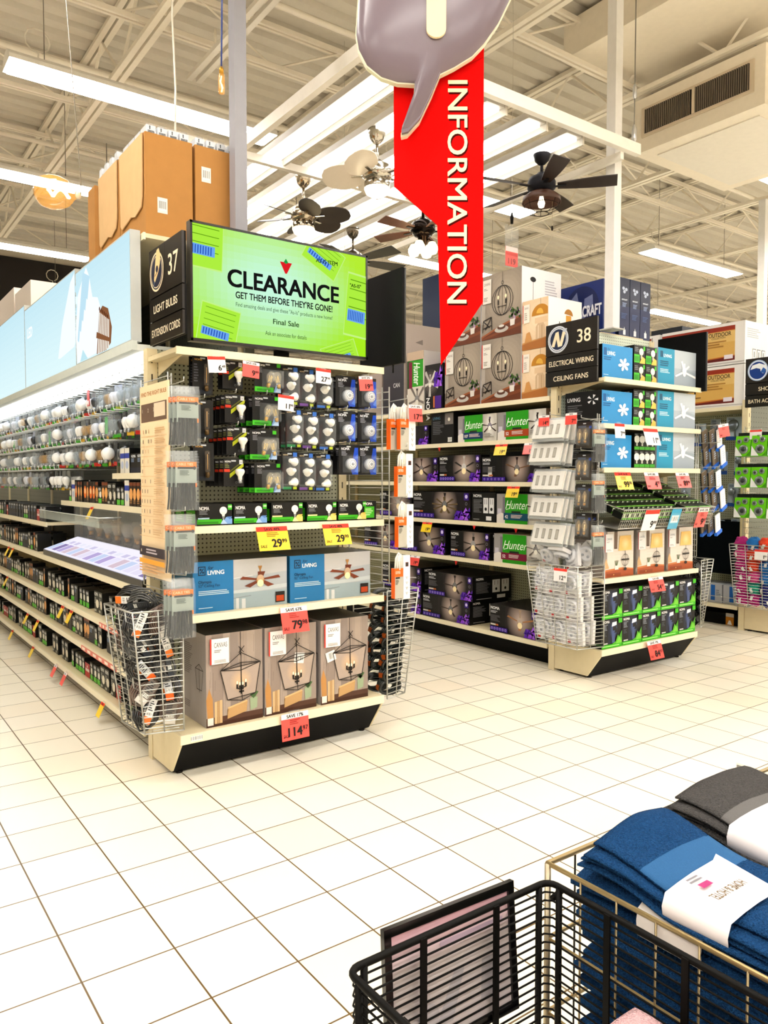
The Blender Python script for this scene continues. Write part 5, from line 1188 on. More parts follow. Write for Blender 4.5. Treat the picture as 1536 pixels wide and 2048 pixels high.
# second shelf
fanbox(5.7,6.43,.835,.265,art_noma_fan(4,'#3d2b26',.4,'#8d8684',.66),'fan carton with dark blades on the second shelf, beside the power bars')
fanbox(5.08,5.63,.835,.25,art_noma_fan(5,'#3d342f',.3,'#8d8684',.6),'fan carton with a round ceiling light picture in the middle of the second shelf', right=art_noma_end)
fanbox(4.42,5.035,.835,.255,art_hunter('#8E1D4A','52','#8d8580','#6d6a6a'),'white and green fan carton with a wine red 52 band', side='#D6D2CB', topc='#C9C5BE')
fanbox(6.44,7.1,.835,.26,N5,'fan carton deep in the second shelf behind the power bars')
# third shelf
fanbox(5.342,6.22,1.185,.268,art_noma_fan(9,'#7d6a4c',.2,'#2a2326',.58),'wide fan carton with a nine-blade picture on the third shelf')
fanbox(5.01,5.334,1.185,.27,art_noma_end,'black carton end with white arrow symbols on the third shelf', side='#100f10')
fanbox(4.42,5.002,1.185,.262,art_hunter('#1f5f78','42','#5a3f33','#6d6a6a'),'white and green fan carton with a teal 42 band on the third shelf', side='#D6D2CB', topc='#C9C5BE')
fanbox(6.23,6.8,1.185,.265,art_noma_fan(6,'#A9A19a',.1,'#A9A19a',.6),'fan carton with grey petals picture beside the power bars on the third shelf')
# fourth shelf
fanbox(5.81,6.5,1.55,.242,art_noma_fan(4,'#3d2420',.6,'#4b2f2a',.62),'purple fan carton on the fourth shelf beside the power bars')
fanbox(5.207,5.803,1.55,.255,art_noma_fan(4,'#3a3634',.75,'#C9C5C0',.62),'black fan carton with a white hub picture in the middle of the fourth shelf')
fanbox(4.42,5.202,1.55,.228,art_noma_fan(3,'#8a6a52',.4,'#3a2622',.58),'purple fan carton with a barcode sticker on the fourth shelf')
fanbox(4.55,5.15,1.779,.04,None,'flat black carton lying on top of the stickered fan carton', back=.05, side='#121212')
tag(Fr(MB().box((4.8805,5.06,1.6),(4.8815,5.11,1.69),'#F0EEEA','paper'), (4.8805,5.11,1.6), -Y_, Z_, .05, .09, mat='paper').bars(.1,.2,.9,.8).mb.build('barcode_sticker'), 'white barcode sticker on the fourth shelf fan carton', 'sticker')
# fifth shelf
fanbox(5.96,6.6,1.92,.195,art_noma_fan(4,'#3d2420',.6,'#4b2f2a',.4),'low fan carton on the fifth shelf beside the power bars')
fanbox(5.585,5.93,1.92,.30,lambda f: (f.rect(0,0,1,1,'#111113'), f.text(.08,.8,.09,'LIVING','#5f8fa8',wmax=.4,bold=.02), f.lines(.08,.3,.6,.74,8,'#6d6d72'), f.rect(.62,.62,.98,.98,'#8d8783'), f.disc(.8,.78,.06,'#E9E2D4',8), f.bars(.75,.06,.93,.2)),'tall black carton with small white print on the fifth shelf')
fanbox(5.004,5.53,1.92,.25,art_hunter('#274e78','107','#4a3730','#6a5a7d'),'white and green fan carton with a blue band on the fifth shelf', side='#D6D2CB', topc='#C9C5BE')
fanbox(4.42,4.997,1.92,.25,art_hunter('#B25420','52','#3a2622','#3a2622'),'white and green fan carton with an orange 52 band on the fifth shelf', side='#8d7a68', topc='#C9C5BE')
# top stock
Pa = cart('chandelier_carton', carton(.494, .5, .573, '#A99d92', art_orb, None, art_orb_end, None, '#C9C2BA'))
for (y, z), l in {(5.475,2.262):'orb chandelier carton, bottom row beside the purple upright carton', (4.965,2.262):'orb chandelier carton, bottom row beside the pendant cartons', (5.475,2.837):'orb chandelier carton, upper row half behind the red banner', (4.965,2.837):'orb chandelier carton on top of the stack with a white end'}.items(): Pa.put((5.14, y, z), LX, l, 'orb chandelier cartons')
Pd = cart('pendant_carton', carton(.29, .42, .415, '#E9CFAE', art_pendant, None, art_pendant_end, None, '#EDE3D4'))
Pd.put((5.1, 4.56, 2.262), LX, 'cream pendant lamp carton, lower one partly behind the aisle 38 sign', 'pendant lamp cartons'); Pd.put((5.1, 4.56, 2.68), LX, 'cream pendant lamp carton, upper one with a white end', 'pendant lamp cartons')
m = carton(.27, .45, .61, '#D6D2CB', None, None, None, None, '#CDB9A4'); f = fr_front(m, .27, .45, .61)
f.rect(0,0,1,.86,'#DDD6CC'); f.rect(.12,.42,.95,.86,'#3BAA22'); f.rect(0,.4,.14,.9,'#2c5c24'); f.rect(.1,.4,.3,.84,'#8E1D4A'); f.text(.4,.82,.17,'Hunter','#F6FFF2',vert=True,shear=.3,fixw=.36); f.win = (.1,0,1,.4); fan_pic(f,.6,.2,.3,'#8d8580','#5a5654',5,.9,'#E9E4DA',.9,.16,.6); f.win = (0,0,1,1); f.rect(0,.86,1,1,'#CDB9A4'); f.rect(.6,.03,.8,.09,'#F0D832')
tag(m.build('ceiling_fan_carton', None, (5.12, 6.19, 2.262), LX), 'upright green and white fan carton on the top shelf at the banner tip', 'box')
m = carton(.27, .45, .45, '#121014', None, None, None, None, '#5B2A96'); f = fr_front(m, .27, .45, .45); f.rect(0,0,1,1,'#141216'); f.glow(.3,.6,.3,'#8d837d','#1a171a',6); f.win = (0,.1,1,1); fan_pic(f,.3,.6,.3,'#E0DBD4','#C9C4BE',5,.9,'#F4F0E6',1,.2,.7); f.win = (0,0,1,1); tri_cluster(f,.5,.5,.6,.5); f.text(.1,.27,.12,'NOMA','#F2F2F2',vert=True,bold=.03); f.rect(.6,.03,.95,.3,'#5B2A96'); f.rect(.5,.05,.58,.3,'#D98a5a')
tag(m.build('ceiling_fan_carton', None, (5.12, 5.90, 2.262), LX), 'upright black and purple fan carton on the top shelf at the banner tip', 'box')
tag(carton(.36, .5, .93, '#43424a', lambda f: (f.rect(0,0,1,1,'#4a4950'), f.lines(.1,.6,.8,.9,8,'#5f5e66'), f.text(.5,.3,.05,'CAN','#DADADA',wmax=.3)), None, lambda f: (f.rect(0,0,1,1,'#BDB3AC'), f.poly([(.3,.8),(.5,.84),(.5,.78)],'#8d857f'), f.lines(.1,.5,.5,.52,1,'#4d4944')), None, '#C9CED2').build('tall_carton', None, (5.14,6.56,2.262), LX), 'tall dark grey carton on the top shelf behind the hanging red ticket', 'box')
tag(carton(.4, .5, .6, '#B3A79f', lambda f: (f.rect(0,0,1,1,'#B3A79f'), f.lines(.3,.85,.9,.9,1,'#5a5450'))).build('tall_carton', None, (5.14,6.97,2.262), LX), 'pale brown carton beside the power bars on the top shelf', 'box')
tag(carton(.4, .45, .95, '#1b3358', None).build('tall_carton', None, (5.7,6.6,2.862), LX), 'dark navy carton on the top shelf behind the banner tip', 'box')
tag(carton(.175, .6, .485, '#123A86', None, art_aircraft, None, None, '#123A86').build('fan_carton', None, (5.69, 4.72, 2.862)), 'wide royal blue fan carton with white capital lettering behind the pendant lamps', 'box')
Psl = cart('slim_fan_carton', carton(.148, .14, .52, '#16294f', art_slim, lambda f: f.rect(0,0,1,1,'#132346'), None, None, '#2c4270'))
for i, x in enumerate((5.86, 6.015, 6.17)): Psl.put((x, 4.46, 2.862), 0, f'slim upright navy fan carton, {("next to the white pole","middle one of three","farthest of three from the pole")[i]}', 'slim navy fan cartons')
# tickets on the long shelves
for y, z, kd, l in ((4.9,1.885,'yellow','yellow ticket under the blue banded fan carton on the fifth shelf rail'),(4.55,1.885,'red','pink ticket on the fifth shelf rail by the wall plates'),(4.75,1.515,'yellow','yellow ticket on the fourth shelf rail'),(5.93,1.15,'yellow','yellow ticket on the third shelf rail'),(6.12,.80,'red','red ticket on the second shelf rail')):
    put_ticket(4.843, y, z, kd, '19', '98', l, rz=LX, w=.15, h=.1, head='SAVE', tilt=-.3)
for y, z in ((5.75,1.885),(5.25,1.15),(4.72,1.15),(5.5,.8)):
    tag(MB().add([(4.842,y-.02,z-.0),(4.842,y+.02,z-.0),(4.842,y,z-.04),(4.8435,y-.02,z-.0),(4.8435,y+.02,z-.0),(4.8435,y,z-.04)], [(0,1,2),(3,5,4),(0,2,5,3),(1,4,5,2),(0,3,4,1)], '#D6302a', 'plastic').build('rail_flag'), f'tiny red rail flag on the {"fifth" if z > 1.8 else "third" if z > 1 else "second"} shelf of boxed fans'+(' nearer the wall plates' if y < 5 else ''), 'price tag', 'red rail flags')
# hanging tickets of the fan aisle
for x, y, z, zt, l in ((4.6,7.05,2.62,6.24,'red ticket hanging on a string before the tall grey carton'),(4.95,4.9,3.56,6.24,'red ticket in a clear sleeve hanging above the topmost orb carton')):
    t = thing('hanging_ticket', l, 'price tag', (0,0,0), 0, 'hanging fan tickets')
    MB().tube([(x,y,z+.1),(x,y,zt)], .0025, '#CFC9BC', 'plastic', 4).lathe([(.012,-.06),(.016,0),(.006,.04)], '#2a2624', 'black', 8, Matrix.Translation((x,y,z+.32 if z > 3 else z+.13))).build('string', t)
    m = MB().box((x-.075,y-.002,z-.11), (x+.075,y+.002,z+.06), '#F4665E', 'card'); f = Fr(m, (x-.075,y-.002,z-.11), X_, Z_, .15, .17); f.rect(0,.75,1,1,'#F6E9E7'); f.rect(0,.55,1,.7,'#E23b30'); f.text(.5,.12,.3,'119','#A5180f',al='c',bold=.03); m.build('ticket', t)
    MB().box((x-.08,y-.005,z-.12), (x+.08,y+.004,z+.24), '#EEF2F4', 'film').build('clear_sleeve', t)

# ------------------------------------------------------------------ ceiling fans
def fan(label, loc, n, L, wd, col, body, a0, kind, tipround=True, pitch=.22, cz=None, glow='#FFE3AE', under=None):
    t = thing('ceiling_fan', label, 'ceiling fan', loc); top = (GZ if cz is None else cz)-loc[2]
    MB().lathe([(.07,top),(.072,top-.02),(.055,top-.075),(.03,top-.1),(.014,top-.11)], body, 'nickel' if kind != 'cage' else 'black', 18).build('canopy', t)
    MB().tube([(0,0,top-.1),(0,0,.1)], .013, body, 'nickel' if kind != 'cage' else 'black', 8).build('downrod', t)
    MB().lathe([(.03,.12),(.05,.1),(.1,.075),(.115,.04),(.115,-.01),(.09,-.03),(.08,-.045)], body, 'nickel' if kind != 'cage' else 'black', 22).build('motor', t)
    for i in range(n):
        a = a0+2*PI*i/n; m = MB(); pts = []; N = 12
        for k in range(N+1):
            u = k/N; r = .13+(L-.13)*u; h = wd*(.55+.45*math.sin(PI*min(1, u*1.15)*.5)) if not tipround else wd*(.35+.75*math.sin(PI*min(1,.12+u*.82))**.8)
            if tipround and u == 1: h = wd*.25
            pts.append((r, h))
        V = []
        for s_ in (.006, 0):
            for r, h in pts: V += [(r,-h/2,s_-h/2*math.sin(pitch)), (r,h/2,s_+h/2*math.sin(pitch))]
        q = 2*(N+1); F = []
        for k in range(N): F += [(2*k,2*k+2,2*k+3,2*k+1), (q+2*k,q+2*k+1,q+2*k+3,q+2*k+2), (2*k,q+2*k,q+2*k+2,2*k+2), (2*k+1,2*k+3,q+2*k+3,q+2*k+1)]
        F += [(0,1,q+1,q), (2*N,q+2*N,q+2*N+1,2*N+1)]
        m.add(V, F, col, 'wood' if kind != 'white' else 'plastic', Matrix.Rotation(a,4,'Z')); b = m.build('blade', t)
        MB().box((.09,-.018,-.004), (.2,.018,.0), body, 'nickel' if kind != 'cage' else 'black', Matrix.Rotation(a,4,'Z')).build('blade_arm', b)
    if kind in ('white', 'dark'):
        MB().lathe([(.08,-.045),(.1,-.05),(.1,-.09),(.098,-.095)], body, 'nickel', 22).build('light_collar', t)
        MB().lathe([(.095,-.085),(.1,-.1),(.085,-.135),(.05,-.155),(.001,-.162)], glow, 'lamp', 20).build('lamp_globe', t)
    if kind == 'globes':
        MB().lathe([(.08,-.045),(.05,-.06),(.035,-.12),(.02,-.15)], '#3b302a', 'nickel', 16).build('light_collar', t)
        for k in range(4):
            a = k*PI/2+.5; x, y = .09*math.cos(a), .09*math.sin(a); g = MB().tube([(0,0,-.1),(x*.7,y*.7,-.085),(x,y,-.11)], .01, '#3b302a', 'nickel', 6); g.build('lamp_arm', t)
            MB().lathe([(.03,0),(.052,-.04),(.055,-.065),(.04,-.1),(.001,-.115)], glow, 'lamp', 14, Matrix.Translation((x,y,-.115))).build('lamp_globe', t)
    if kind == 'cage':
        MB().lathe([(.08,-.045),(.11,-.05),(.15,-.08),(.16,-.125),(.155,-.125),(.144,-.085),(.1,-.06)], '#5b3a26', 'paint', 26).build('lamp_shade', t)
        MB().lathe([(.014,-.07),(.02,-.1),(.03,-.13),(.022,-.16),(.001,-.17)], '#FFE9C0', 'lamp', 12).build('lamp_globe', t)
        c = MB()
        for k in range(8): a = k*PI/4; c.tube([(.15*math.cos(a),.15*math.sin(a),-.12),(.125*math.cos(a),.125*math.sin(a),-.19),(.06*math.cos(a),.06*math.sin(a),-.215)], .003, '#2a1d16', 'black', 4)
        for r, z in ((.14,-.15),(.06,-.215)): c.tube([(r*math.cos(2*PI*i/16),r*math.sin(2*PI*i/16),z) for i in range(16)], .003, '#2a1d16', 'black', 4, closed=True)
        c.build('cage', t)
        MB().tube([(.1,-.03,-.1),(.1,-.03,-.3)], .0015, '#b9a98a', 'plastic', 4).lathe([(.004,-.34),(.009,-.33),(.009,-.305),(.003,-.3)], '#2a1d16', 'black', 8, Matrix.Translation((.1,-.03,0))).build('pull_chain', t)
    return t
def atd(x, y, d):
    """point seen at frame position x,y at depth d from the eye"""
    up = Vector((0,0,1)); p = math.atan(66/1540); f_ = fw*math.cos(p)-up*math.sin(p); u_ = rt.cross(f_)
    return Vector((0,0,EYE))+(f_+rt*((x-768)/1540)+u_*((1024-y)/1540))*d
fan('dark five-blade ceiling fan with a caged bulb at the red banner edge', atd(1083,375,6.35), 5, .6, .13, '#3a2c22', '#2e2d33', R(-51), 'cage', False, -.3)
fan('white-blade ceiling fan with a glowing lamp touching the banner edge', atd(754,352,5.95), 5, .43, .2, '#E9DFD0', '#C9C4BA', R(65), 'white', True, .5, glow='#FFEBC2')
fan('small chrome ceiling fan with dark rounded blades above the clearance screen', atd(607,436,6.85), 6, .43, .17, '#3a2a1a', '#C9BFAE', .2, 'dark', True, -.45)
fan('ceiling fan with a cluster of glowing globes below the banner step', atd(846,462,7.1), 5, .5, .12, '#7d5238', '#3b3430', .7, 'globes', False, .2)
fan('dark ceiling fan half hidden behind the clearance screen corner', atd(706,522,8.3), 5, .62, .15, '#2a241f', '#8d867c', R(-6), 'dark', False, -.25)
# decorative bulbs on cords
def hung_bulb(name, label, p, cordcol, ztop, shape):
    t = thing(name, label, 'light bulb', p)
    if shape == 'amber':
        X = Matrix.Rotation(-R(36),4,'Z') @ Matrix.Rotation(R(97),4,'Y')
        MB().lathe([(.022,.125),(.03,.11),(.075,.07),(.095,.02),(.1,-.03),(.085,-.085),(.05,-.115),(.001,-.125)], '#F0BE5a', 'amberglass', 24, X).build('glass_globe', t)
        MB().lathe([(.004,.15),(.02,.145),(.022,.12)], '#F4E6C8', 'plastic', 12, X).build('bulb_cap', t)
        MB().tube([X @ Vector((.02*math.cos(a*2),.02*math.sin(a*2),.08-.03*a)) for a in [k*.35 for k in range(14)]], .011, '#FFE9AE', 'lamp', 6).build('filament', t)
        top = X @ Vector((-.0,0,.15)); MB().tube([top, top+Vector((-.0,0,.1)), (0,0,ztop-p[2])], .003, '#8a8070', 'plastic', 4).build('cord', t)
    else:
        MB().lathe([(.001,-.06),(.017,-.055),(.019,-.045),(.019,.05),(.012,.062)], '#E0B050', 'amberglass', 14).build('glass_tube', t)
        MB().tube([(0,0,-.045),(.006,0,-.02),(-.006,0,.01),(0,0,.045)], .004, '#FFD98A', 'lamp', 6).build('filament', t)
        MB().lathe([(.013,.06),(.014,.085),(.005,.1)], '#C9A24a', 'chrome', 10).build('bulb_cap', t)
        MB().tube([(0,0,.09),(.01,0,.6),(-.005,.01,1.1),(0,0,ztop-p[2])], .005, cordcol, 'plastic', 6).build('cord', t)
    return t
hung_bulb('glass_bulb', 'large amber glass bulb glowing sideways before the strip lights', atd(112,385,4.6), '#8a8070', 5.6, 'amber')
hung_bulb('tube_bulb', 'small amber tube bulb on a blue cord beside the grey pole', atd(443,168,4.5), '#2a4f9a', 5.6, 'tube')
p = atd(347,120,5.2)
tag(MB().tube([(p.x,p.y,3.6),(p.x+.012,p.y,4.2),(p.x-.006,p.y,4.7),(p.x+.004,p.y,5.0),(p.x,p.y,5.6)], .007, '#F4EEE2', 'plastic', 6).build('loose_cable'), 'loose white cord hanging from the roof behind the stacked cartons', 'cord')

# ------------------------------------------------------------------ brown cartons above the bulb aisle
def brown(name, x0, x1, y0, y1, z0, h, label, flaps=0, sticker=None):
    t = thing(name, label, 'box', (0,0,0), 0, 'brown cartons above the bulb aisle')
    m = MB().box((x0,y0,z0), (x1,y1,z0+h), '#C29457', 'corrugated'); m.build('carton_body', t)
    if flaps: # torn flap folded down on the aisle side
        q = [(y1-.02,z0+h-.005)]+[(y1-.03-.03*math.sin(k), z0+h*(.3+.0*k)) for k in (0,)]+[(y1-.06,z0+h*.26),(y1-(y1-y0)*.5,z0+h*.31),(y1-(y1-y0)*.66,z0+h*.28),(y0+.05,z0+h*.33),(y0+.03,z0+h*.42),(y0+.02,z0+h-.005)]
        MB().prism([(-(a),b) for a, b in q], (x0-.012,0,0), -Y_, Z_, .006, '#DDBE92', 'corrugated').build('torn_flap', t)
    if sticker:
        sx, sz, a = sticker; s = MB().box((sx-.03,y0-.002,sz-.045), (sx+.03,y0-.0005,sz+.045), '#EFECE6', 'paper'); Fr(s, (sx-.03,y0-.002,sz-.045), X_, Z_, .06, .09, mat='paper').bars(.15,.15,.85,.85); o = s.build('barcode_label', t)
    return t
TZ = 2.967
brown('cardboard_carton', 1.555, 1.842, 4.5, 4.965, TZ, .63, 'brown open carton of clear packs at the corner above the backlit header', 1, (1.655,3.19,0))
brown('cardboard_carton', 1.86, 2.15, 4.5, 4.965, TZ, .63, 'brown open carton of clear packs beside the grey pole', 0, (1.93,3.43,0))
brown('cardboard_carton', 1.555, 1.842, 4.98, 5.42, TZ, .63, 'brown carton with a torn flap behind the corner one', 1)
brown('cardboard_carton', 1.53, 1.842, 5.44, 5.6, TZ, .6, 'thin pale carton at the far end of the brown stack', 0)
def clear_pack():
    t = thing('clear_pack', 'x', 'package'); MB().box((-.028,-.05,0), (.028,.05,.05), '#D9DDE2', 'plastic').box((-.02,-.052,.0), (.02,-.05,.02), '#5a5f66', 'card').box((-.01,-.052,.025), (-.004,-.05,.045), '#3a3d44', 'card').build('tray', t)
    MB().add([(-.031,-.055,0),(.031,-.055,0),(.031,.055,0),(-.031,.055,0),(-.018,-.05,.062),(.018,-.05,.062),(.018,.05,.062),(-.018,.05,.062)], [(0,1,5,4),(1,2,6,5),(2,3,7,6),(3,0,4,7),(4,5,6,7)], '#F4F7FA', 'film').build('clear_wrap', t); return Proto(t)
CPK = clear_pack(); ci = 0
for x0, w_, nn in ((1.565,.27,4),(1.865,.28,4)):
    for k in range(nn):
        for j in range(4):
            CPK.put((x0+w_*(k+.5)/nn, 4.57+.11*j, TZ+.631), 0, f'clear wrapped pack on the {"corner carton" if x0 < 1.8 else "carton by the pole"}, {nth(k)} across, {nth(j)} row back', 'clear packs on the brown cartons')
for k in range(4): CPK.put((1.6, 5.03+.11*k, TZ+.631), PI/2, f'clear wrapped pack along the edge of the second brown carton, {nth(k)} from the corner', 'clear packs on the brown cartons')
for i, (y0, y1, h, c, l) in enumerate(((7.6,8.3,.42,'#EDE4DC','white carton far along the top shelf above the backlit header'),(8.35,9.2,.5,'#E9DFD6','tall white carton far along the top shelf above the backlit header'),(9.25,9.9,.5,'#D8503a','red and purple carton at the far end of the top shelf by the picture edge'))):
    m = MB().box((1.56,y0,TZ), (2.05,y1,TZ+h), c, 'card')
    if i == 2: Fr(m, (1.56,y1,TZ), -Y_, Z_, y1-y0, h).rect(0,0,1,.3,'#5b2a86').rect(.1,.5,.9,.75,'#F2A08a')
    tag(m.build('stock_carton'), l, 'box', 'cartons far along the top shelf')
# ------------------------------------------------------------------ aisle of bulbs: hooks with hanging packs
def pk_wall(kind):
    m = MB(); cols = {'clear': ('#C9D4DA','glass'), 'frost': ('#F4F4F2','plastic'), 'amber': ('#E8C48a','glass'), 'globe': ('#F7F7F5','plastic'), 'dark': ('#3b3f45','plastic'), 'wrap': ('#E6E9F2','plastic')}[kind]
    bk = {'clear': '#3c4144', 'frost': '#8f9290', 'amber': '#22211f', 'globe': '#55585a', 'dark': '#1b1c1e', 'wrap': '#B9BED0'}[kind]
    m.box((-.05,-.003,-.17), (.05,0,0), bk, 'card'); f = Fr(m, (-.05,-.003,-.17), X_, Z_, .1, .17)
    foot = {'clear': '#57C22E', 'frost': '#E8C34a', 'amber': '#57C22E', 'globe': '#D8433a', 'dark': '#26282b', 'wrap': '#C8D84a'}[kind]
    f.rect(0,0,1,.16,foot); f.lines(.1,.86,.7,.96,2,'#8d9496')
    sp = {'globe': ((0,-.085,1.25),), 'dark': ((0,-.1,.9),)}.get(kind, ((-.022,-.1,.95),(.026,-.1,.95)))
    for x, z, s in sp:
        X = Matrix.Translation((x,-.03,z-.055*s))
        if kind == 'globe': m.ball((x,-.05,z), .046, cols[0], cols[1], 12, 8); m.lathe([(.014,-.02),(.014,0)], '#B9BCC0', 'chrome', 8, Matrix.Translation((x,-.04,z+.055)))
        else: a_bulb(m, X, s, cols[0], cols[1])
    if kind in ('clear', 'wrap'): 
        m.box((-.045,-.062,-.155), (.045,-.0035,-.02), '#F2F6F8', 'film')
    return Proto(tag(m.build('bulb_pack'), 'x', 'light bulb pack'))
WK = {k: pk_wall(k) for k in ('clear', 'frost', 'amber', 'globe', 'dark', 'wrap')}
rows = [(2.24, 4.42, 10.2), (2.045, 4.42, 10.2), (1.85, 5.55, 10.2), (1.655, 6.85, 10.2)]
rn = ('top', 'second', 'third', 'fourth')
hk = 0
for r, (z, y0, y1) in enumerate(rows):
    y = y0; c = 0
    while y < y1:
        kd = random.choice(('clear','clear','frost','clear','amber','wrap','dark','globe','frost') if r != 2 else ('frost','frost','clear','globe','clear','amber'))
        hh = MB(); xt = 1.6; hh.tube([(2.08,y,z+.008),(xt,y,z+.008),(xt-.006,y,z+.04)], .004, '#F2F4F2', 'paint', 5).tube([(xt-.006,y-.018,z+.042),(xt-.006,y+.018,z+.042)], .005, '#F2F4F2', 'paint', 5)
        if hk < 98: hh.build('peg_hook', G37); hk += 1
        else: HKREST = globals().setdefault('HKREST', MB()); b0 = len(HKREST.V); HKREST.V += hh.V; HKREST.F += [[i+b0 for i in f] for f in hh.F]; HKREST.K += hh.K; HKREST.M += hh.M; HKREST.S += hh.S
        for k in range(2 if y < 8.6 else 1):
            o = WK[kd].put((1.68+.11*k, y+.01*random.uniform(-1,1), z-.004), 0, None, None, rot=(.08*random.uniform(-1,1), .04*random.uniform(-1,1), LX+.25*random.uniform(-1,1)))
            o['label'] = f'{ {"clear":"clear twin bulb pack with green foot","frost":"white twin bulb pack with yellow foot","amber":"amber twin bulb pack","globe":"white globe bulb pack with red foot","dark":"dark single bulb pack","wrap":"film wrapped bulb pack"}[kd] }, {nth(c)} hook of the {rn[r]} row, '+('front' if k == 0 else 'rear'); o['group'] = 'hanging packs of the bulb aisle'
        y += .15; c += 1
if 'HKREST' in globals(): o = HKREST.build('far_peg_hook', G37); o['kind'] = 'stuff'
# small hanging aisle flags
for y, z, c, l in ((5.6,2.02,'#2FC45a','small green flag'),(7.3,2.0,'#2FC45a','small green flag'),(8.9,1.98,'#2FC45a','small green flag'),(6.05,2.25,'#E0302a','small red strip')):
    tag(MB().box((1.63,y-.03,z-.12), (1.633,y+.03,z), c, 'plastic').build('aisle_flag'), f'{l} sticking out of the bulb packs, '+{5.6:'closest to the chart',7.3:'half way along',8.9:'far along the aisle',6.05:'in the top row'}[y], 'flag')

# boxes on the shelves of the bulb aisle (fronts face -x)
def sb(w, h, a): return cart('bulb_carton', carton(w, .11, h, '#121311', a, a, None, None, '#2a2b29'))
def a_green(f): f.rect(0,0,1,1,'#14160f'); f.rect(0,.04,1,.3,'#6CCB44'); noma(f,.08,.76,.17,wmax=.75); f.lines(.08,.38,.5,.7,4,'#b9bdb4'); f.disc(.74,.54,.19,'#F4F1E8',12,1.0)
def a_grey(f): f.rect(0,0,1,1,'#34342e'); noma(f,.08,.78,.16,'#EDEDE8',wmax=.75); f.lines(.1,.4,.6,.7,4,'#a9a9a0'); f.disc(.7,.42,.2,'#E9E2D2',12,1.0); f.rect(0,.05,.5,.16,'#B9B9AE')
def a_warm(f): f.rect(0,0,1,1,'#3a2416'); f.disc(.5,.5,.24,'#E8B272',10,.8); f.rect(0,.84,1,.97,'#8a4a22'); f.lines(.1,.1,.9,.26,2,'#B98f5c')
def a_white(f): f.rect(0,0,1,1,'#E6E3DA'); f.rect(0,.6,1,.8,'#3b55b0'); f.disc(.5,.34,.16,'#B9C3D9',10,1)
def a_navy(f): f.rect(0,0,1,1,'#10141c'); noma(f,.12,.8,.14,'#E9EDF2',wmax=.7); f.lines(.12,.55,.7,.75,3,'#8fa3c0'); f.rect(0,.05,1,.3,'#1f2d48')
def a_red(f): f.rect(0,0,1,1,'#B8242a'); f.rect(.1,.4,.9,.6,'#E9D9D4'); f.disc(.5,.75,.1,'#F0E6DC',8)
def a_orange(f): f.rect(0,0,1,1,'#2a1a14'); f.disc(.5,.5,.3,'#E8822c',12,.7); f.disc(.5,.55,.14,'#F6D9A8',10,.8)
SB = {'green': sb(.075,.125,a_green), 'grey': sb(.09,.15,a_grey), 'warm': sb(.06,.16,a_warm), 'white': sb(.085,.17,a_white), 'navy': sb(.11,.13,a_navy), 'red': sb(.12,.1,a_red), 'orange': sb(.07,.16,a_orange)}
WD = {'green': .075, 'grey': .09, 'warm': .06, 'white': .085, 'navy': .11, 'red': .12, 'orange': .07}
DS = {'green':'black bulb carton with green foot','grey':'dark grey bulb carton','warm':'brown candle bulb carton','white':'white and blue bulb carton','navy':'black carton with navy panel','red':'red bulb carton','orange':'black carton with an orange bulb picture'}
stock = [(.15, 4.45, 9.6, 1.47, 'base shelf of bulbs', ('green','green','grey','grey','green','red')), (.42, 4.45, 9.6, 1.47, 'second shelf of bulbs', ('grey','green','grey','navy','green','warm')), (.655, 4.6, 9.6, 1.47, 'third shelf of bulbs', ('warm','grey','green','grey','green','navy')),
  (.955, 7.1, 9.7, 1.47, 'shelf past the demonstrator', ('grey','grey','navy','green','warm')), (1.215, 6.95, 9.7, 1.51, 'high shelf past the demonstrator', ('navy','navy','navy','green','red')), (1.4, 4.45, 6.7, 1.61, 'shelf above the demonstrator', ('orange','orange','warm','white','green','grey','warm','warm')), (1.615, 4.45, 5.35, 1.63, 'small shelf behind the chart', ('warm','white','navy','white'))]
for z, y0, y1, xf, nm, kinds in stock:
    y = y0; c = 0
    while y < y1-.1:
        kd = kinds[(c//2) % len(kinds)] if random.random() < .75 else random.choice(kinds)
        w_ = WD[kd]
        if random.random() < .12 and z < .7: y += .1; continue
        for k in range(1 if y > 7 and z < .9 else 2):
            SB[kd].put((xf+.06+.125*k+.03*(z < .9), y+w_/2, z+.001), 0, f'{DS[kd]}, {nth(c)} on the {nm}, '+('front' if k == 0 else 'rear'), 'cartons on the bulb aisle shelves', rot=(0,0,LX+.06*random.uniform(-1,1)))
        y += w_+.012+.03*(random.random() < .3); c += 1
TK = {'base shelf': (.135, ((5.05,'yellow'),(6.0,'red'),(6.3,'red'),(7.1,'yellow'),(8.0,'yellow'))), 'second shelf': (.395, ((6.9,'yellow'),(7.3,'yellow'))), 'third shelf': (.63, ((5.8,'yellow'),(6.05,'yellow'),(8.2,'yellow'))), 'fourth shelf': (.93, ((7.9,'yellow'),(8.1,'yellow'),(9.0,'yellow'))), 'short upper shelf': (1.375, ((5.8,'yellow'),))}
for nm, (z, L_) in TK.items():
    for i, (y, kd) in enumerate(L_):
        put_ticket(1.425 if z < 1.2 else 1.58, y, z, kd, '', '', f'small {kd} ticket on the {nm} rail of bulbs, {nth(i)} from the chart', rz=LX, w=.075, h=.095, head='SAVE', tilt=-.45, group='tickets of the bulb aisle')
for i, (y0, y1, z) in enumerate(((4.75,5.15,.64),(4.8,5.6,.41))):
    m = MB().box((1.434,y0,z-.028), (1.4365,y1,z+.004), '#E06a52', 'plastic'); f = Fr(m, (1.434,y1,z-.028), -Y_, Z_, y1-y0, .032)
    for q in range(6): f.rect(q/6+.03,.2,q/6+.12,.8,'#F6E6D9',up=False)
    m.build('rail_strip', G37)
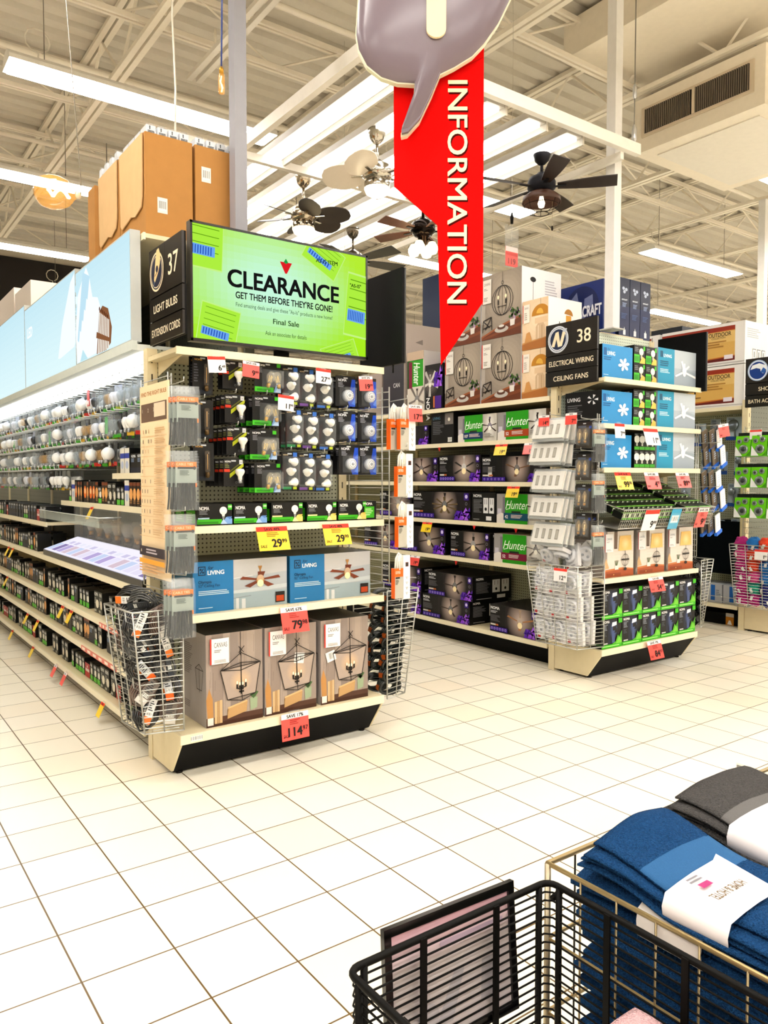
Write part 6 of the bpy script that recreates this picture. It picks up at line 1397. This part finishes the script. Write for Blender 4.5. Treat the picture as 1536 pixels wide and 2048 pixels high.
# lit demonstrator
t = thing('bulb_demonstrator', 'lit sloping bulb demonstrator with a row of sockets behind a clear cover', 'display', (0,0,0))
MB().prism([(1.453,.958),(1.453,1.0),(1.72,1.09),(2.05,1.09),(2.05,.958)], (0,4.34,0), (1,0,0), (0,0,1), 2.46, '#131211', 'plastic').build('case', t)
m = MB(); Us = Vector((.27,0,.09)).normalized(); f = Fr(m, (1.455,6.79,1.003), -Y_, Us, 2.44, .285, mat='lightbox', step=.0006)
f.rect(0,0,1,1,'#F4F0FF')
for q in range(16):
    u = q/16; f.rect(u+.004,.08,u+.056,.5,random.choice(('#B9A9D9','#E9E4FA','#8d7fb0','#C9D6F2','#D9C3CF','#E6E0F4')),up=False); f.rect(u+.01,.56,u+.05,.72,random.choice(('#CFC9E6','#E9E9F6')),up=False)
m.build('lit_panel', t)
for q in range(20):
    y = 4.45+.118*q; b = MB(); X = Matrix.Translation((1.78+.03*(q % 2), y, 1.09)); b.lathe([(.028,0),(.028,.02),(.018,.03)], '#5c4a38', 'plastic', 10, X); a_bulb(b, X @ Matrix.Translation((0,0,.02)), 1.25 if q % 3 else 1.5, ('#E9C88a' if q % 4 == 0 else '#EDE6D8'), 'glass', '#B98f4a'); b.build('demo_bulb', t)
MB().box((1.70,4.36,1.093), (1.704,6.79,1.355), '#F2F4F2', 'film').box((1.70,4.36,1.351), (2.04,6.79,1.355), '#F2F4F2', 'film').build('clear_cover', t)
t = thing('acrylic_tray', 'clear acrylic tray with a wire rim jutting over the bulb aisle', 'tray')
MB().box((1.47,5.25,1.255), (1.473,7.0,1.315), '#E9F2EC', 'glass').box((1.473,5.25,1.252), (1.62,7.0,1.256), '#DCE9E0', 'glass').build('tray_panel', t); MB().tube([(1.62,5.25,1.32),(1.47,5.25,1.32),(1.47,7.0,1.32),(1.62,7.0,1.32)], .004, '#F0F3F0', 'chrome', 5).build('wire_rim', t)

# ------------------------------------------------------------------ aisle of shower goods at the picture edge
Po = cart('outdoor_carton', carton(.98, .5, .44, '#F0EFEE', art_outdoor, None, art_outdoor_end, None, '#E9E9E9'))
for (y, z), l in {(4.815,2.342):'white carton with an outdoor label, lower one at the near end', (4.815,2.79):'white carton with an outdoor label, upper one at the near end', (5.83,2.342):'white carton with an outdoor label, lower one farther along', (5.83,2.79):'white carton with an outdoor label, upper one farther along'}.items(): Po.put((8.03, y, z), LX, l, 'outdoor cartons')
tag(MB().box((7.85,5.1,3.235), (8.2,5.5,3.30), '#1a2433', 'card').build('stock_carton'), 'small dark carton on top of the outdoor cartons by the picture edge', 'box')
def pk_shower(big=False):
    m = MB(); s = 1.5 if big else 1; m.box((-.06*s,-.004,-.25), (.06*s,0,0), '#C9D6E2' if big else '#AEB9C4', 'card'); f = Fr(m, (-.06*s,-.004,-.25), X_, Z_, .12*s, .25); f.rect(0,0,1,.16,'#2c5ea8'); f.lines(.1,.85,.6,.95,2,'#5a6a80')
    X = Matrix.Translation((-.005,-.02,-.09)) @ Matrix.Rotation(R(80),4,'X'); m.lathe([(.012,-.01),(.038*s,0),(.042*s,.012),(.038*s,.018),(.001,.018)], '#8f979e', 'chrome', 16, X).tube([(-.005,-.02,-.1),(.012,-.018,-.15),(.02,-.018,-.215)], .01, '#8f979e', 'chrome', 8)
    return Proto(tag(m.build('shower_head_pack'), 'x', 'hanging pack'))
S1, S2 = pk_shower(), pk_shower(True)
for i, (y, z, bg) in enumerate(((4.53,2.25,1),(4.75,2.24,0),(4.95,2.2,1),(4.66,1.88,0),(4.46,1.87,0),(4.85,1.86,0),(4.53,1.53,0),(4.72,1.52,0),(4.49,1.15,0),(4.68,1.13,0),(5.1,1.9,1),(5.1,1.5,0))):
    (S2 if bg else S1).put((7.98, y, z), 0, f'{"large pale" if bg else "grey"} shower head pack under the outdoor cartons, '+('topmost by the cream post','second in the top row','third in the top row','second row middle','second row by the post','second row far','third row by the post','third row far','lowest by the post','lowest far','second row end','third row end')[i], 'shower head packs', rot=(0,.03,LX+.1*random.uniform(-1,1)))
    hook(MB(), 8.32, y, z+.003, (-.36,0,0)).build('peg_hook', G39)
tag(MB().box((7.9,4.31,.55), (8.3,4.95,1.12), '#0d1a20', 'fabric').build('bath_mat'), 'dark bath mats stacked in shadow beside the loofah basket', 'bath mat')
t = thing('wire_tray', 'chrome wire tray of white and blue packages on the lowest bath shelf', 'wire basket')
m = MB()
for z in (.26,.31): m.tube([(7.80,4.33,z),(7.80,5.6,z)], .004, '#C9C9C4', 'chrome', 5)
m.build('wire_rim', t)
Pm = cart('bath_package', carton(.2, .3, .2, '#B9BCC4', lambda f: (f.rect(0,0,1,1,'#C3C6CE'), f.rect(.35,.1,.6,.95,'#2A78C8'), f.lines(.65,.3,.95,.7,4,'#8d95a3')), None, None, None, '#D3D6DC'))
for i in range(4): Pm.put((7.98, 4.44+.215*i, .237), 0, f'white and blue bath package in the low wire tray, {nth(i)} from the post', 'bath packages', rot=(0,0,LX))
tag(Fr(MB().box((7.872,4.44,.002),(7.876,4.53,.13),'#C98a1e','card'), (7.872,4.53,.002), -Y_, Z_, .09, .128).rect(0,.7,1,1,'#C9C6C0').poly([(.2,.05),(.8,.05),(.6,.4),(.4,.4)],'#F2EFE9').mb.build('fallen_packet'), 'orange and grey packet standing on the floor under the lowest bath shelf', 'packet')
def pk_lime():
    t = thing('shower_set_pack', 'x', 'hanging pack'); m = MB().box((-.075,-.05,-.22), (.075,0,-.02), '#7ED321', 'card').box((-.075,-.005,-.02), (.075,0,.02), '#15201a', 'card'); f = Fr(m, (-.075,-.05,-.22), X_, Z_, .15, .2)
    f.poly([(0,0),(.5,0),(0,.5)],'#EDEFEF'); f.poly([(.7,0),(1,0),(1,.25)],'#5aa818'); m.build('carton', t)
    for x, z, r in ((.01,-.155,.045),(-.035,-.075,.024),(.03,-.06,.028)):
        b = MB().lathe([(r,0),(r,.008),(r*.85,.014),(r*.6,.012),(.001,.010)], '#A9B3B0', 'chrome', 18, Matrix.Translation((x,-.05,z)) @ Matrix.Rotation(R(90),4,'X')).lathe([(r*.5,.013),(r*.4,.016),(.001,.017)], '#3b4442', 'plastic', 12, Matrix.Translation((x,-.05,z)) @ Matrix.Rotation(R(90),4,'X')); b.build('shower_head', t)
    return Proto(t)
LM = pk_lime()
for r, z in enumerate((2.02, 1.71, 1.41)):
    for c, y in enumerate((4.11, 3.945, 3.78)):
        for k in range(2): LM.put((7.45+.085*k, y, z), 0, f'lime green shower set pack, {("top","middle","lower")[r]} row, {nth(c)} from the cream post, '+('front' if k == 0 else 'behind'), 'lime shower set packs', rot=(-.12,0,LX+.06))
ladder('wire_wing', 'wire wing behind the lime shower packs at the picture edge', ((7.66,4.24),(7.66,3.7)), .96, 2.12, .06, [((7.66,y,z+.03),(7.42,y,z+.035)) for z in (2.02,1.71,1.41) for y in (4.11,3.945,3.78)])
put_ticket(7.40, 3.985, 2.06, 'white', '4', '99', 'red and white ticket over the lime shower packs', rz=LX, w=.12, h=.09, head=None, tilt=-.05)
basket('wire_basket', 'chrome wire basket heaped with coloured bath loofahs', (7.44,3.6), (7.44,4.26), (.26,0), .29, .92, (.05,.04))
put_ticket(7.425, 3.92, .885, 'white', '1', '99', 'red and white ticket reading 1.99 on the loofah basket', rz=LX, w=.13, h=.1, head=None, tilt=-.05)
def loofah(col):
    m = MB(); n1, n2 = 20, 12; V = []; F = []
    for i in range(n2+1):
        for j in range(n1):
            a, b = PI*i/n2, 2*PI*j/n1; r = .068*(1+.13*math.sin(5*b+3*a)*math.sin(a)+.1*math.cos(7*a+2*b)+.05*random.random()); V.append((r*math.sin(a)*math.cos(b), r*math.sin(a)*math.sin(b), r*math.cos(a)))
    for i in range(n2):
        for j in range(n1): F.append((i*n1+j, i*n1+n1*0+(j+1) % n1, (i+1)*n1+(j+1) % n1, (i+1)*n1+j))
    m.add(V, F, col, 'net', smooth=True); return m
LF = {}
for nm, c in (('magenta','#C2258a'),('pink','#E0589f'),('orange','#F0562c'),('blue','#1583C8'),('teal','#2fb59a'),('navy','#26278a')):
    t = thing('bath_loofah', 'x', 'loofah'); loofah(c).build('mesh_puff', t); MB().box((-.012,-.074,-.03), (.012,-.07,.02), '#EDEDED', 'card').build('paper_tag', t); LF[nm] = Proto(t)
pat = [('magenta','magenta','navy','blue','pink'),('magenta','teal','navy','orange','navy'),('magenta','pink','blue','blue','teal'),('magenta','orange','blue','blue','navy'),('pink','orange','navy','navy','pink'),('magenta','blue','orange','pink','pink')]
for r in range(6):
    z = .37+.112*r; q = (.92-z)/.63
    for c in range(5):
        LF[pat[r][c]].put((7.44+.05*q+.085, 4.17-.124*c, z), 0, f'{pat[r][c]} loofah, {nth(r)} layer up, {nth(c)} from the cream post', 'loofahs in the basket', rot=(random.uniform(-.5,.5), random.uniform(-.5,.5), LX+random.uniform(-.6,.6)))
# ------------------------------------------------------------------ towel bin and black basket close to the camera
GOLD = '#B9A27a'
RZ = .85
t = thing('towel_bin', 'large chrome wire bin holding stacks of folded blue and grey towels', 'wire bin', (0,0,0))
BX0, BX1, BY0, BY1 = 1.095, 3.0, .12, .977
m = MB()
for z, r in ((RZ,.0055),(.705,.004),(.56,.004),(.3,.005)): m.tube([(BX0,BY0,z),(BX0,BY1,z),(BX1,BY1,z),(BX1,BY0,z)], r, '#C9B58a', 'chrome', 8, closed=True)
for x, y in ((BX0,BY0),(BX0,BY1),(BX1,BY0),(BX1,BY1)): m.tube([(x,y,RZ),(x,y,.02)], .006, '#B9AE98', 'chrome', 8); m.lathe([(.02,0),(.02,.02),(.007,.025)], '#222222', 'black', 10, Matrix.Translation((x,y,0)))
m.build('bin_frame', t); g = MB(); k = 1
while BY1-.0785*k > BY0: y = BY1-.0785*k; g.tube([(BX0,y,RZ),(BX0,y,.3),(BX1,y,.3),(BX1,y,RZ)], .0023, '#A89878', 'chrome', 5); k += 1
k = 1
while BX0+.0785*k < BX1: x = BX0+.0785*k; g.tube([(x,BY1,RZ),(x,BY1,.3),(x,BY0,.3),(x,BY0,RZ)], .0023, '#3a352c', 'black', 5); k += 1
g.build('wire_side', t)
BKC = '#15130f'
t = thing('black_basket', 'black wire basket hooked onto the towel bin, holding a framed price card', 'wire basket', (0,0,0))
KX0, KX1, KY0, KY1, KZ = .612, 1.05, .15, .935, .47
def rsq(z):
    c = .02; P = []
    for (x, y), (a0, a1) in (((KX0+c,KY0+c),(PI,1.5*PI)),((KX1-c,KY0+c),(1.5*PI,2*PI)),((KX1-c,KY1-c),(0,.5*PI)),((KX0+c,KY1-c),(.5*PI,PI))):
        P += [(x+c*math.cos(a0+(a1-a0)*i/4), y+c*math.sin(a0+(a1-a0)*i/4), z) for i in range(5)]
    return P
m = MB().tube(rsq(RZ-.002), .006, BKC, 'black', 8, closed=True).tube(rsq(KZ), .005, BKC, 'black', 8, closed=True)
for x, y in ((KX0,KY1-.03),(KX0+.03,KY1),(KX1-.025,KY1),(KX1,KY1-.025),(KX0,KY0),(KX1,KY0)): m.tube([(x,y,KZ),(x,y,RZ)], .006, BKC, 'black', 8)
for x in (.753, .913): m.box((x-.006,KY1-.008,KZ), (x+.006,KY1-.004,RZ), BKC, 'black')
for y in (.80, .655, .5, .35): m.box((KX1-.008,y-.006,KZ), (KX1-.004,y+.006,RZ), BKC, 'black'); m.box((KX0+.004,y-.006,KZ), (KX0+.008,y+.006,RZ), BKC, 'black')
m.tube([(KX1,KY1-.01,RZ-.03),(BX0-.004,KY1-.0,RZ-.03)], .006, BKC, 'black', 6); m.build('rim_frame', t)
g = MB(); z = RZ-.0175
while z > KZ: g.tube([(KX0+.002,KY0,z),(KX0+.002,KY1-.012,z),(KX0+.012,KY1-.002,z),(KX1-.012,KY1-.002,z),(KX1-.002,KY1-.012,z),(KX1-.002,KY0,z)], .0019, BKC, 'black', 5); z -= .0155
y = KY0
while y < KY1: g.tube([(KX0,y,KZ),(KX1,y,KZ)], .002, BKC, 'black', 4); y += .03
g.build('wire_side', t)
# framed card behind the basket, hung on its rim
t = thing('framed_sale_card', 'black framed pale pink sale card leaning behind the black basket', 'sign', (0,0,0))
OX, OZ = Vector((.695,.962,.868)), None
U = Vector((.285,.0,-.008)).normalized(); Vv = Vector((-.0,.10,1)).normalized(); Vv = (Vv-U*Vv.dot(U)).normalized(); Wd, Ht = .288, .222
O = OX-Vv*Ht
def q_(a, b, n_=0): return O+U*a+Vv*b+U.cross(Vv)*n_
m = MB()
for a0, b0, a1, b1 in ((0,0,Wd,.014),(0,Ht-.014,Wd,Ht),(0,0,.014,Ht),(Wd-.014,0,Wd,Ht)):
    P8 = [q_(a,b,n_) for n_ in (-.005,.005) for a,b in ((a0,b0),(a1,b0),(a1,b1),(a0,b1))]
    m.add(P8, [(3,2,1,0),(4,5,6,7),(0,1,5,4),(1,2,6,5),(2,3,7,6),(3,0,4,7)], BKC, 'plastic')
m.build('frame_border', t)
m = MB(); f = Fr(m, O+U.cross(Vv)*.0, U, Vv, Wd, Ht, mat='paper')
f.rect(.04,.05,.96,.95,'#DAD3D5'); 
for i in range(10): f.rect(.04,.62+i*.033,.96,.655+i*.033, mixc('#DAD3D5','#E3B9C3',i/9), up=False)
f.k += 1; f.poly([(.35,.15),(.5,.5),(.58,.5),(.48,.15)],'#C6C2C8'); f.poly([(.7,.2),(.72,.5),(.86,.5),(.84,.2)],'#C6C2C8'); f.disc(.3,.25,.1,'#CBC6CB'); f.rect(.4,.72,.9,.76,'#C9B6C6')
m.add([q_(.01,.01,-.003),q_(Wd-.01,.01,-.003),q_(Wd-.01,Ht-.01,-.003),q_(.01,Ht-.01,-.003)], [(3,2,1,0)], '#E9E4E4', 'paper'); m.build('card', t)
MB().tube([q_(Wd*.62,0),q_(Wd*.62,-.12)], .004, BKC, 'black', 5).tube([q_(Wd*.2,0),q_(Wd*.2,-.12)], .004, BKC, 'black', 5).build('holder_stem', t)

def sheet(m, x0, x1, y0, y1, zf, th, col, nx=26, ny=30, band=None, bcol=None, wob=.0, ph=0):
    """one cloth layer: zf(x,y) gives the underside"""
    V = []; F = []; K = []
    def ed(x, y): return (x+wob*math.sin(17*y+ph), y+wob*math.sin(15*x+ph))
    for s_ in (0, 1):
        for i in range(nx+1):
            for j in range(ny+1):
                u, v = i/nx, j/ny; e = min(u, 1-u, )*nx; e2 = min(v, 1-v)*ny
                x, y = ed(x0+(x1-x0)*u, y0+(y1-y0)*v); z = zf(x, y)
                r = 1 if min(e, e2) >= 1 else .45
                V.append((x, y, z+th*(.5+(.5 if s_ else -.5)*r)))
    n = (nx+1)*(ny+1); idx = lambda s_, i, j: s_*n+i*(ny+1)+j
    base = len(m.V); m.V += V
    def af(f, c): m.F.append([base+k for k in f]); m.K.append(deep(lin(c))); m.M.append('fabric' if c == col else 'woven'); m.S.append(True)
    for i in range(nx):
        for j in range(ny):
            c = bcol if band and band[0] <= (j+.5)/ny <= band[1] else col
            af((idx(1,i,j),idx(1,i+1,j),idx(1,i+1,j+1),idx(1,i,j+1)), c); af((idx(0,i,j+1),idx(0,i+1,j+1),idx(0,i+1,j),idx(0,i,j)), col)
    for i in range(nx):
        for j, fl in ((0, 0), (ny, 1)):
            q = (idx(0,i,j),idx(0,i+1,j),idx(1,i+1,j),idx(1,i,j)); af(q[::-1] if fl else q, col)
    for j in range(ny):
        for i, fl in ((0, 1), (nx, 0)):
            q = (idx(0,i,j),idx(0,i,j+1),idx(1,i,j+1),idx(1,i,j)); af(q[::-1] if fl else q, col)
def smooth(a, b, x): t_ = max(0, min(1, (x-a)/(b-a))); return t_*t_*(3-2*t_)
def towel_top(label, x0, x1, y0, y1, zb, col, bcol, hump=.045, sleeve=(.62,.735), text=True, n=4):
    t = thing('towel', label, 'towel', (0,0,0), 0, 'folded towels in the bin')
    m = MB(); th = .0085
    def H(x, y):
        far = smooth(y1-.22, y1-.03, y); across = smooth(x0-.03, x0+.13, x)-.6*smooth(x1-.11, x1+.02, x)
        mid = smooth(y0, y0+.1, y)*(1-smooth(y1-.2, y1-.1, y))
        return hump*far*(.35+.65*across)*(1-.35*smooth(y1-.05, y1+.01, y))-.012*mid*(1-smooth(x0, x0+.06, x))+.004*math.sin(14*x+9*y)
    for k in range(n):
        o = .006*math.sin(k*2.1); last = k == n-1
        sheet(m, x0+.004*(n-1-k)*(-1)+o+.012*(last), x1-.006*k, y0+.01*k, y1-.012*(k//2)-.004*k, lambda x, y, k=k: zb+k*(th+.0022)+H(x,y)*(1-.05*(n-1-k)), th, col, band=(.60,.76) if last else None, bcol=bcol, wob=.004, ph=k*1.3)
    m.build('folded_cloth', t)
    s = MB(); top = zb+n*(th+.0022)+.001; V = []; a, b = sleeve
    for y in (a, b):
        for x, dz in ((x0+.05,-.05),(x0-.008,-.044),(x0-.012,-.02),(x0-.004,.001),(x0+.03,.004),(x0+.07,.004),(x0+.115,.004),(x0+.125,.012)):
            V.append((x+(.02 if y == b and x > x0+.1 else 0), y+(.004*math.sin(20*x)), (top+dz+(H(max(x,x0+.0),y) if dz > -.015 else H(x0,y)))))
    F = [(i, i+1, 9+i, 8+i) for i in range(7)]; s.add(V, [f[::-1] for f in F], '#F4EFF0', 'paper', smooth=True)
    if text:
        q = Vector(V[6]); f = Fr(s, Vector((x0+.112,b-.004,max(V[5][2],V[13][2],V[6][2])+.0012)), -X_, -Y_, .1, b-a-.012, mat='paper')
        f.text(.04,.58,.17,'HOME & HOTEL','#7d6844',fixw=.9,bold=.01); f.rect(.5,.3,.78,.42,'#B03a7d'); f.lines(.5,.08,.9,.24,2,'#8d8a90')
    s.build('paper_sleeve', t); return t
def towel_slab(label, x0, x1, y0, y1, z0, z1, col, sleeve=None, seed=0, parts=3):
    t = thing('towel', label, 'towel', (0,0,0), 0, 'folded towels in the bin'); m = MB(); h = (z1-z0)/parts
    for k in range(parts):
        d = .012*math.sin(seed*1.7+k*2.3); sheet(m, x0+d, x1, y0, y1+.01*math.cos(k*3+seed), lambda x, y, k=k: z0+k*h+.003*math.sin(23*y+11*x+k)-.012*(1-smooth(x0, x0+.05, x))*(k == parts-1), h*1.04, col, 14, 20, wob=.004, ph=seed+k)
    m.build('folded_cloth', t)
    if sleeve:
        a, b = sleeve; s = MB(); V = []
        for y in (a, b):
            for x, z in ((x0-.012,z0+.006),(x0-.016,(z0+z1)/2),(x0-.012,z1-.012),(x0+.01,z1+.0),(x0+.06,z1+.008)): V.append((x, y, z))
        s.add(V, [(i+5, i+6, i+1, i) for i in range(4)], '#F1ECE8', 'paper', smooth=True); s.build('paper_sleeve', t)
    return t
BLU, BLB, GRY, GRB = '#2f5c88', '#44749f', '#676564', '#7d7b7a'
towel_top('folded royal blue towel with a white paper sleeve on top of the blue stack', 1.112, 1.34, .42, .915, .862, BLU, BLB, .045, (.62,.735))
for i, (z0, z1, sl) in enumerate(((.795,.86,(.665,.785)),(.715,.793,None),(.635,.713,None),(.55,.633,(.56,.70)),(.46,.548,None))):
    towel_slab(f'folded royal blue towel, {nth(i)} below the sleeved top one', 1.118+.004*(i % 2), 1.375, .36, .92, z0, z1, BLU, sl, i)
towel_top('folded charcoal grey towel with a white sleeve on top of the grey stack', 1.405, 1.70, .44, .945, .865, GRY, GRB, .035, (.66,.79), False)
for i, (z0, z1, sl) in enumerate(((.785,.863,None),(.70,.783,(.6,.72)),(.61,.698,None))):
    towel_slab(f'folded charcoal grey towel, {nth(i)} below the top grey one', 1.41+.006*(i % 2), 1.70, .4, .945, z0, z1, GRY, sl, 7+i)
towel_top('dark towel of a farther stack, cut by the picture edge', 1.9, 2.2, .5, .95, .875, '#2b2a2b', '#3a393a', .03, (.66,.79), False)
for i, (z0, z1) in enumerate(((.79,.873),(.70,.788))): towel_slab(f'dark towel of the farther stack, {nth(i)} below its top one', 1.91, 2.2, .45, .95, z0, z1, '#2b2a2b', None, 12+i)
tag(MB().box((1.74,.84,.78),(1.742,.968,.905),'#8d8a84','film').box((1.742,.84,.86),(1.7435,.968,.9),'#B9B4AC','card').build('divider_card'), 'small grey divider card standing in the bin between the grey and dark stacks', 'card')
towel_top('pale pink towel inside the black basket at the picture bottom', .84, 1.025, .25, .74, .70, '#EBC7C9', '#F0D3D4', .02, (.56,.62), False)
for i in range(2): towel_slab(f'pale pink towel, {nth(i)} below the top pink one', .84, 1.025, .24, .73, .61-.1*i, .695-.09*i-.005*i, '#EBC7C9', None, 20+i)
